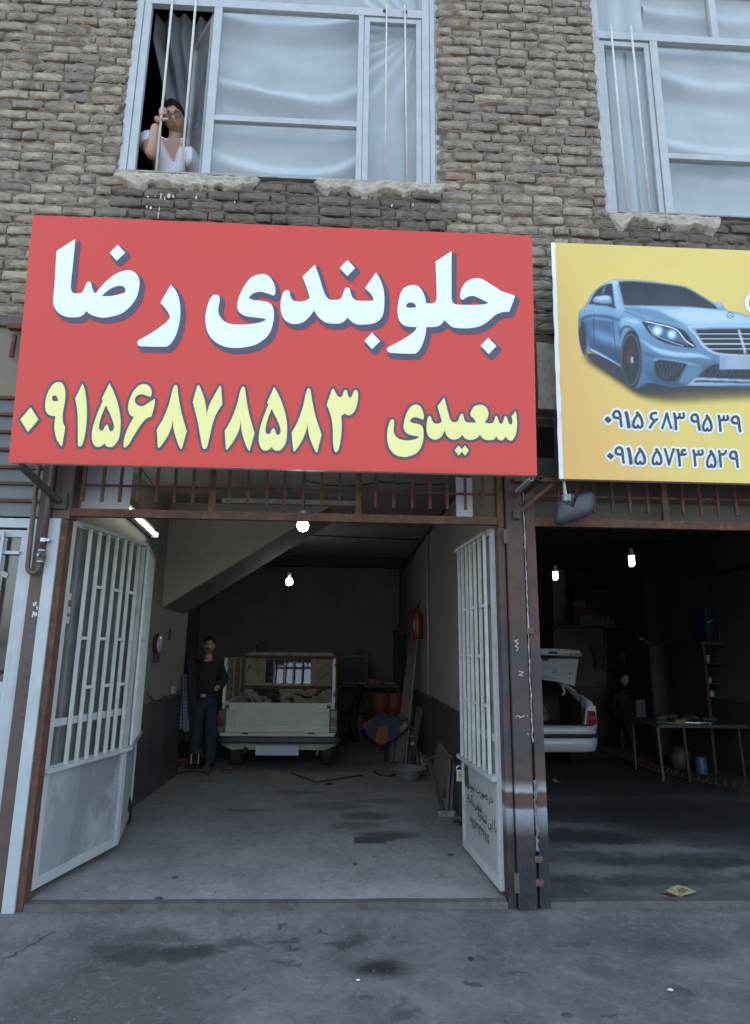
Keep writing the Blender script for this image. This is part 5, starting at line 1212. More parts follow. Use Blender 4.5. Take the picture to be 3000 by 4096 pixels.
wb = MB().box(1.335,5.18,.10,.108,2.515,3.02).build('backing_sheet', mat('dusty_sheet', (.085,.075,.058), (.06,.053,.042), scale=2.5, rough=.7)); tag(wb, 'dusty brown sheet behind the grille of the neighbouring doorway', 'board')

# ================================================================== folding gates
def rgate(name, label, A, B, z0, z1, n, barp, rows, zp=.80, zr=1.13, mull=None, group=None, parent=None, panel_mat=None):
    A, B = Vector((*A,0)), Vector((*B,0)); n = Vector((*n,0)).normalized(); d = (B-A); L = d.length; d.normalize()
    g_ = parent or thing(name, label, 'gate', (A.x, A.y, z0), group)
    def P(u, z, o): return A + d*u + n*o + Vector((0,0,z))
    def bx(nm, u0,u1,za,zb,o0,o1, mt=M_gate, bev=.003, par=None):
        return MB().hexa([P(u0,za,o0),P(u1,za,o0),P(u1,za,o1),P(u0,za,o1),P(u0,zb,o0),P(u1,zb,o0),P(u1,zb,o1),P(u0,zb,o1)]).build(nm, mt, par or g_, bevel=bev)
    bx('stile', 0,.045,z0,z1,-.02,.02); bx('stile', L-.04,L,z0,z1,-.02,.02)
    bx('top_rail', .045,L-.04,z1-.045,z1,-.02,.02); bx('bottom_rail', .045,L-.04,z0,z0+.05,-.02,.02)
    bx('lower_panel', .045,L-.04,z0+.05,zp,-.008,.008, panel_mat or M_gate, 0)
    for (u0,u1,za,zb) in ((.045,.06,z0+.05,zp),(L-.055,L-.04,z0+.05,zp),(.06,L-.055,z0+.05,z0+.065)): bx('bead', u0,u1,za,zb,.0082,.015, M_gate, 0)
    bx('mid_rail', .045,L-.04,zp,zp+.035,-.018,.018)
    bx('glazing_rail', .045,L-.04,zr,zr+.05,-.018,.016)
    if mull: bx('mullion', mull-.02,mull+.02,zp+.035,z1-.045,-.017,.015)
    cuts = [.045]+([mull-.02, mull+.02] if mull else [])+[L-.04]
    for i in range(0, len(cuts), 2):
        for za, zb in ((zp+.035,zr),(zr+.05,z1-.045)): bx('pane', cuts[i],cuts[i+1],za,zb,-.002,.002, M_glass_g, 0)
    bx('bar_rail', .0,L+.02,zp+.0,zp+.03,.0205,.055, M_gate, .003); bx('bar_rail', .12,L+.005,z1-.035,z1-.008,.0205,.05, M_gate, .003)
    for u in barp: bx('bar', u-.0105,u+.0105,zp+.03,z1-.035,.026,.047, M_gatebar, .002)
    for z, off in rows:
        for i in range(off, len(barp)-1, 2): bx('bar_link', barp[i]+.0105,barp[i+1]-.0105,z-.011,z+.011,.028,.045, M_gatebar, .002)
    return g_, P, L, bx
def u_of(px, py, A, B):
    A, B = Vector((*A,0)), Vector((*B,0)); d = (B-A).normalized(); n = Vector((-d.y, d.x, 0)); p = oplane(px, py, A, n); return (p-A).dot(d)
A1, B1, C1 = (-1.925,.055), (-1.725,1.03), (-1.935,1.98)
bars1 = [u_of(p, 2208, A1, B1) for p in (336,374.5,411,447,481,508,538)]
M_gpanel = mat('brushed_gate_panel', (.37,.375,.38), (.27,.275,.285), scale=3.2, lo=.42, hi=.52, rough=.5, bump=.12, bscale=80, stain=(.22,.225,.235), sscale=1.7, slo=.54, shi=.58, stretch=(1,1,.6))
g1, PL1, LL1, bx1 = rgate('folding_gate', 'pale grey folding gate with barred glass standing open at the left of the doorway', A1, B1, .115, 2.47, (.979,-.2), bars1, ((2.03,1),(1.66,0),(1.32,1)), zp=.80, zr=1.08, mull=u_of(424,2208,A1,B1), panel_mat=M_gpanel)
L2 = .97; bars2 = [.09+.128*i for i in range(7)]
g2, PL2, LL2, bx2 = rgate('folding_gate', '', B1, C1, .125, 2.465, (.976,.21), bars2, ((2.03,1),(1.66,0)), parent=g1)
M_stick = mat('sticker_paper', (.5,.46,.42), (.42,.38,.35), rough=.7); M_stickr = mat('sticker_red_print', (.42,.20,.18), rough=.7)
def sticker(u0, u1, z0_, z1_, o, lines, name='sticker'):
    s_ = bx1(name, u0,u1,z0_,z1_,o,o+.001, M_stick, 0)
    rnd = random.Random(int(u0*999+z0_*77)); mb = MB()
    for k in range(lines):
        z = lerp(z1_,z0_,(k+.7)/(lines+.4)); u = u0+.006
        while u < u1-.012:
            w = rnd.uniform(.004,.012); 
            mb.v += [tuple(PL1(q, zz_, o+.0016)) for q, zz_ in ((u,z-.003),(min(u+w,u1-.005),z-.003),(min(u+w,u1-.005),z+.003),(u,z+.003))]; k0 = len(mb.v)-4; mb.f.append((k0,k0+1,k0+2,k0+3)); u += w+.004
    mb.build('sticker_print', M_stickr if lines > 2 else M_stick, g1)
for (xa, ya, xb, yb, l) in ((572,1262,627,1318,2),(560,1383,618,1438,4),(550,1470,608,1525,4)):
    pa = oplane(xa*.454, 1800+yb*.454, Vector((*A1,0)), Vector((.979,-.2,0))); pb = oplane(xb*.454, 1800+ya*.454, Vector((*A1,0)), Vector((.979,-.2,0)))
    d_ = (Vector((*B1,0))-Vector((*A1,0))).normalized(); ua, ub = (pa-Vector((*A1,0))).dot(d_), (pb-Vector((*A1,0))).dot(d_)
    sticker(ua, ub, pa.z, pb.z, .0035, l)
bx2('bolt_plate', L2-.05,L2-.01,.72,.76,.021,.03, M_darkmetal, .003)
A3, B3 = (1.058,.075), (.992,1.05)
bars3 = sorted(u_of(p, 3033, A3, B3) for p in (1866,1882,1899,1916,1935,1956,1979))
M_gpanel2 = mat('plain_gate_panel', (.37,.365,.35), (.32,.315,.305), scale=3, rough=.5, bump=.1, bscale=80, stain=(.29,.28,.265), sscale=2.2, slo=.56, shi=.7)
g3, P3, L3, bx3 = rgate('folding_gate', 'pale grey gate leaf with handwritten note and padlock at the right of the doorway', A3, B3, .095, 2.475, (-.997,-.067), bars3, ((1.93,0),(1.57,1),(1.23,0)), zp=.755, zr=1.0, panel_mat=M_gpanel2)
# lock, hole, rust and padlock on the right leaf
bx3('lock_hole', L3-.17,L3-.085,.58,.715,.0085,.0105, mat('lock_hole_dark', (.035,.032,.032), rough=.9), 0)
rr = MB(); 
for (u0,u1,za,zb) in ((L3-.185,L3-.075,.555,.58),(L3-.082,L3-.062,.57,.735),(L3-.188,L3-.168,.59,.66)):
    rr.hexa([P3(u0,za,.0085),P3(u1,za,.0085),P3(u1,za,.011),P3(u0,za,.011),P3(u0,zb,.0085),P3(u1,zb,.0085),P3(u1,zb,.011),P3(u0,zb,.011)])
rr.build('rust_patch', M_rust, g3)
rt = MB(); q = [P3(-.004,.770,.057), P3(.03,.770,.057)]
pl = thing('padlock', 'small brass and steel padlock hanging on the edge of the right gate leaf', 'padlock', tuple(P3(L3+.02,.60,.03)))
pc = P3(L3+.022,.615,.03)
MB().box(pc.x-.026,pc.x+.026,pc.y-.011,pc.y+.011,pc.z-.045,pc.z+.045).build('body', mat('padlock_steel', (.55,.55,.54), metal=.8, rough=.35), pl, bevel=.006)
MB().tube([pc+Vector((.016*math.cos(t)*1.6, 0, .045+.03*math.sin(t))) for t in [math.pi*i/8 for i in range(9)]], .006, 8).build('shackle', MATS['padlock_steel'], pl, smooth=True)
MB().box(pc.x-.010,pc.x+.010,pc.y-.0125,pc.y-.0112,pc.z-.015,pc.z+.02).build('badge', mat('padlock_brass', (.45,.33,.12), metal=.7, rough=.4), pl)
# handwriting on the panel
FORMS = {'ا':(0xFE8D,0xFE8E,None,None),'ب':(0xFE8F,0xFE90,0xFE91,0xFE92),'ت':(0xFE95,0xFE96,0xFE97,0xFE98),'د':(0xFEA9,0xFEAA,None,None),'ر':(0xFEAD,0xFEAE,None,None),
 'س':(0xFEB1,0xFEB2,0xFEB3,0xFEB4),'ش':(0xFEB5,0xFEB6,0xFEB7,0xFEB8),'ص':(0xFEB9,0xFEBA,0xFEBB,0xFEBC),'م':(0xFEE1,0xFEE2,0xFEE3,0xFEE4),'ن':(0xFEE5,0xFEE6,0xFEE7,0xFEE8),
 'ه':(0xFEE9,0xFEEA,0xFEEB,0xFEEC),'و':(0xFEED,0xFEEE,None,None),'گ':(0xFB92,0xFB93,0xFB94,0xFB95),'ی':(0xFBFC,0xFBFD,0xFBFE,0xFBFF)}
def shape(txt):
    out = []
    for i, c in enumerate(txt):
        if c not in FORMS: out.append(c); continue
        prev = i > 0 and txt[i-1] in FORMS and FORMS[txt[i-1]][2]; nxt = i+1 < len(txt) and txt[i+1] in FORMS
        f = FORMS[c]; joins = bool(f[2]) and nxt
        out.append(chr(f[3] if prev and joins else f[2] if joins else f[1] if prev else f[0]))
    return ''.join(out[::-1])
def write(txt, u_right, z_base, size, slope, parent, Pf, o, mt, stretch=1.0, name='handwriting'):
    lp = text_loops(txt, size); xm = max(v.x for l in lp for v in l); mb = MB()
    lp = [[Vector((v.x, v.y)) for v in l] for l in lp]
    def to3(x, y):
        s = (xm-x)*stretch                                # distance from the right-hand end
        return Pf(u_right+s, z_base+y+slope*s+.004*math.sin(s*40), o)
    flat(cdt_fill(lp), to3, mb); flat(cdt_stroke(lp, .0012, n=4), lambda x, y: to3(x, y)+ (Pf(0,0,o)-Pf(0,0,o+.0003)), mb)
    return mb.build(name, mt, parent)
write(shape('در صورت نبودن'), .16, .585, .088, -.03, g3, P3, .0095, M_ink, 1.25)
write(shape('با این شماره'), .09, .415, .095, .0, g3, P3, .0095, M_ink, 1.0)
write(shape('تماس بگیرید'), .44, .455, .088, .04, g3, P3, .0095, M_ink, .95)
write('۰۹۱۵۷٦۳۳۴۸۵', .27, .295, .095, .02, g3, P3, .0095, M_ink, 1.0)
# yellow strip hanging among the bars
bx3('tape_strip', bars3[2]-.008,bars3[2]+.008,1.63,1.80,.048,.050, mat('yellow_tape', (.45,.38,.06), rough=.6), 0)

# ================================================================== left neighbour: white door, gas pipe
dr_ = thing('shop_door', 'white metal shop door with dark panes and bars at the left edge', 'door', (-2.5,0,.05))
def dbx(nm, x0,x1,z0,z1,y0=-.02,y1=.025, mt=M_white, bev=.003): return MB().box(x0,x1,y0,y1,z0,z1).build(nm, mt, dr_, bevel=bev)
dbx('door_head', -3.3,-2.112,2.39,2.455); dbx('door_jamb', -2.178,-2.112,.06,2.39); dbx('door_stile', -2.212,-2.181,.08,2.375,-.012,.02); dbx('door_rail', -3.3,-2.212,2.325,2.375,-.012,.02)
dbx('door_rail', -3.3,-2.212,1.30,1.37,-.012,.02); dbx('lower_panel', -3.3,-2.212,.10,1.30,-.002,.01); dbx('door_moulding', -3.3,-2.212,1.10,1.13,-.014,-.002); dbx('door_rail', -3.3,-2.212,.08,.14,-.012,.02)
dbx('pane', -3.3,-2.212,1.37,2.325,.004,.008, glass_mat('door_glass', tint=(.7,.72,.72), dirt=.10, base_alpha=.1), 0)
dbx('bar', -2.330,-2.310,1.37,2.36,-.05,-.03, M_white, .002); dbx('bar', -2.50,-2.48,1.37,2.36,-.05,-.03, M_white, .002)
dbx('cross_bar', -3.3,-2.205,2.205,2.228,-.03,-.012, M_white, .002); dbx('cross_bar', -3.3,-2.235,1.42,1.445,-.03,-.012, M_white, .002); dbx('cross_bar', -3.3,-2.235,1.02,1.05,-.03,-.014, M_white, .002)
MB().hexa([(-2.335,-.001,2.07),(-2.285,-.001,2.045),(-2.285,.002,2.045),(-2.335,.002,2.07),(-2.32,-.001,2.10),(-2.27,-.001,2.075),(-2.27,.002,2.075),(-2.32,.002,2.10)]).build('sticker', M_stick, dr_)
gpipe = thing('gas_pipe', 'brown gas pipe bent into a U with a valve beside the white door', 'pipe', (-2.07,-.09,2.0))
zl = 2.115
pa = [(-2.122,-.085,3.3),(-2.122,-.085,2.6),(-2.112,-.085,2.145)]
arc = [(-2.112+.038*(1-math.cos(t)), -.085, 2.125-.052*math.sin(t)) for t in [math.pi*i/10 for i in range(11)]]
MB().tube(pa+arc[:-1]+[(-2.036,-.085,2.14)], .0155, 12).build('pipe', M_primer, gpipe, smooth=True)
MB().tube([(-2.032,-.085,2.235),(-2.027,-.085,2.6),(-2.024,-.085,3.3)], .0165, 12).build('pipe', M_primer, gpipe, smooth=True)
M_valve = mat('valve_bronze', (.09,.075,.06), (.13,.11,.09), scale=20, rough=.6, metal=.4)
v_ = MB(); v_.tube([(-2.035,-.085,2.14),(-2.035,-.085,2.155),(-2.034,-.085,2.16),(-2.034,-.085,2.215),(-2.033,-.085,2.22),(-2.033,-.085,2.238)], [.02,.02,.026,.026,.02,.02], 8); v_.tube([(-2.034,-.085,2.19),(-2.034,-.125,2.19)], .014, 8); v_.tube([(-2.06,-.085,2.185),(-2.005,-.085,2.185)], .012, 8)
v_.build('valve', M_valve, gpipe, smooth='auto')
MB().tube([(-2.034,-.126,2.19),(-2.034,-.130,2.19)], .006, 8).build('valve_stem', mat('bare_steel', (.5,.5,.5), metal=.8, rough=.4), gpipe)
MB().lathe([(.018,2.285),(.019,2.285),(.019,2.31),(.018,2.31)], (-2.031,-.085,0), 14).build('pipe_clip', MATS['bare_steel'], gpipe)
MB().box(-2.013,-1.99,-.09,-.052,2.29,2.305).build('pipe_clip', MATS['bare_steel'], gpipe)
for z in (2.152, 2.226): MB().lathe([(.0215,z-.003),(.0225,z),(.0215,z+.003)], (-2.034,-.085,0), 12).build('thread_tape', mat('ptfe', (.75,.75,.74)), gpipe)
# ================================================================== lamps and cables
M_bulb = lamp_mat('bulb_glow', (.92,.97,1.0), 15.0); M_cfl = lamp_mat('cfl_glow', (.88,.95,1.0), 3.0); M_tubeglow = lamp_mat('tube_glow', (.90,1.0,.90), 1.8)
M_sock = mat('lamp_socket', (.35,.34,.31), (.25,.24,.22), rough=.5)
def bulb(label, c, d, zc, mats=M_bulb):
    t = thing('light_bulb', label, 'light bulb', tuple(c), 'bare bulbs hanging in the garages'); r = d/2
    MB().lathe([(.001,-r*1.02),(r*.45,-r*.92),(r*.82,-r*.6),(r,0),(r*.9,r*.45),(r*.62,r*.95),(r*.42,r*1.25)], c, 20).build('globe', mats, t, smooth=True)
    MB().lathe([(r*.43,r*1.25),(r*.46,r*1.3),(r*.46,r*1.9),(r*.52,r*1.95),(r*.52,r*2.6),(r*.3,r*2.8),(.004,r*2.85)], c, 16).build('socket', M_sock, t, smooth='auto')
    top = Vector(c)+Vector((0,0,r*2.8)); n = 14; rnd = random.Random(int(c[0]*1000))
    MB().tube([(top.x+.012*math.sin(i*1.1)*(0<i<n), top.y, lerp(top.z,zc,i/n)) for i in range(n+1)], .003, 6).build('cord', M_wire, t, smooth=True)
    return t
def cfl(label, c, w, h, zc):
    t = thing('light_bulb', label, 'light bulb', tuple(c), 'bare bulbs hanging in the garages'); g_ = MB()
    for i in range(3):
        a = i*2.094+.4; x, y = c[0]+w*.30*math.cos(a), c[1]+w*.30*math.sin(a); b = a+.9; x2, y2 = c[0]+w*.30*math.cos(b), c[1]+w*.30*math.sin(b)
        g_.tube([(x,y,c[2]+h/2),(x,y,c[2]-h*.40),((x+x2)/2,(y+y2)/2,c[2]-h/2),(x2,y2,c[2]-h*.40),(x2,y2,c[2]+h/2)], w*.17, 8)
    g_.build('tubes', M_cfl, t, smooth=True)
    MB().lathe([(w*.45,h*.5),(w*.5,h*.52),(w*.5,h*.75),(w*.34,h*.85),(w*.3,h*1.25),(.004,h*1.28)], c, 16).build('socket', M_sock, t, smooth='auto')
    MB().tube([(c[0],c[1],c[2]+h*1.27),(c[0]+.005,c[1],lerp(c[2]+h*1.27,zc,.5)),(c[0],c[1],zc)], .003, 6).build('cord', M_wire, t, smooth=True)
b1 = oy(1211,2103,.80); bulb('round white bulb hanging lit just behind the doorway beam', tuple(b1), .098, 3.25)
b2 = oy(1157,2328,4.6); bulb('round white bulb glowing deeper in the garage above the pickup', tuple(b2), .098, 3.25)
c1 = oy(2222,2302,2.9); cfl('short spiral bulb lit near the column in the neighbouring garage', tuple(c1), .062, .088, 3.25)
c2 = oy(2527,2243,1.9); cfl('tall tube bulb in a white socket hanging in the middle of the neighbouring garage', tuple(c2), .062, .10, 3.25)
fl = thing('tube_lamp', 'lit fluorescent tube fixture on the left garage wall above the gate', 'lamp', (-1.98,1.6,2.8))
fa, fb = Vector((-1.985,.55,2.885)), Vector((-1.985,2.14,2.745))
M_fix = mat('lamp_fixture_white', (.5,.55,.49), (.4,.43,.39), rough=.5)
MB().bar(fa+Vector((-.02,0,.02)), fb+Vector((-.02,0,.02)), .05, .09).build('housing', M_fix, fl, bevel=.004)
MB().tube([fa+Vector((.035,0,-.012)), fb+Vector((.035,0,-.012))], .015, 12).build('tube', M_tubeglow, fl, smooth=True)
for q, s_ in ((fa, 1), (fb, -1)): MB().box(q.x-.02,q.x+.055,q.y-.012,q.y+.012,q.z-.04,q.z+.012).build('lamp_holder', M_fix, fl)
def cable(name, label, pts, r=.005, sag=0.0, mt=M_wire, n=8):
    P = [Vector(p) for p in pts]; path = []
    for a, b in zip(P[:-1], P[1:]):
        for i in range(n): path.append(a.lerp(b, i/n)+Vector((.006*noi(a+Vector((i,0,0)),3), 0, -sag*4*(i/n)*(1-i/n)+.006*noi((i,a.x,a.y),2))))
    path.append(P[-1]); o_ = MB().tube(path, r, 6).build(name, mt, None, smooth=True); tag(o_, label, 'cable'); return o_
cable('ceiling_cable', 'dark cable looping across behind the grille', [oy(1215,1915,.9),oy(1290,1935,1.0),oy(1350,1942,1.1),oy(1430,1940,1.2),oy(1510,1925,1.3),oy(1620,1932,1.4),oy(1775,1935,1.5)], .006, .01)
cable('wall_cable', 'black cable along the right edge of the garage ceiling and down the corner', [(1.12,.35,3.22),(1.125,2.0,3.2),(1.12,4.2,3.2),(1.12,6.4,3.2),(1.12,8.58,3.18),(1.10,8.6,1.2)], .012)
cable('ceiling_cable', 'cable crossing the garage ceiling in front of the bulb', [(1.11,4.9,3.22),(.5,4.9,3.235),(-.3,4.85,3.24),(-.79,4.6,3.24)], .009, .008)
cable('ceiling_cable', 'second cable crossing the garage ceiling near the back', [(1.11,6.9,3.22),(.3,6.9,3.235),(-.6,6.9,3.24),(-1.0,6.9,3.24)], .009, .008)
cable('ceiling_cable', 'short cable slanting over the left end of the doorway behind the bars', [oy(570,1880,.7),oy(615,1945,1.0),oy(640,1965,1.1)], .006)
rail = MB().box(-1.4,.1,2.60,2.64,3.20,3.249).build('cable_trunking', mat('pale_trunking', (.42,.42,.4), rough=.6)); tag(rail, 'pale trunking strip on the ceiling behind the doorway beam', 'trunking')
tb = MB().tube([oy(1062,2262,8.45), oy(1335,2262,8.45)], .03, 10).build('dead_tube_lamp', mat('dark_tube', (.04,.04,.045), rough=.3), None, smooth=True); tag(tb, 'unlit dark tube lamp high on the back wall of the garage', 'lamp')
wp = MB().tube([(1.128,4.29,3.25),(1.128,4.28,1.03)], .018, 10).build('wall_pipe', mat('white_conduit', (.34,.32,.29), rough=.6), None, smooth=True); tag(wp, 'pale vertical conduit pipe on the right garage wall beside the extinguisher', 'pipe')

# ================================================================== fire extinguisher
ex = thing('fire_extinguisher', 'red fire extinguisher hung on the right garage wall', 'extinguisher', (1.05,4.55,1.75))
ec = (1.03,4.62,0); M_red2 = mat('extinguisher_red', (.20,.02,.018), (.15,.016,.015), scale=5, rough=.4)
MB().lathe([(.001,1.76),(.066,1.765),(.075,1.79),(.075,2.08),(.06,2.13),(.028,2.155),(.022,2.18)], ec, 20).build('cylinder', M_red2, ex, smooth=True)
MB().lathe([(.022,2.18),(.026,2.185),(.026,2.215),(.001,2.22)], ec, 12).build('valve', M_darkmetal, ex, smooth='auto')
MB().bar((1.03,4.60,2.225),(1.05,4.52,2.29), .016, .012).build('lever', M_darkmetal, ex); MB().bar((1.03,4.60,2.205),(1.04,4.51,2.225), .016, .010).build('handle', M_darkmetal, ex)
MB().tube([(1.0,4.6,2.19),(.955,4.58,2.14),(.945,4.57,2.0),(.95,4.57,1.85)], .011, 8).build('hose', M_black, ex, smooth=True)
lb = MB(); 
for i in range(9):
    a0 = math.pi*1.05+i*.09; lb.v += [(1.03+.0757*math.cos(a0), 4.62+.0757*math.sin(a0), z) for z in (1.86,2.02)]
lb.f = [(2*i,2*i+2,2*i+3,2*i+1) for i in range(8)]; lb.build('label_plate', mat('extinguisher_label', (.5,.48,.44), (.2,.17,.16), scale=40, rough=.6), ex)

# ================================================================== pickup
M_pick = mat('old_cream_paint', (.44,.43,.36), (.37,.36,.30), scale=3, rough=.5, bump=.05, stain=(.11,.06,.035), sscale=7, slo=.66, shi=.74)
M_pickr = mat('rusting_cream_paint', (.28,.245,.185), (.21,.175,.125), scale=9, rough=.75, bump=.2, stain=(.075,.045,.03), sscale=11, slo=.55, shi=.68)
tk = thing('pickup', 'old cream pickup with rusty bed and raised side racks parked tail out', 'pickup', (-.84,4.5,FZ))
T = lambda x, y, Y=4.45: oy(820+x*.3511, 2550+y*.3511, Y)
X0, X1 = T(240,900).x, T(1420,900).x; ZT, ZB = T(700,742).z, T(700,1080).z; XC = (X0+X1)/2; HW = (X1-X0)/2
BO0, BO1 = XC-HW-.09, XC+HW+.09
bd = MB()
for s in (-1, 1):       # bed sides with a slight tumblehome and rear corner posts holding the lamps
    xo, xi = XC+s*(HW+.09), XC+s*(HW-.02)
    bd.prism([(min(xo,xi),ZB-.02),(max(xo,xi),ZB-.02),(max(xo,xi)-(.03 if s>0 else 0),ZT+.01),(min(xo,xi)+(.03 if s<0 else 0),ZT+.01)], 4.47, 6.25)
bd.box(XC-HW+.02, XC+HW-.02, 4.48, 6.25, ZB+.02, ZB+.06)
bd.build('bed', M_pick, tk, bevel=.012)
p0, p1 = T(345,845), T(1325,995)
tg = MB(); tg.box(X0+.005, X1-.005, 4.446, 4.462, ZB, ZT)
for (a,b,c,d) in ((X0+.005,X1-.005,p0.z,ZT),(X0+.005,X1-.005,ZB,p1.z),(X0+.005,p0.x,p1.z+.0005,p0.z-.0005),(p1.x,X1-.005,p1.z+.0005,p0.z-.0005)): tg.box(a,b,4.428,4.4455,c,d)
tg.build('tailgate', M_pick, tk, bevel=.004)
# pressed lettering, angular strokes (traced in the tailgate plane)
E_ = [[(1220,870),(1220,985),(1205,985)],[(1190,870),(1190,935),(1095,935),(1095,905)],[(1160,945),(1160,975)],[(1120,945),(1120,975)],[(1140,905),(1150,905)],[(1065,905),(1065,970),(1010,970),(1045,940)],[(1030,900),(1020,925)],[(985,870),(985,975)],[(955,865),(935,865)],[(925,900),(925,960),(850,960),(850,895)],[(885,885),(895,885)],
      [(820,905),(820,935),(740,935)],[(795,905),(795,930)],[(770,905),(770,930)],[(745,900),(745,930)],[(725,905),(705,905),(705,935),(735,935),(735,960),(700,965)],[(665,865),(665,960),(605,965)],[(640,880),(620,880)],[(585,870),(585,960),(540,965)],[(560,885),(560,940)],[(500,880),(470,880),(470,915),(505,915),(505,965),(430,970)]]
lt = cdt_stroke([[Vector((T(*p).x, T(*p).z)) for p in l] for l in E_], .0065, closed=False, n=4)
me_ = MB(); k = len(lt[0]); me_.v = [(p.x,4.430,p.y) for p in lt[0]]; me_.f = list(lt[1])
bl = {}
for f in lt[1]:
    for i in range(len(f)): bl[(f[i], f[(i+1)%len(f)])] = 1
me_.v += [(p.x,4.4458,p.y) for p in lt[0]]
me_.f += [(a, b, b+k, a+k) for (a, b) in bl if (b, a) not in bl]
me_.build('pressed_lettering', M_pick, tk)
for s, (xa, xb) in ((-1,(240,365)),(1,(1280,1430))):
    a, b = T(xa, 780), T(xb, 812); zc_2 = (a.z+b.z)/2
    MB().bar((a.x,4.42,zc_2+.01),(b.x,4.42,zc_2-(.012 if s<0 else -.004)), .018, .016).build('latch', M_whitebar, tk, bevel=.003)
    MB().box((a.x if s<0 else b.x-.05), (a.x+.05 if s<0 else b.x), 4.41,4.434, zc_2-.012, zc_2+.03).build('latch_bracket', M_rust, tk, bevel=.004)
for xa in (455,1210):
    q = T(xa,1090); MB().box(q.x-.04,q.x+.04,4.425,4.46,q.z-.012,q.z+.012).build('hinge', M_rust, tk, bevel=.004)
vb = MB(); z0, z1 = T(700,1125).z, T(700,1085).z
vb.box(BO0+.02,BO1-.02,4.44,4.5,z0,z1); vb.build('rear_sill', M_pick, tk, bevel=.006)
# lamps
M_lr = mat('red_lamp_lens', (.22,.012,.012), rough=.25, coat=.4); M_lc = mat('grey_lamp_lens', (.11,.095,.085), rough=.25, coat=.4); M_la = mat('amber_lamp_lens', (.10,.035,.025), rough=.25)
for s in (-1, 1):
    a, b = (T(1425,822), T(1508,1090)) if s > 0 else (T(150,815), T(240,1090))
    h = MB().box(a.x, b.x, 4.445, 4.50, b.z, a.z).build('tail_lamp', M_black, tk, bevel=.008)
    zz_ = [b.z+.012, lerp(b.z,a.z,.30), lerp(b.z,a.z,.40), lerp(b.z,a.z,.62), a.z-.012]
    for i, mt_ in enumerate((M_lc, M_lr, M_la, M_la)):
        MB().box(a.x+.012, b.x-.012, 4.436, 4.446, zz_[i]+.003, zz_[i+1]-.003).build('lamp_lens', mt_ if i != 3 else M_lc, h, bevel=.003)
# bumper and valance
z0, z1 = T(700,1205).z, T(700,1125).z; bx0, bx1 = T(150,1170).x-.01, T(1540,1170).x
bp = MB(); n = 30
def bump_y(u): e = max(0, abs(u*2-1)-.86)/.14; return 4.36+.10*e*e
prof = [(.06,0),(0,.12),(-.012,.5),(0,.88),(.06,1)]
bp = grid(lambda u, v: (lerp(bx0,bx1,u), bump_y(u)+prof[min(4,int(round(v*4)))][0], lerp(z0,z1,prof[min(4,int(round(v*4)))][1])), 40, 4)
bp.build('bumper', mat('dull_blue_black_bumper', (.03,.036,.05), (.05,.055,.066), scale=8, rough=.55, bump=.15, stain=(.11,.115,.12), sscale=14, slo=.6, shi=.74), tk, smooth=True)
va = grid(lambda u, v: (lerp(bx0+.03,bx1-.05,u), 4.47+.06*(1-v)+.25*max(0,abs(2*u-1)-.88), lerp(T(700,1290).z+.06*max(0,abs(2*u-1)-.8)/.2, z0+.01, v)-.008*noi((u*9,0,0),1)*(1-v)), 50, 5)
va.build('valance', M_pick, tk, smooth=True)
a, b = T(582,1225), T(1068,1338)
MB().box(a.x,b.x,4.40,4.408,b.z,a.z).build('number_plate', mat('blank_plate', (.34,.37,.42), (.31,.33,.37), scale=2, rough=.5), tk, bevel=.003)
c = T(455,1285); MB().tube([(c.x,4.40,c.z),(c.x,4.7,c.z)], .036, 14, cap=False).build('exhaust', M_rust, tk, smooth=True); MB().tube([(c.x,4.46,c.z),(c.x,4.8,c.z)], .034, 14).build('exhaust_bore', M_black, tk)
MB().tube([T(1285,1290,4.6), T(1270,1335,4.6)], .008, 6).build('drain_hose', M_whitebar, tk)
for xc in (T(300,1400).x+.02, T(1400,1400).x-.02):
    w_ = MB().lathe([(.20,-.085),(.275,-.085),(.298,-.065),(.30,-.03),(.30,.03),(.298,.065),(.275,.085),(.20,.085)], (xc,4.86,FZ+.298), 36, 'x').build('tyre', M_black, tk, smooth='auto')
    gr = MB()
    for dx in (-.045,-.015,.015,.045): gr.lathe([(.3005,dx-.008),(.304,dx-.007),(.304,dx+.007),(.3005,dx+.008)], (xc,4.86,FZ+.298), 30, 'x')
    gr.build('tread', mat('worn_tread', (.03,.03,.032), (.045,.045,.046), scale=30, rough=.9), w_)
    MB().lathe([(.02,-.07),(.12,-.06),(.19,-.075),(.20,-.08)], (xc,4.86,FZ+.298), 24, 'x').build('rim', M_rust, w_, smooth=True)
ax = MB().tube([(T(300,1400).x,4.86,FZ+.298),(T(1400,1400).x,4.86,FZ+.298)], .045, 10); ax.box(XC-.7,XC-.6,4.6,8.3,.42,.50); ax.box(XC+.6,XC+.7,4.6,8.3,.42,.50); ax.sphere((XC,4.86,FZ+.298),.13,12,8)
ax.build('chassis', M_darkmetal, tk)
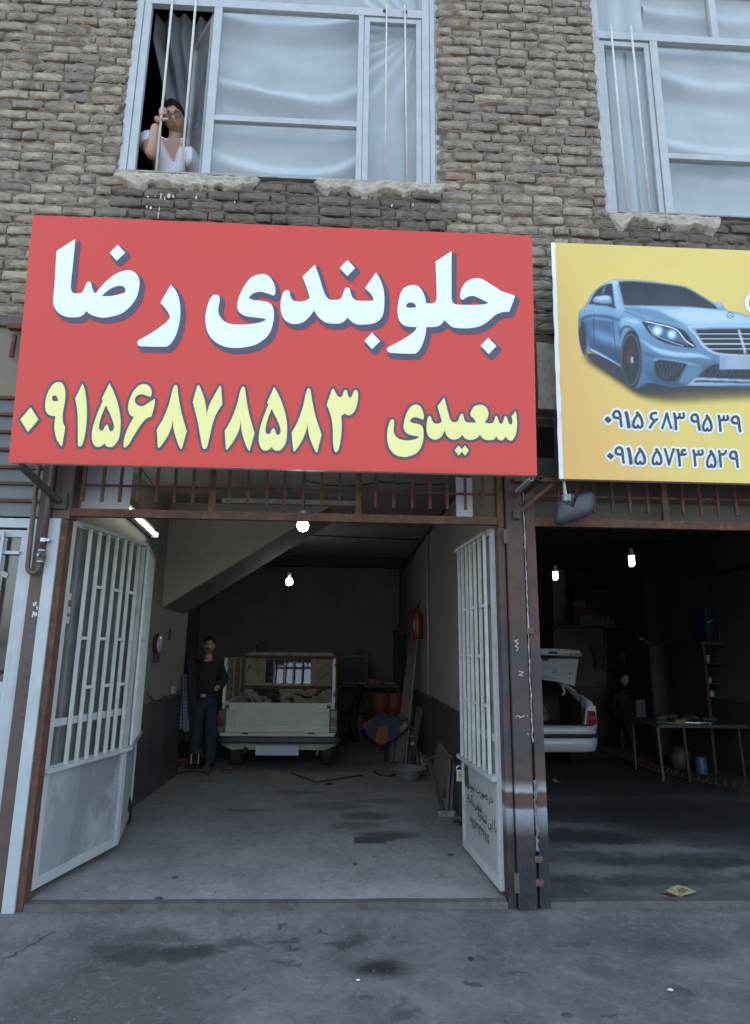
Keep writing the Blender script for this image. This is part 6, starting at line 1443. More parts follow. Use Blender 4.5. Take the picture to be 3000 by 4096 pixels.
# raised racks
zt_ = T(225,230).z
for s, x in ((-1, T(222,500).x), (1, T(1468,500).x)):
    pst = MB().box(x-.02,x+.02,4.47,4.51,ZT-.01,zt_ if s<0 else T(1468,245).z).build('rack_post', M_whitebar, tk, bevel=.003)
    rk = MB(); rk.box(x-.012,x+.012,4.51,6.24,zt_-.05,zt_); rk.build('rack_rail', M_pickr, tk, bevel=.003)
    for i in range(4):
        za = lerp(ZT+.02, zt_-.05, i/4); MB().box(x-.006,x+.006,4.52,6.23,za+.006,lerp(ZT+.02,zt_-.05,(i+1)/4)-.006).build('rack_panel', M_pickr, tk)
    for y in (5.1,5.7,6.2): MB().box(x-.015*0-(.02 if s>0 else -.0),x+(.02 if s<0 else 0),y,y+.03,ZT,zt_).build('rack_stud', M_pickr, tk)
x = T(1500,300).x; lk = MB(); lk.bar((x,4.46,T(0,265).z),(x,4.46,T(0,715).z),.02,.02); lk.bar((x-.03,4.46,T(0,300).z),(x+.005,4.46,T(0,300).z),.02,.03); lk.bar((x-.03,4.46,T(0,640).z),(x+.005,4.46,T(0,640).z),.03,.05); lk.build('rack_latch', M_rust, tk)
# headboard with barred rear window
HB = 6.22; H_ = lambda x, y: T(x, y, HB)
hb = MB(); L_, R_ = H_(435,0+500).x, H_(1450,500).x; zt2 = H_(700,238).z; zb2 = H_(700,545).z
wl_, wr_ = H_(683,400).x, H_(1212,400).x
for k in ((L_, wl_), (wr_, R_)): MB().box(k[0],k[1],HB,HB+.02,zb2,zt2).build('headboard_panel', M_pickr, tk, bevel=.004)
MB().box(L_-.02,R_+.02,HB-.02,HB+.03,zt2+.003,H_(700,205).z).build('headboard_rail', M_rust, tk, bevel=.004); MB().box(H_(490,180).x,R_,HB-.03,HB+.03,H_(700,204).z,H_(700,165).z).build('headboard_beam', M_pickr, tk, bevel=.004)
for s in (0, 1): MB().box((L_-.03,R_)[s],(L_,R_+.03)[s],HB-.02,HB+.03,ZT-.3,zt2+.002).build('headboard_post', M_pickr, tk, bevel=.003)
for xx in (683,785,900,1004,1106,1212): q = H_(xx,400).x; MB().box(q-.012,q+.012,HB-.012,HB-.001,zb2,zt2).build('window_bar', M_pickr, tk, bevel=.002)
MB().box(L_,R_,HB-.04,HB+.02,zb2-.05,zb2-.002).build('headboard_sill', M_rust, tk, bevel=.005)
MB().box(L_+.01,R_-.02,HB-.03,HB-.005,ZT-.32,zb2-.052).build('bed_front', mat('flaking_bed_paint', (.30,.255,.19), (.25,.21,.155), scale=5, rough=.8, bump=.3, stain=(.025,.018,.018), sscale=3.3, slo=.50, shi=.53), tk)
q = H_(1225,665); r_ = H_(1390,745); MB().prism([(q.x,r_.z-.1),(r_.x,r_.z-.1),(r_.x,r_.z+.03),(r_.x-.06,q.z),(q.x,q.z)], HB-.06, HB-.04).build('bed_flap', M_pickr, tk, bevel=.004)
MB().sphere(T(318,640,5.2), .03, 10, 8, (1.1,1,.8)).build('wooden_knob', mat('pale_wood', (.35,.23,.12), rough=.7), tk, smooth=True)
# cab
cb = MB(); zr_ = T(700,165,6.35).z-.02
cb.prismx([(6.35,.5),(8.35,.5),(8.5,.75),(7.75,.92),(7.35,.95),(6.35,.95)], XC-.76, XC+.76); cb.build('cab', M_pick, tk, bevel=.03)
MB().prismx([(6.36,.952),(6.36,1.06),(6.40,1.06),(6.42,.952)], XC-.74, XC+.74).build('cab_waist', M_pick, tk, bevel=.005)
MB().prismx([(6.40,zr_-.10),(6.45,zr_),(7.15,zr_),(7.25,zr_-.06),(7.22,zr_-.10)], XC-.68, XC+.68).build('cab_roof', M_pick, tk, bevel=.01)
for s in (-1,1):
    MB().bar((XC+s*.70,6.40,1.05),(XC+s*.66,6.44,zr_-.08),.06,.05,(0,1,0)).build('cab_pillar', M_pick, tk); MB().bar((XC+s*.70,7.6,.95),(XC+s*.66,7.2,zr_-.08),.05,.05,(1,0,0)).build('cab_pillar', M_pick, tk)
MB().add([(XC-.68,6.385,1.06),(XC+.68,6.385,1.06),(XC+.64,6.425,zr_-.10),(XC-.64,6.425,zr_-.10)],[(0,1,2,3)]).build('rear_window', glass_mat('cab_glass', tint=(.6,.64,.68), dirt=.12), tk)
MB().add([(XC-.68,7.6,.96),(XC+.68,7.6,.96),(XC+.64,7.22,zr_-.08),(XC-.64,7.22,zr_-.08)],[(0,1,2,3)]).build('windscreen', MATS['cab_glass'], tk)
MB().box(XC-.6,XC+.6,6.6,6.75,.9,1.22).build('seat_back', M_black, tk, bevel=.04)
MB().box(XC-.58,XC+.58,7.0,7.02,1.34,1.45).build('sun_visor', mat('visor', (.4,.4,.39), rough=.7), tk, bevel=.01)
# steel jack lying on the rack
sj = thing('scissor_jack', 'small dark scissor jack standing on the beam of the pickup rack', 'jack', tuple(H_(640,160)))
q = lambda x, y: H_(x, y)+Vector((0,-.01,0))
mj = MB()
for a, b in (((580,105),(645,55)),((645,55),(712,105)),((580,105),(615,158)),((712,105),(685,158)),((645,40),(640,158)),((600,158),(700,158))): mj.bar(q(*a), q(*b), .022, .022, (0,1,0))
mj.build('jack_frame', M_black, sj)

# ================================================================== left side of the garage
hl = thing('old_headlamp', 'old round car headlamp hung on the left garage wall', 'headlamp', (-2.0,2.6,1.6)); 
hp = oplane(630,2575,(-2.02,0,0),Vector((1,0,0)))
MB().lathe([(.001,.0),(.05,.008),(.088,.03),(.10,.05),(.105,.07)], (hp.x-.06,hp.y,hp.z), 22, 'x').build('bowl', M_darkmetal, hl, smooth=True)
MB().lathe([(.001,.075),(.05,.068),(.085,.052),(.098,.042)], (hp.x-.02,hp.y,hp.z), 22, 'x').build('lens', mat('lamp_lens', (.28,.28,.28), (.5,.5,.5), scale=22, rough=.15, spec=.8), hl, smooth=True)
MB().box(hp.x-.05,hp.x+.02,hp.y-.04,hp.y+.06,hp.z-.20,hp.z-.10).build('bracket', M_darkmetal, hl, bevel=.01); MB().bar((hp.x-.03,hp.y,hp.z+.08),(hp.x-.04,hp.y-.03,hp.z+.16),.008,.008).build('hook', M_darkmetal, hl)
sk = MB(); q = oplane(680,2540,(-2.04,0,0),Vector((1,0,0))); sk.box(-2.05,-2.035,q.y-.03,q.y+.03,q.z-.06,q.z+.06); sk = sk.build('wall_hook', M_darkmetal); tag(sk, 'small dark hook plate on the left wall beside the headlamp', 'hook')
soc = MB(); q = oplane(697,2760,(-2.03,0,0),Vector((1,0,0))); soc.box(-2.05,-2.02,q.y-.05,q.y+.05,q.z-.045,q.z+.045); soc = soc.build('wall_socket', mat('socket_white', (.4,.39,.36), rough=.5), bevel=.005); tag(soc, 'pale wall socket at the end of the left garage wall', 'socket')
# checked shirt hung from a nail
def check_mat():
    mt, nt, b = _nodes('checked_cloth'); tc = nt.nodes.new('ShaderNodeTexCoord'); co = tc.outputs['Object']
    sep = nt.nodes.new('ShaderNodeSeparateXYZ'); nt.links.new(co, sep.inputs[0]); c = None
    for i in (0, 2):
        f = _math(nt, 'LESS_THAN', _math(nt, 'FRACT', _math(nt, 'MULTIPLY', sep.outputs[i], 22.0)), .16); c = f if c is None else _math(nt, 'MAXIMUM', c, f)
    nt.links.new(_mix(nt, c, (.17,.19,.24), (.04,.05,.08)), b.inputs['Base Color']); b.inputs['Roughness'].default_value = .9; return mt
def shirt_fn(u, v):
    z = lerp(.60, 1.28, v); w_ = .035+.055*(1-v)**.6; x = -2.02+(u-.5)*2*w_+.03*(1-v)
    return (x, 4.0+.035*math.sin(u*13+z*4)+.03*(1-v), z+.02*math.sin(u*6)*(1-v))
o_ = grid(shirt_fn, 24, 24).build('hanging_shirt', check_mat(), None, smooth=True); tag(o_, 'blue and white checked shirt hanging at the end of the left wall', 'shirt')
def coat_fn(u, v):
    z = lerp(.45, 1.50, v); w_ = .10+.05*math.sin(v*3); x = -2.05+(u-.5)*2*w_
    return (x, 4.22+.04*math.sin(u*11+z*3), z)
o_ = grid(coat_fn, 20, 20).build('hanging_coat', M_shirt, None, smooth=True); tag(o_, 'dark coat hanging in the recess behind the checked shirt', 'coat')
# trolley jack
tj = thing('trolley_jack', 'rusty black trolley jack on wheels standing at the left wall', 'jack', (-1.78,3.9,FZ))
G = lambda px, py, z=FZ: oz(px, py, z)
c = G(778,3095); 
for s in (-.14, .14):
    MB().prismx([(c.y-.06,FZ+.03),(c.y+.45,FZ+.02),(c.y+.45,FZ+.10),(c.y+.1,FZ+.15),(c.y-.06,FZ+.09)], c.x+s-.008, c.x+s+.008).build('side_plate', M_rust, tj, bevel=.003)
    MB().lathe([(.001,-.02),(.045,-.02),(.045,.02),(.001,.02)], (c.x+s*1.25,c.y-.02,FZ+.046), 16, 'x').build('wheel', M_darkmetal, tj, smooth='auto')
MB().tube([(c.x-.18,c.y-.02,FZ+.046),(c.x+.18,c.y-.02,FZ+.046)], .012, 8).build('axle', M_darkmetal, tj)
MB().bar((c.x,c.y+.4,FZ+.08),(c.x,c.y+.0,FZ+.26),.10,.05).build('lift_arm', M_darkmetal, tj, bevel=.006); MB().lathe([(.001,.26),(.05,.26),(.055,.285),(.045,.285),(.04,.27)], (c.x,c.y,FZ), 16).build('saddle', M_darkmetal, tj, smooth='auto')
for s in (-.045,.045): MB().tube([(c.x+s,c.y-.04,FZ+.12),(c.x+s,c.y-.04,FZ+.24)], .008, 8).build('rod', MATS['bare_steel'], tj)
MB().tube([(c.x,c.y+.38,FZ+.1),(c.x-.12,c.y+.75,FZ+.75)], .014, 8).build('handle', M_rust, tj)
gj = thing('air_hose_reel', 'dark green bottle lying with a loop of hose by the left wall', 'bottle', tuple(G(672,3080)))
c = G(672,3085); MB().lathe([(.001,-.10),(.05,-.10),(.06,-.08),(.06,.06),(.02,.11),(.02,.14),(.001,.14)], (c.x,c.y,FZ+.06), 16, 'x').build('bottle', mat('green_plastic', (.02,.05,.035), rough=.4), gj, smooth='auto')
MB().tube([(c.x+.03,c.y-.06,FZ+.012),(c.x+.0,c.y-.16,FZ+.012),(c.x+.08,c.y-.24,FZ+.012),(c.x+.2,c.y-.2,FZ+.012),(c.x+.22,c.y-.08,FZ+.012),(c.x+.32,c.y-.02,FZ+.012)], .008, 6).build('hose', M_black, gj, smooth=True)
rc_ = thing('red_can', 'small red oil can behind the trolley jack', 'can', tuple(G(725,3065))); c = G(725,3062)
MB().box(c.x-.07,c.x+.07,c.y,c.y+.1,FZ,FZ+.09).build('can', mat('can_red', (.18,.03,.025), rough=.5), rc_, bevel=.012); MB().tube([(c.x,c.y+.05,FZ+.09),(c.x+.02,c.y+.04,FZ+.14)], .012, 8).build('spout', M_darkmetal, rc_)
cable('wall_wire', 'loose black wire hanging in loops on the left wall above the dark marble', [(-2.03,2.55,1.16),(-2.0,2.62,1.10),(-2.02,2.75,1.06),(-2.03,3.2,1.06),(-2.03,4.0,1.10)], .006, .03)
bag = MB().sphere((-1.93,1.78,FZ+.11), .12, 14, 10, (.6,.9,1.25)).build('black_bag', M_black, None, smooth=True, jit=.02); tag(bag, 'black plastic bag slumped behind the open left gate', 'bag')
# ================================================================== right side of the garage
wd = mat('raw_plank', (.115,.09,.068), (.085,.065,.05), scale=4, rough=.8, bump=.2, stretch=(1,1,.2)); wd2 = mat('plank_edge', (.24,.215,.18), rough=.8)
def plank(label, a, b, w_, t_, mt=wd, nm='plank'):
    o_ = MB().bar(a, b, w_, t_, (0,1,0)).build(nm, mt, None, bevel=.003); tag(o_, label, 'plank'); return o_
plank('long thick plank leaning on the back right wall', (.80,5.0,FZ+.01), (1.085,5.4,2.03), .13, .035)
plank('narrow pale batten leaning beside the long plank', (.885,4.93,FZ+.01), (1.105,5.33,1.9), .018, .03, wd2)
plank('short grey board leaning behind the clothes heap', (.93,4.75,FZ+.01), (1.08,4.85,.82), .09, .02, mat('grey_board', (.06,.06,.062), rough=.8))
lk_ = thing('tall_locker', 'tall narrow dark locker standing at the back right corner', 'locker', (.83,7.6,FZ))
a, b = oy(1583,2520,7.6), oy(1650,2520,7.6)
MB().box(a.x,b.x+.06,7.6,8.1,FZ,a.z).build('carcass', M_darkmetal, lk_, bevel=.01); MB().box(a.x+.02,b.x+.04,7.58,7.599,FZ+.1,a.z-.05).build('door', M_black, lk_, bevel=.004); MB().box(b.x-.0,b.x+.015,7.565,7.58,1.3,1.45).build('handle', MATS['bare_steel'], lk_)
# radiator propped on a workbench
bn_ = thing('workbench', 'dark steel workbench along the back of the garage under the radiator', 'workbench', (.5,7.2,FZ))
a, b = oy(1360,2740,7.2), oy(1600,2740,7.2)
MB().box(a.x-.1,b.x,7.2,7.9,a.z-.04,a.z).build('bench_top', M_darkmetal, bn_, bevel=.004)
for x in (a.x-.06, b.x-.06):
    for y in (7.25, 7.85): MB().box(x,x+.05,y-.025,y+.025,FZ,a.z-.04).build('leg', M_darkmetal, bn_)
MB().box(a.x-.05,b.x-.08,7.3,7.8,.45,.47).build('shelf', mat('dull_shelf', (.10,.085,.075), rough=.8), bn_)
MB().box(a.x-.02,a.x+.45,7.78,7.8,.48,a.z-.05).build('back_board', MATS['dull_shelf'], bn_)
rd = thing('car_radiator', 'blue framed car radiator standing on the workbench', 'radiator', (a.x,7.3,a.z))
a2, b2_ = oy(1362,2618,7.3), oy(1470,2730,7.3)
M_bluef = mat('blue_black_frame', (.025,.035,.06), rough=.5)
fr = MB(); fr.box(a2.x,b2_.x,7.3,7.36,a2.z-.05,a2.z); fr.box(a2.x,b2_.x,7.3,7.36,a.z+.002,a.z+.06); fr.box(a2.x,a2.x+.04,7.3,7.36,a.z+.06,a2.z-.05); fr.box(b2_.x-.04,b2_.x,7.3,7.36,a.z+.06,a2.z-.05); fr.build('frame', M_bluef, rd, bevel=.006)
for i in range(22): z = lerp(a.z+.065,a2.z-.055,(i+.5)/22); MB().box(a2.x+.04,b2_.x-.04,7.315,7.345,z-.005,z+.005).build('fin_row', mat('radiator_fin', (.055,.055,.06), rough=.6), rd)
MB().box(a2.x+.04,b2_.x-.04,7.346,7.352,a.z+.06,a2.z-.05).build('core', M_black, rd)
bx_ = MB().box(oy(1362,2570,7.35).x,oy(1425,2570,7.35).x,7.4,7.7,a2.z+.003,oy(1400,2565,7.4).z).build('tool_box', M_darkmetal, None, bevel=.01); tag(bx_, 'dark box sitting on top of the radiator', 'box')
sp_ = MB().box(a2.x-.02,b2_.x+.02,7.38,7.75,a2.z-.03,a2.z+.001).build('top_shelf', M_darkmetal); tag(sp_, 'dark shelf board behind the radiator top', 'shelf')
bz = a.z
for i, (px, w_, h_, mt_, lb_, ct) in enumerate(((1487,.12,.10,mat('orange_pack', (.22,.07,.03), rough=.6),'orange and white carton on the workbench beside the radiator','carton'),(1510,.13,.08,mat('carton_red', (.20,.04,.03), rough=.6),'small red carton on the workbench','carton'),(1560,.18,.05,mat('pale_tray', (.12,.13,.14), rough=.6),'pale metal tray at the right end of the workbench','tray'))):
    p = oy(px,2735,7.4); o_ = MB().box(p.x-w_/2,p.x+w_/2,7.4,7.55,bz+.001,bz+h_).build(ct, mt_, None, bevel=.006); tag(o_, lb_, ct)
od = mat('drum_orange_red', (.17,.03,.018), (.12,.024,.016), scale=3, rough=.6)
for k, (px, lb_) in enumerate(((1525,'orange red oil drum under the left of the workbench'),(1580,'orange red oil drum under the right of the workbench'))):
    p = oy(px,2900,7.0); d_ = thing('oil_drum', lb_, 'drum', (p.x,7.0,FZ), 'orange red drums below the workbench')
    MB().lathe([(.001,0),(.19,0),(.2,.02),(.2,.28),(.207,.29),(.2,.30),(.2,.56),(.207,.57),(.2,.58),(.2,.80),(.19,.82),(.001,.815)], (p.x,7.0+.02*k,FZ), 22).build('body', od, d_, smooth='auto'); MB().lathe([(.001,.83),(.03,.83),(.03,.815)], (p.x+.08,7.0,FZ), 10).build('bung', M_darkmetal, d_)
cn = MB().box(oy(1450,2950,7.3).x-.2,oy(1450,2950,7.3).x,7.3,7.5,FZ,FZ+.42).build('oil_can', mat('dark_green_can', (.035,.04,.03), rough=.5), None, bevel=.02); tag(cn, 'dark green square can on the floor under the workbench', 'can')
vh = MB().tube([oy(1445,2740,7.1),oy(1420,2820,7.05),oy(1412,2900,7.0),oy(1425,2960,6.95)], .06, 10).build('thick_hose', M_black, None, smooth=True); tag(vh, 'thick black hose hanging down in front of the workbench', 'hose')
# heap of work clothes on a drum
st2 = thing('stool', 'dark stool under the heap of work clothes', 'stool', tuple(G(1570,3040)))
c = oz(1575,3050,FZ); MB().lathe([(.12,0),(.13,.01),(.105,.2),(.1,.42),(.14,.46),(.14,.48),(.001,.485)], (c.x,c.y+.1,FZ), 18).build('pedestal', mat('blue_black_drum', (.022,.026,.034), rough=.6), st2, smooth='auto')
M_ov = mat('navy_overall', (.025,.032,.05), (.04,.048,.07), scale=6, rough=.9, bump=.3, bscale=14); M_or = mat('orange_cloth', (.21,.07,.022), (.16,.05,.016), scale=9, rough=.9, bump=.2)
hx_, hy_ = c.x, c.y+.1
def heap(u, v):
    a_ = u*2*math.pi; r0_ = .05+.30*v; dr_2 = max(0, v-.45)/.55
    z = FZ+.62-.10*v**2-.22*dr_2**1.5*(.7+.5*math.sin(a_*3+1)) + .05*noi((math.cos(a_)*2,math.sin(a_)*2,v*3),1.4)
    return (hx_-.03+r0_*(1.15+.15*math.sin(a_*2))*math.cos(a_), hy_+r0_*.7*math.sin(a_), z)
hp_ = thing('clothes_heap', 'heap of navy and orange work clothes thrown over a stool', 'clothes', (hx_,hy_,FZ+.5))
grid(heap, 48, 14).build('overalls', M_ov, hp_, smooth=True)
def band(t0, t1, v0, v1, nm, mt): grid(lambda u, v: Vector(heap(lerp(t0,t1,u), lerp(v0,v1,v)))+Vector((0,-.012,.012)), 14, 6).build(nm, mt, hp_, smooth=True)
band(.52,.58,.55,1.0,'sleeve', M_or); band(.70,.80,.15,.35,'sleeve', M_or); band(.86,1.02,.2,.65,'collar', M_or); band(.66,.72,.75,1.0,'cuff', M_or)
band(.80,.97,.8,1.02,'patterned_hem', mat('patterned_cloth', (.12,.06,.05), (.25,.2,.17), scale=60, rough=.9))
# axle stand, tin, basin
as_ = thing('axle_stand', 'dark three legged axle stand behind the paint tin', 'stand', tuple(G(1670,3010))); c = oy(1655,3000,4.15)
for dx, dy in ((-.1,-.06),(.1,-.06),(0,.12)): MB().bar((c.x+dx,4.15+dy,FZ),(c.x+dx*.25,4.15+dy*.25,FZ+.36),.03,.02).build('leg', M_darkmetal, as_)
MB().tube([(c.x,4.15,FZ+.3),(c.x,4.15,FZ+.46)], .025, 10).build('column', M_darkmetal, as_); MB().box(c.x-.05,c.x+.05,4.12,4.18,FZ+.455,FZ+.48).build('saddle', M_darkmetal, as_); MB().sphere((c.x-.02,4.09,FZ+.38),.03,10,7).build('grip', MATS['bare_steel'], as_)
pt = thing('paint_tin', 'paint spattered tin with handle behind the basin', 'tin', tuple(oz(1690,3070,FZ))); c = oz(1690,3075,FZ)
MB().lathe([(.001,0),(.085,0),(.085,.15),(.09,.155),(.085,.16),(.08,.16),(.08,.02)], (c.x,c.y,FZ), 22).build('tin', mat('spattered_tin', (.30,.30,.29), (.07,.05,.05), scale=18, lo=.5, hi=.56, rough=.5, stain=(.2,.05,.04), sscale=9, slo=.62, shi=.66), pt, smooth='auto')
MB().box(c.x-.05,c.x-.02,c.y-.02,c.y+.01,FZ+.1,FZ+.22).build('brush', wd, pt)
bs = thing('basin', 'large grey metal basin on the garage floor', 'basin', tuple(oz(1640,3128,FZ))); c = oz(1638,3128,FZ); zr2 = oy(1640,3085,c.y).z-FZ
zr2 = max(.14, min(.2, zr2))
MB().lathe([(.001,.003),(.105,.003),(.115,.012),(.205,zr2-.01),(.225,zr2),(.225,zr2+.006),(.205,zr2),(.11,.022),(.001,.018)], (c.x,c.y+.12,FZ), 36).build('bowl', mat('basin_tin', (.27,.275,.275), (.20,.2,.195), scale=6, rough=.45, metal=.3, stain=(.12,.10,.09), sscale=8, slo=.58, shi=.7), bs, smooth=True)
kp = MB().tube([oz(1495,3085,FZ+.012),oz(1520,3100,FZ+.012),oz(1560,3104,FZ+.012),oz(1590,3095,FZ+.012)], .012, 6).build('floor_hose', M_black, None, smooth=True); tag(kp, 'short black hose on the floor left of the basin', 'hose')
# board leaning and hydraulic jack parts by the right gate
lb2 = thing('leaning_board', 'worn brown board leaning on the marble wainscot near the right gate', 'board', (1.0,2.4,FZ))
fl_ = lambda px, py: oplane(px, py, (1.02,0,0), Vector((1,0,0)))
P8 = [oz(1722,3120,FZ), oz(1768,3195,FZ), oplane(1805,3035,(1.118,0,0),Vector((1,0,0))), oplane(1752,2965,(1.118,0,0),Vector((1,0,0)))]
MB().add([tuple(p) for p in P8]+[tuple(p+Vector((.02,-.004,.004))) for p in P8], [(0,1,2,3),(7,6,5,4),(0,4,5,1),(1,5,6,2),(2,6,7,3),(3,7,4,0)]).build('board', mat('worn_brown_board', (.17,.135,.105), (.13,.10,.08), scale=4, rough=.8, bump=.1, stain=(.07,.055,.05), sscale=5, slo=.58, shi=.7), lb2)
ps = thing('steel_frame_tool', 'dark folded steel tool with bent wire handle beside the leaning board', 'tool', tuple(oz(1790,3250,FZ)))
c = oz(1790,3265,FZ)
MB().box(c.x-.09,c.x+.07,c.y-.03,c.y+.08,FZ,FZ+.055).build('foot', mat('worn_foot', (.10,.10,.10), (.3,.3,.29), scale=20, rough=.5, metal=.4), ps, bevel=.008)
MB().bar((c.x-.04,c.y+.02,FZ+.05),(c.x-.15,c.y+.22,FZ+.47),.035,.03).build('strut', M_darkmetal, ps); MB().bar((c.x+.0,c.y+.02,FZ+.05),(c.x+.05,c.y+.1,FZ+.50),.03,.03).build('strut', M_darkmetal, ps); MB().bar((c.x+.04,c.y+.02,FZ+.05),(c.x+.09,c.y+.12,FZ+.45),.025,.03).build('strut', M_darkmetal, ps)
MB().tube([(c.x-.15,c.y+.22,FZ+.47),(c.x-.17,c.y+.22,FZ+.49),(c.x-.08,c.y+.2,FZ+.51),(c.x+.02,c.y+.15,FZ+.50),(c.x+.06,c.y+.1,FZ+.52)], .006, 6).build('wire_handle', M_rust, ps, smooth=True); MB().sphere((c.x+.06,c.y+.1,FZ+.52),.03,8,6,(1.2,1,.8)).build('knuckle', M_darkmetal, ps)
dm = thing('bent_bar', 'bent dark bar lying on the floor by the right gate', 'bar', tuple(oz(1835,3290,FZ))); c1_ = oz(1815,3285,FZ+.02)
MB().tube([c1_, c1_+Vector((.08,.02,.0)), c1_+Vector((.14,.03,0))], .018, 8).build('bar', M_darkmetal, dm); MB().tube([c1_+Vector((.10,.01,0)), c1_+Vector((.02,-.10,0))], .015, 8).build('tip', M_darkmetal, dm)
fr_ = MB(); pts = [oz(1165,3092,FZ+.012),oz(1265,3128,FZ+.012),oz(1450,3100,FZ+.012)]
for a_, b_ in zip(pts[:-1], pts[1:]): fr_.bar(a_, b_, .03, .012)
fr_ = fr_.build('floor_strip', M_darkmetal); tag(fr_, 'bent dark metal strip lying on the floor behind the pickup', 'strip')
rg = MB().lathe([(.03,0),(.04,0),(.04,.01),(.03,.01)], oz(1318,3137,FZ+.003), 20).build('rubber_ring', M_black, None, smooth='auto'); tag(rg, 'small black ring on the floor near the bent strip', 'ring')
md = MB().sphere(oz(910,3088,FZ+.01), .05, 10, 7, (1.2,.9,.5)).build('oily_rag', M_rust, None, smooth=True, jit=.02); tag(md, 'crumpled brown rag on the floor by the left rear tyre', 'rag')
# ================================================================== the white saloon in the neighbouring bay
M_carw = mat('white_car_paint', (.50,.51,.51), (.46,.47,.47), scale=2, rough=.35, coat=.3, stain=(.33,.33,.32), sscale=5, slo=.62, shi=.78)
car = thing('saloon_car', 'white saloon car with its boot lid open, half hidden by the steel column', 'car', (2.52,4.3,FZ))
CY = 4.3
K = lambda x, y, Y=CY: oy(2050+x*.575, 2500+y*.575, Y)
xr = K(628,780).x; XCc = xr-.87
def mx(x): return 2*XCc-x
zb0, zb1 = K(400,893).z, K(400,708).z; zs0, zs1 = K(400,790).z, K(400,760).z
def plan(u):            # bumper outline seen from above, u 0..1 left to right
    s = u*2-1; a = abs(s); half = .87
    if a < .62: return (XCc+math.copysign(a/.62*.66, s), CY+.02*(a/.62)**2)
    t = (a-.62)/.38*math.pi/2; 
    if t < 1.1: q = t/1.1*math.pi/2*.92; return (XCc+math.copysign(.66+.205*math.sin(q), s), CY+.02+.20*(1-math.cos(q)))
    return (XCc+math.copysign(.867, s), CY+.22+(t-1.1)*1.1)
def sweep(prof, nm, mt, off=0.0, parent=car):
    def fn(u, v):
        k = v*(len(prof)-1); i = min(len(prof)-2, int(k)); f = k-i
        z, d = lerp(prof[i][0],prof[i+1][0],f), lerp(prof[i][1],prof[i+1][1],f); x, y = plan(u)
        c_ = Vector((XCc-x, CY+1.0-y)).normalized()*(d-off); return (x+c_.x, y+c_.y, z)
    return grid(fn, 70, len(prof)-1 if len(prof) > 8 else 10).build(nm, mt, parent, smooth=True)
sweep([(zb0,.10),(zb0+.015,.03),(lerp(zb0,zb1,.3),.005),(zs0-.004,.0),(zs0,.012),(zs1,.012),(zs1+.004,.0),(lerp(zs1,zb1,.6),.012),(zb1-.012,.03),(zb1,.07),(zb1+.002,.14)], 'bumper', M_carw)
sweep([(zs0,.006),(zs0+.004,-.006),(zs1-.004,-.006),(zs1,.006)], 'bumper_strip', M_black)
# rear quarters, sill, lamps on both sides
for s in (1, -1):
    X = (lambda x: x) if s > 0 else mx
    q = [(K(520,700),0.10),(K(530,600),.09),(K(528,525),.08),(K(450,430),.55),(K(463,420),.56),(K(575,545),.12),(K(600,610),.10),(K(607,700),.10)]
    pts = [(X(p.x), p.z) for p, d in q]; ds = [d for p, d in q]
    m_ = MB(); n = len(pts); m_.v = [(x, CY+d, z) for (x,z), d in zip(pts, ds)]+[(x-(.0 if 0 else 0), CY+d+.07, z) for (x,z), d in zip(pts, ds)]
    m_.f = [tuple(range(n)), tuple(range(2*n-1,n-1,-1))]+[(i,i+n,(i+1)%n+n,(i+1)%n) for i in range(n)]
    m_.build('rear_quarter', M_carw, car, bevel=.012)
    a = [K(538,600),K(592,603),K(603,700),K(530,703)]
    m_ = MB(); m_.v = [(X(p.x), CY+.055+(.02 if i in (1,2) else 0), p.z) for i, p in enumerate(a)]+[(X(p.x), CY+.14, p.z) for p in a]; m_.f = [(0,1,2,3),(7,6,5,4),(0,4,5,1),(1,5,6,2),(2,6,7,3),(3,7,4,0)]
    tl_ = m_.build('tail_lamp', M_lr, car, bevel=.01)
    b_ = [lerp(a[0],a[3],.42)+Vector((.015,0,0)), lerp(a[1],a[2],.40)-Vector((.012,0,0)), lerp(a[1],a[2],.62)-Vector((.012,0,0)), lerp(a[0],a[3],.62)+Vector((.015,0,0))]
    m_ = MB(); m_.v = [(X(p.x), CY+.048+(.022 if i in (1,2) else 0), p.z) for i, p in enumerate(b_)]+[(X(p.x), CY+.10, p.z) for p in b_]; m_.f = [(0,1,2,3),(7,6,5,4),(0,4,5,1),(1,5,6,2),(2,6,7,3),(3,7,4,0)]
    m_.build('lamp_lens', M_lc, tl_)
    # side body running forward, rear wheel
    MB().prismx([(CY+.30,zb0+.02),(CY+4.0,zb0+.02),(CY+4.0,K(0,600).z),(CY+3.0,K(0,560).z),(CY+.17,K(0,565).z),(CY+.17,zb1+.0)], X(xr)-(.05 if s>0 else 0), X(xr)+(.05 if s<0 else 0)).build('side_body', M_carw, car, bevel=.02)
    MB().lathe([(.19,-.09),(.27,-.09),(.295,-.06),(.295,.06),(.27,.09),(.19,.09)], (X(xr-.13),CY+.85,FZ+.293), 28, 'x').build('tyre', M_black, car, smooth='auto')
    MB().bar((X(K(455,430).x),CY+.55,K(0,440).z),(X(K(455,430).x-.09),CY+1.0,K(0,300).z+.0),.05,.05,(0,1,0)).build('roof_pillar', M_carw, car)
    # boot hinge arm
    MB().tube([(X(K(430,420).x),CY+.50,K(0,425).z),(X(K(436,480).x),CY+.42,K(0,480).z),(X(K(418,503).x),CY+.42,K(0,503).z)], .014, 8).build('lid_hinge', M_carw, car, smooth=True)
bx = MB(); xi = K(515,600).x; z0 = zb1-.03; z1 = K(0,480).z
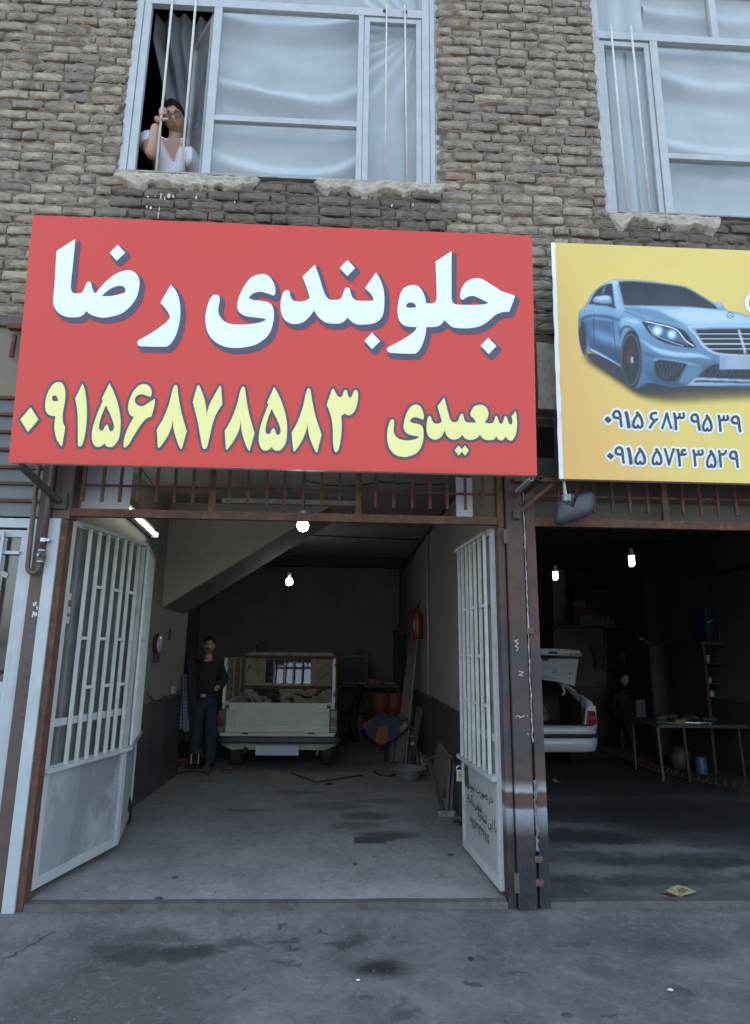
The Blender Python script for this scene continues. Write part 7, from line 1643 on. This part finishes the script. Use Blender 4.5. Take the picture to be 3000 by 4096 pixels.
bx.box(mx(xi),xi,CY+1.1,CY+1.13,z0,z1); bx.box(mx(xi),xi,CY+.14,CY+1.1,z0-.14,z0-.12); bx.box(xi,xi+.02,CY+.19,CY+1.1,z0-.1,z1+.02); bx.box(mx(xi)-.02,mx(xi),CY+.19,CY+1.1,z0-.1,z1+.02)
bx.build('boot_lining', mat('boot_lining', (.035,.035,.036), (.05,.05,.05), scale=9, rough=.95), car)
MB().box(mx(xi),xi,CY+.13,CY+.19,zb1-.03,zb1+.012).build('boot_sill', M_black, car, bevel=.01)
MB().prismx([(CY+.5,z1-.02),(CY+.56,z1+.005),(CY+1.05,K(0,300).z),(CY+1.05,K(0,300).z-.03),(CY+.6,z1-.03)], mx(K(440,400).x), K(440,400).x).build('rear_screen', mat('dark_screen', (.015,.017,.02), rough=.1), car)
MB().prismx([(CY+1.05,K(0,300).z-.03),(CY+1.05,K(0,300).z+.0),(CY+1.5,K(0,270).z),(CY+2.7,K(0,270).z),(CY+3.3,zb1+.05),(CY+4.1,zb1-.05),(CY+4.15,zb0),(CY+3.3,zb0)], mx(xr)+.06, xr-.06).build('cabin', M_carw, car, bevel=.03)
MB().prismx([(CY+.5,z1-.03),(CY+.58,z1-.01),(CY+.58,z1-.05)], mx(K(440,400).x), K(440,400).x).build('parcel_shelf_edge', M_black, car)
# open lid: inner pressing faces the street, spoiler lip at its top
LY = CY+.36; KL = lambda x, y: K(x, y, LY)
lid = MB(); r0_, r1 = KL(452,236), KL(462,428); xm = KL(180,380)
lw = r0_.x-XCc
def lid_fn(u, v):
    s = u*2-1; zlo = lerp(KL(180,378).z, r1.z, abs(s)**2); z = lerp(r0_.z, zlo, v)
    return (XCc+s*lerp(lw, r1.x-XCc, v), LY+.16*v-.05*(1-v)**2, z)
lidp = grid(lid_fn, 30, 14).build('boot_lid', M_carw, car, smooth=True)
ed_ = MB(); zt_2, zt_3 = KL(180,160).z, KL(180,212).z
def lip(u, v):
    s = u*2-1; a = v*math.pi*2; zc2 = (zt_2+zt_3)/2-.022*abs(s)**3
    return (XCc+s*(lw+.018), LY-.06-.05*math.cos(a)*1.0+.03*abs(s)**2, zc2+(zt_2-zt_3)/2*math.sin(a))
grid(lip, 30, 14).build('lid_lip', M_carw, car, smooth=True)
MB().box(KL(235,182).x, KL(292,182).x, LY-.115,LY-.10, KL(0,196).z, KL(0,182).z).build('lid_slot', M_black, car)
a, b = KL(385,190), KL(468,212); MB().box(a.x,b.x,LY-.116,LY-.07,b.z-.01,a.z-.01).build('lid_lamp', mat('lid_reflector', (.14,.05,.045), rough=.3), car, bevel=.006)
ring = [ (KL(250+62*math.copysign(abs(math.cos(t))**.55,math.cos(t)), 298+44*math.copysign(abs(math.sin(t))**.55,math.sin(t)))) for t in [2*math.pi*i/28 for i in range(29)] ]
MB().tube([(p.x, LY+.03, p.z) for p in ring], .009, 6, cap=False).build('lid_pressing', M_carw, car, smooth=True)
MB().tube([(KL(x_,y_).x, LY+.03, KL(x_,y_).z) for x_,y_ in ((185,245),(300,248),(440,245),(440,300),(380,340),(330,365),(185,350))], .008, 6).build('lid_pressing', M_carw, car, smooth=True)
lk2 = KL(222,238); MB().box(lk2.x-.04,lk2.x+.04,LY-.07,LY-.02,lk2.z-.02,lk2.z+.02).build('lid_lock', M_rust, car, bevel=.008)
for (x_,y_) in ((405,338),(402,372),(300,330)): p = KL(x_,y_); MB().sphere((p.x,LY+.05,p.z),.010,8,6).build('grommet', M_black, car)
bg_ = grid(lambda u, v: (K(265,650).x+(.13*(1-v)**.7+.03*math.sin(u*25+v*5)*(1-v))*math.cos(u*6.283), CY+.5+.12*(1-v)**.7*math.sin(u*6.283), K(265,690).z+.33*v+.02*math.sin(u*19)), 40, 14).build('plastic_bag', mat('grey_plastic_bag', (.13,.13,.125), (.09,.09,.09), scale=9, rough=.5, bump=.2), None, smooth=True); tag(bg_, 'crumpled grey plastic bag in the open boot of the white car', 'bag')

# ================================================================== furniture and clutter in the neighbouring bay
M_wood = mat('dark_brown_wood', (.035,.022,.015), (.05,.032,.02), scale=5, rough=.6, stretch=(1,1,.2)); M_greyc = mat('grey_cabinet', (.065,.068,.066), (.05,.053,.052), scale=3, rough=.6); M_oak = mat('oak_veneer', (.085,.058,.03), (.06,.04,.022), scale=4, rough=.6, stretch=(1,1,.2))
D = lambda x, y, Y: oy(2200+x*.4843, 2150+y*.4843, Y)
cb = thing('cupboard', 'tall grey cupboard at the back of the neighbouring garage with boxes on top', 'cupboard', (3.9,7.3,FZ))
a, b = D(20,745,7.3), D(440,745,7.3); MB().box(a.x,b.x,7.3,7.9,1.0,a.z).build('upper_carcass', M_greyc, cb, bevel=.008); MB().box(a.x-.05,D(745,735,7.3).x,7.2,7.95,a.z+.002,a.z+.04).build('top_board', M_wood, cb, bevel=.004)
MB().box(a.x,b.x,7.32,7.9,FZ,.998).build('lower_carcass', M_wood, cb); MB().box((a.x+b.x)/2-.004,(a.x+b.x)/2+.004,7.296,7.3,1.03,a.z-.03).build('door_gap', M_black, cb)
ztop = a.z+.042
for nm, lb_, ct, x0_, x1_, y0_, y1_, dy, mt_ in (('red_carton','large dark red carton on top of the grey cupboard','carton',205,555,430,690,.35,mat('dull_red_card', (.075,.018,.014), (.06,.014,.012), rough=.8)),
    ('brown_carton','brown carton in front of the red carton on the cupboard','carton',205,410,575,690,.1,mat('brown_card', (.075,.04,.025), rough=.8)),
    ('white_sack','white sack slumped on the brown carton','sack',190,310,508,580,.12,mat('white_sack', (.17,.17,.18), (.10,.10,.11), scale=9, rough=.8)),
    ('newspaper_pile','pile of pale newspapers on the cupboard edge','newspapers',245,540,650,700,.02,mat('newsprint', (.16,.16,.155), (.06,.06,.065), scale=26, rough=.9)),
    ('orange_cloth','dull red cloth slung over the right end of the cupboard top','cloth',410,610,590,690,.06,mat('dull_red_cloth', (.09,.02,.015), rough=.9))):
    p, q = D(x0_,y1_,7.3+dy), D(x1_,y0_,7.3+dy)
    zb_ = ztop+.001 if nm != 'white_sack' else p.z
    if nm == 'orange_cloth': o_ = grid(lambda u, v: (lerp(p.x,q.x,u), 7.3+dy-.02+.05*math.sin(u*9), zb_+(q.z-zb_)*(1-u)*(1-.6*v)+.02+.02*noi((u*5,v*5,0),1)), 20, 8).build(nm, mt_, None, smooth=True)
    elif nm == 'white_sack': o_ = MB().sphere(((p.x+q.x)/2,7.5,(zb_+q.z)/2),(q.x-p.x)/2,16,10,(1,.6,abs(q.z-zb_)/(q.x-p.x))).build(nm, mt_, None, smooth=True, jit=.03)
    else: o_ = MB().box(p.x,q.x,7.3+dy,7.3+dy+.3,zb_,q.z).build(nm, mt_, None, bevel=.006, jit=.01)
    tag(o_, lb_, ct)
ck = MB(); p = D(340,900,7.25); 
jk = grid(lambda u, v: (lerp(D(300,0,7.2).x,D(395,0,7.2).x,u)+.03*math.sin(v*5), 7.22+.04*math.sin(u*12), lerp(D(0,1080,7.2).z,D(0,870,7.2).z,v)), 20, 16).build('hung_jacket', mat('grey_jacket', (.07,.075,.08), rough=.9), None, smooth=True); tag(jk, 'grey jacket hanging on the front of the grey cupboard', 'jacket')
sh2 = thing('shelf_unit', 'dark open shelf unit with papers beside the grey cupboard', 'shelf', (4.5,7.4,FZ)); a, b = D(445,760,7.4), D(740,760,7.4)
for x in (a.x, b.x-.03): MB().box(x,x+.03,7.4,7.8,FZ,a.z).build('side_panel', M_oak, sh2)
MB().box(a.x,b.x,7.79,7.8,FZ,a.z).build('back_panel', M_dark_in, sh2)
for z in (.5,.95,1.35,a.z-.04): MB().box(a.x+.03,b.x-.03,7.4,7.79,z,z+.025).build('shelf_board', M_wood, sh2)
p, q = D(610,1045,7.38), D(685,945,7.38); o_ = MB().box(p.x,q.x,7.38,7.385,p.z,q.z).build('paper_notice', mat('notice_paper', (.20,.21,.22), (.12,.12,.13), scale=20, rough=.8)); tag(o_, 'pale paper notice pinned to the shelf unit', 'notice')
p = D(605,910,7.5); o_ = MB().lathe([(.001,0),(.07,0),(.075,.18),(.05,.26),(.02,.29),(.001,.29)], (p.x,7.5,1.376), 14).build('white_jar', mat('jar_white', (.16,.165,.17), rough=.5), None, smooth=True); tag(o_, 'white jar standing on the shelf unit', 'jar')
wr_ = thing('wardrobe', 'tall brown wardrobe with pale front edge in the middle of the bay', 'wardrobe', (4.6,5.6,FZ)); a, b = D(815,880,5.7), D(1150,860,5.7)
MB().box(a.x,b.x,5.7,6.3,FZ,a.z).build('carcass', M_wood, wr_, bevel=.006); MB().box(a.x+.02,a.x+.22,5.68,5.699,FZ+.05,a.z-.03).build('door', M_oak, wr_, bevel=.003); MB().box(a.x+.24,b.x-.02,5.68,5.699,FZ+.05,a.z-.03).build('door', M_wood, wr_, bevel=.003); MB().box(a.x-.08,b.x+.02,5.62,6.35,a.z+.002,a.z+.06).build('cornice', M_wood, wr_, bevel=.006)
p = D(887,1195,5.67); MB().box(p.x-.04,p.x+.04,5.672,5.678,p.z-.045,p.z+.045).build('badge', mat('blue_badge', (.03,.045,.08), (.09,.1,.12), scale=30, rough=.5), wr_)
bg2 = MB().tube([D(985,770,5.8),D(1000,720,5.8),D(1045,703,5.8),D(1100,740,5.8),D(1118,785,5.8)], .025, 10); p = D(1040,790,5.85); bg2.sphere((p.x,5.95,a.z+.12),.16,14,9,(1,.7,.6)); bg2 = bg2.build('black_holdall', M_black, None, smooth=True); tag(bg2, 'black holdall with handle on top of the brown wardrobe', 'bag')
p = D(760,818,5.6); o_ = MB().box(p.x-.02,p.x+.05,5.64,5.7,a.z+.062,a.z+.10).build('small_box', MATS['jar_white']); tag(o_, 'tiny pale box at the left end of the wardrobe top', 'box')
ca = thing('glass_cabinet', 'dark carved cabinet at the right edge with tins on its shelves', 'cabinet', (5.0,4.1,FZ)); YC = 4.25
a = D(1260,890,YC); e_ = 5.155
MB().box(D(1235,850,YC).x,e_,YC-.05,YC+.85,a.z,a.z+.05).build('cornice', M_wood, ca, bevel=.008)
MB().box(a.x,a.x+.04,YC,YC+.8,FZ,a.z-.002).build('side_panel', M_wood, ca); MB().box(a.x+.04,e_,YC+.78,YC+.8,FZ,a.z-.002).build('back_panel', M_dark_in, ca)
for yy in (1010,1060,1180,1290): z = D(1300,yy+25,YC).z; MB().box(a.x+.04,e_,YC+.02,YC+.78,z-.012,z).build('shelf_board', M_wood, ca)
rnd = random.Random(4)
TINS = iter([a_+' on the '+b_+' shelf of the dark carved cabinet' for b_ in ('upper','middle','lower') for a_ in ('leftmost tin','middle tin','rightmost tin')])
for yy in (1010,1180,1290):
    z = D(1300,yy+25,YC).z
    for k in range(3):
        x = a.x+.10+k*.13+rnd.uniform(0,.03)
        if x > e_-.06: break
        mt_ = rnd.choice([MATS['spattered_tin'],MATS['carton_red'],M_oak,M_greyc,mat('yellow_tin', (.13,.10,.03), rough=.5)]); h_ = rnd.uniform(.06,.12)
        o_ = MB().lathe([(.001,0),(.04,0),(.04,h_),(.001,h_)], (x,YC+.12,z+.001), 14).build('tin', mt_, None, smooth='auto'); tag(o_, next(TINS), 'tin', 'tins in the dark cabinet')
zc3 = a.z+.052
cl = thing('cool_box', 'blue cool box with white handle on the dark carved cabinet', 'cool box', (4.9,4.5,zc3)); p, q = D(1295,795,4.45), D(1480,615,4.45)
MB().box(p.x,q.x,4.45,4.75,zc3,q.z).build('body', mat('cool_box_blue', (.008,.02,.06), rough=.5), cl, bevel=.015); MB().box(p.x-.01,q.x+.01,4.44,4.76,q.z+.001,q.z+.05).build('lid', mat('cool_box_lid', (.02,.04,.10), rough=.5), cl, bevel=.01)
MB().bar(D(1302,705,4.435), D(1388,655,4.435), .018, .012, (0,1,0)).build('handle', mat('cool_box_handle', (.25,.26,.27), rough=.5), cl)
pf = thing('picture_frame', 'dark framed picture leaning on the wall above the carved cabinet', 'picture', (5.15,4.4,zc3)); YP = 3.9
a_, b_ = D(1535,800,4.3), D(1690,480,4.3)
MB().box(a_.x,5.16,4.3,4.33,zc3,b_.z).build('frame', mat('frame_wood', (.07,.035,.02), rough=.5), pf, bevel=.006); MB().box(a_.x+.03,5.15,4.294,4.299,zc3+.05,b_.z-.04).build('picture', mat('dark_picture', (.02,.017,.015), (.05,.03,.02), scale=8, rough=.4), pf)
o_ = MB().box(D(1570,835,4.2).x,D(1590,835,4.2).x,4.2,4.23,zc3,zc3+.08).build('white_card', MATS['notice_paper']); tag(o_, 'small white card standing on the carved cabinet', 'card')
# table of tools
tbl = thing('work_table', 'dark metal work table with thin legs and tools on top', 'table', (4.4,3.9,FZ)); YT = 3.75
tz = D(1000,1545,YT).z; xa, xb = D(895,1550,YT).x, 5.1
MB().box(xa,xb,YT,YT+.9,tz-.04,tz).build('table_top', M_darkmetal, tbl, bevel=.004)
M_leg = mat('yellow_brown_leg', (.06,.045,.022), (.035,.027,.02), scale=14, rough=.6)
for x in (xa+.02, D(1135,1700,YT).x, D(1590,1700,YT).x if D(1590,1700,YT).x < 5.05 else 5.02): MB().bar((x,YT+.03,FZ),(x-.02,YT+.03,tz-.04),.028,.028).build('leg', M_leg if x > xa+.1 else M_greyc, tbl)
for x in (xa+.05, D(1300,1700,YT+.8).x): MB().bar((x,YT+.85,FZ),(x,YT+.85,tz-.04),.028,.028).build('leg', M_leg, tbl)
for (px_, py_, l_, ang, wh_) in ((960,1530,.16,.1,'at the left end of'),(1160,1560,.22,.05,'beside the yellow carton on'),(1280,1542,.20,.0,'in the middle of'),(1330,1500,.15,-.1,'towards the back right of')):
    p = D(px_,py_,YT+.12); o_ = MB().bar((p.x-l_/2,YT+.12+ang,tz+.012),(p.x+l_/2,YT+.12-ang,tz+.012),.022,.016).build('spanner', MATS['bare_steel'], None, bevel=.003); tag(o_, 'bright steel spanner '+wh_+' the work table', 'spanner', 'spanners on the work table')
p = D(1075,1555,YT+.05); o_ = MB().box(p.x-.06,p.x+.06,YT+.03,YT+.12,tz+.001,tz+.055).build('yellow_carton', mat('dull_yellow_card', (.16,.12,.05), rough=.7), None, bevel=.004); tag(o_, 'dull yellow carton on the front edge of the work table', 'carton')
hp2 = MB(); rnd = random.Random(8)
for i in range(16): hp2.sphere((rnd.uniform(xa+.25,xb-.1), YT+rnd.uniform(.35,.75), tz+rnd.uniform(.01,.05)), rnd.uniform(.03,.07), 8, 6, (1.4,1,.7))
hp2 = hp2.build('oily_parts', M_darkmetal, None, smooth=True, jit=.02); stuff(hp2)
p = oz(2540+0, 3035, FZ); c = D(1250,1880,4.3)
bc = thing('blue_can', 'light blue can standing on the floor under the work table', 'can', (c.x,4.3,FZ)); MB().lathe([(.001,0),(.075,0),(.075,.20),(.07,.21),(.001,.21)], (c.x,4.3,FZ), 18).build('can', mat('light_blue_can', (.035,.085,.13), (.028,.06,.10), scale=6, rough=.5), bc, smooth='auto')
sd2 = MB().sphere((D(1110,1750,4.5).x,4.6,FZ+.15),.16,12,8,(1,.8,1)).build('dark_sack', M_darkmetal, None, smooth=True, jit=.03); tag(sd2, 'dark sack on the floor beneath the work table', 'sack')
# seated figure in the gloom
sx_, sy_ = D(612,1170,6.6).x, 6.6; hz_ = D(612,1170,6.6).z
st3 = thing('person', 'dimly seen person in dark clothes seated in the gloom behind the white car', 'person', (sx_,sy_,FZ))
SJ = lambda x, z, y=0: (sx_+x, sy_+y, hz_+z)
skin_body('body', [SJ(0,-.72),SJ(0,-.45),SJ(0,-.26),SJ(0,-.12),SJ(-.18,-.28),SJ(-.22,-.52),SJ(-.10,-.62,-.22),SJ(.18,-.28),SJ(.22,-.52),SJ(.10,-.62,-.22),SJ(-.12,-.72,-.38),SJ(-.13,-1.08,-.42),SJ(.12,-.72,-.38),SJ(.13,-1.08,-.42)],
    [(0,1),(1,2),(2,3),(2,4),(4,5),(5,6),(2,7),(7,8),(8,9),(0,10),(10,11),(0,12),(12,13)], [(.17,.13),(.16,.12),(.17,.12),.055,.07,.06,.045,.07,.06,.045,.085,.06,.085,.06], M_shirt, st3, 2)
Mx = Matrix.Translation((sx_,sy_,hz_)); head_mesh('head', Mx, M_skin, st3); person_details(st3, Mx)
for s in (-1,1): hand(st3, SJ(s*.10,-.62,-.22), (-s*.5,-1,-.3), None, (s*.3,0,1), M_skin, .95, .7, side=s)
o_ = MB().box(sx_-.2,sx_+.2,sy_-.18,sy_+.2,FZ,hz_-.80).build('crate_seat', M_wood, None, bevel=.01); tag(o_, 'dark crate used as a seat behind the white car', 'crate')
# pale heater by the seat, rag
p, q = D(720,1505,5.6), D(765,1340,5.6); o_ = MB().box(p.x,q.x+.04,5.6,5.8,p.z,q.z).build('pale_heater', mat('heater_white', (.08,.082,.085), (.06,.06,.062), scale=30, rough=.5), None, bevel=.008); tag(o_, 'narrow pale ribbed heater standing beside the seated person', 'heater')
# orange coil hose across the floor
A_, B_, C2_ = oz(2415,3000,FZ+.03), oz(2640,3090,FZ+.03), oz(3010,3170,FZ+.03)
pth = []; n = 620
for i in range(n+1):
    t = i/n; p = A_.lerp(B_, t*2) if t < .5 else B_.lerp(C2_, t*2-1); d = ((B_-A_) if t < .5 else (C2_-B_)).normalized()
    tt = t if t < .62 else .62+(t-.62)*.55; a_ = tt*2*math.pi*40; sd_ = Vector((-d.y, d.x, 0)); r_ = .045
    pth.append(p + sd_*r_*math.cos(a_) + Vector((0,0,r_*.9*(1+math.sin(a_)))))
o_ = MB().tube(pth, .0055, 5).build('coiled_hose', mat('orange_hose', (.10,.028,.018), rough=.5), None, smooth=True); tag(o_, 'orange coiled air hose stretched across the oily floor', 'hose')
# pipes and cables on the right wall
XW = 5.172; Wp = lambda x, y: oplane(2200+x*.4843, 2150+y*.4843, (XW,0,0), Vector((1,0,0)))
cable('wall_cable', 'thick cable down the right wall of the neighbouring garage to the cool box', [Wp(1330,20),Wp(1350,160),Wp(1362,270),Wp(1380,310),Wp(1345,380),Wp(1342,480),Wp(1350,600)], .018)
for k, (y0_, y1_) in enumerate(((300,215),(305,240),(312,262))): cable('wall_cable', ['upper','middle','lower'][k]+' of three parallel cables on the right wall of the neighbouring garage', [Wp(1370,y0_),Wp(1520,y0_-40),Wp(1660,y1_)], .012)
cable('wall_cable', 'thin cable sagging along the right wall towards the pier', [Wp(900,370),Wp(1050,345),Wp(1200,310),Wp(1340,282)], .008, .02)
cable('wall_cable', 'cable clipped along the upper edge of the right wall', [(5.165,6.0,3.2),(5.165,4.5,3.21),(5.165,2.5,3.21),(5.165,.4,3.21)], .012)
Cp = lambda px, py: oz(px, py, 3.235)
cable('ceiling_cable', 'bundle of cables drooping across the ceiling of the neighbouring garage', [Cp(2136,2124),Cp(2330,2128),Cp(2450,2130),Cp(2560,2135),Cp(2700,2145),Cp(2850,2130)], .016, .01)
cable('ceiling_cable', 'thin cable feeding the short spiral bulb', [tuple(c1)[:2]+(3.24,), Cp(2400,2162), Cp(2690,2165)], .008)
# flyer, packet, litter
fly = thing('paper_flyer', 'creased yellow and red printed flyer on the neighbouring threshold', 'flyer', tuple(oz(2710,3575,FZ+.004)))
Fl = lambda u, v: oz(2650+u*138-v*0+lerp(0,0,v), 3565, FZ)
q0, q1, q2, q3 = oz(2651,3571,.076), oz(2723,3592,.074), oz(2789,3568,.076), oz(2712,3539,.078)
def flp(u, v, e=0): p = (q0*(1-u)+q1*u)*(1-v)+(q3*(1-u)+q2*u)*v; return (p.x, p.y, .078+.005*math.sin(u*4+v*3)**2+e)
grid(flp, 10, 8).build('sheet', mat('flyer_yellow', (.40,.40,.14), (.30,.36,.16), scale=16, rough=.6), fly, smooth=True)
for (u0,u1,v0,v1,nm) in ((0,.9,.0,.12,'red'),(.25,.75,.55,.66,'red'),(.35,.85,.72,.80,'red'),(.1,.85,.32,.38,'blue'),(.45,.8,.46,.52,'red')):
    grid(lambda u, v: flp(lerp(u0,u1,u), lerp(v0,v1,v)+.03*math.sin(u*14), .0015), 12, 2).build('flyer_print', mat('flyer_'+nm, (.40,.06,.05) if nm == 'red' else (.10,.16,.30), rough=.6), fly)
pk = thing('litter_packet', 'small torn yellow packet on the oily floor', 'packet', tuple(oz(2228,3128,FZ))); p = oz(2228,3130,FZ)
grid(lambda u, v: (p.x+(u-.5)*.09, p.y+(v-.5)*.06, FZ+.012+.03*math.sin(u*5)*v), 6, 4).build('wrapper', mat('packet_yellow', (.30,.20,.04), (.3,.3,.28), scale=14, rough=.5), pk, smooth=True)
lit = []
for (px_, py_, r_, lb_, mt_, ct) in ((2680,3958,.012,'white scrap of paper on the pavement at the lower right',MATS['white_sheet'],'scrap'),(1432,3921,.009,'white scrap on the pavement below the round oil stain',MATS['white_sheet'],'scrap'),(1885,3833,.014,'black scrap of rubber on the pavement below the column',M_black,'scrap'),(700,3508,.016,'dark pebble on the garage floor near the left gate',M_darkmetal,'pebble'),(1803,3418,.022,'dark lump on the garage floor by the right gate leaf',M_darkmetal,'lump'),(635,3592,.018,'dark stone lying on the threshold strip',M_darkmetal,'stone'),(370,3620,.02,'dark stone at the left end of the threshold strip',M_darkmetal,'stone'),(2270,4062,.02,'dark flat stone at the bottom of the pavement',M_darkmetal,'stone'),(1420,3455,.014,'rusty brown leaf like scrap on the garage floor',M_rust,'scrap'),(1560,3360,.02,'dark scrap beside the drain patch on the garage floor',M_darkmetal,'scrap')):
    g_ = px_; zz = FZ if py_ < 3600 else .0
    p = oz(px_, py_, zz+.006); o_ = MB().sphere((p.x,p.y,zz+.006), r_, 8, 6, (1.3,1,.45)).build('litter_'+ct, mt_, None, smooth=True, jit=.006); tag(o_, lb_, ct)
rnd = random.Random(11); gv = MB()
for i in range(900):
    if rnd.random() < .55: x, y, z = rnd.uniform(-2.2,4.2), -.05-abs(rnd.gauss(0,.18)), .006
    else: x, y, z = rnd.uniform(-2.2,3.5), rnd.uniform(-2.2,-.05), .004
    r_ = rnd.uniform(.002,.007)*(1 if rnd.random() < .93 else 1.8); k = len(gv.v)
    a_ = rnd.uniform(0,3); z += .012*noi((x,y,0),1.1)+.006*noi((x,y,3),4)
    gv.v += [(x+r_*math.cos(a_),y+r_*math.sin(a_),z),(x+r_*math.cos(a_+2.1),y+r_*math.sin(a_+2.1),z),(x+r_*math.cos(a_+4.2),y+r_*math.sin(a_+4.2),z),(x,y,z+r_*1.1),(x,y,z-r_)]
    gv.f += [(k,k+1,k+3),(k+1,k+2,k+3),(k+2,k,k+3),(k,k+4,k+1),(k+1,k+4,k+2),(k+2,k+4,k)]
stuff(gv.build('pavement_grit', mat('grit', (.15,.145,.14), (.07,.067,.065), scale=30, rough=.9)))
gv = MB()
for i in range(420):
    x, y = rnd.uniform(-1.8,1.0), rnd.uniform(.1,4.5); r_ = rnd.uniform(.002,.008); k = len(gv.v); z = FZ+.004; a_ = rnd.uniform(0,3)
    gv.v += [(x+r_*math.cos(a_),y+r_*math.sin(a_),z),(x+r_*math.cos(a_+2.1),y+r_*math.sin(a_+2.1),z),(x+r_*math.cos(a_+4.2),y+r_*math.sin(a_+4.2),z),(x,y,z+r_)]; gv.f += [(k,k+1,k+3),(k+1,k+2,k+3),(k+2,k,k+3)]
stuff(gv.build('floor_grit', MATS['grit']))
# dark iron drain grid let into the garage floor
dg2 = thing('floor_drain', 'rectangular dark grated drain in the garage floor', 'drain', tuple(oz(1480,3363,FZ)))
c = oz(1480,3363,FZ); MB().box(c.x-.13,c.x+.13,c.y-.09,c.y+.09,FZ-.02,FZ+.007).build('frame', mat('drain_dirt', (.06,.055,.05), (.09,.085,.08), scale=14, rough=.9), dg2)
for i in range(9): x = c.x-.11+i*.0275; MB().box(x-.004,x+.004,c.y-.075,c.y+.075,FZ+.0075,FZ+.011).build('slot_bar', mat('drain_bar', (.085,.08,.075), rough=.8), dg2)
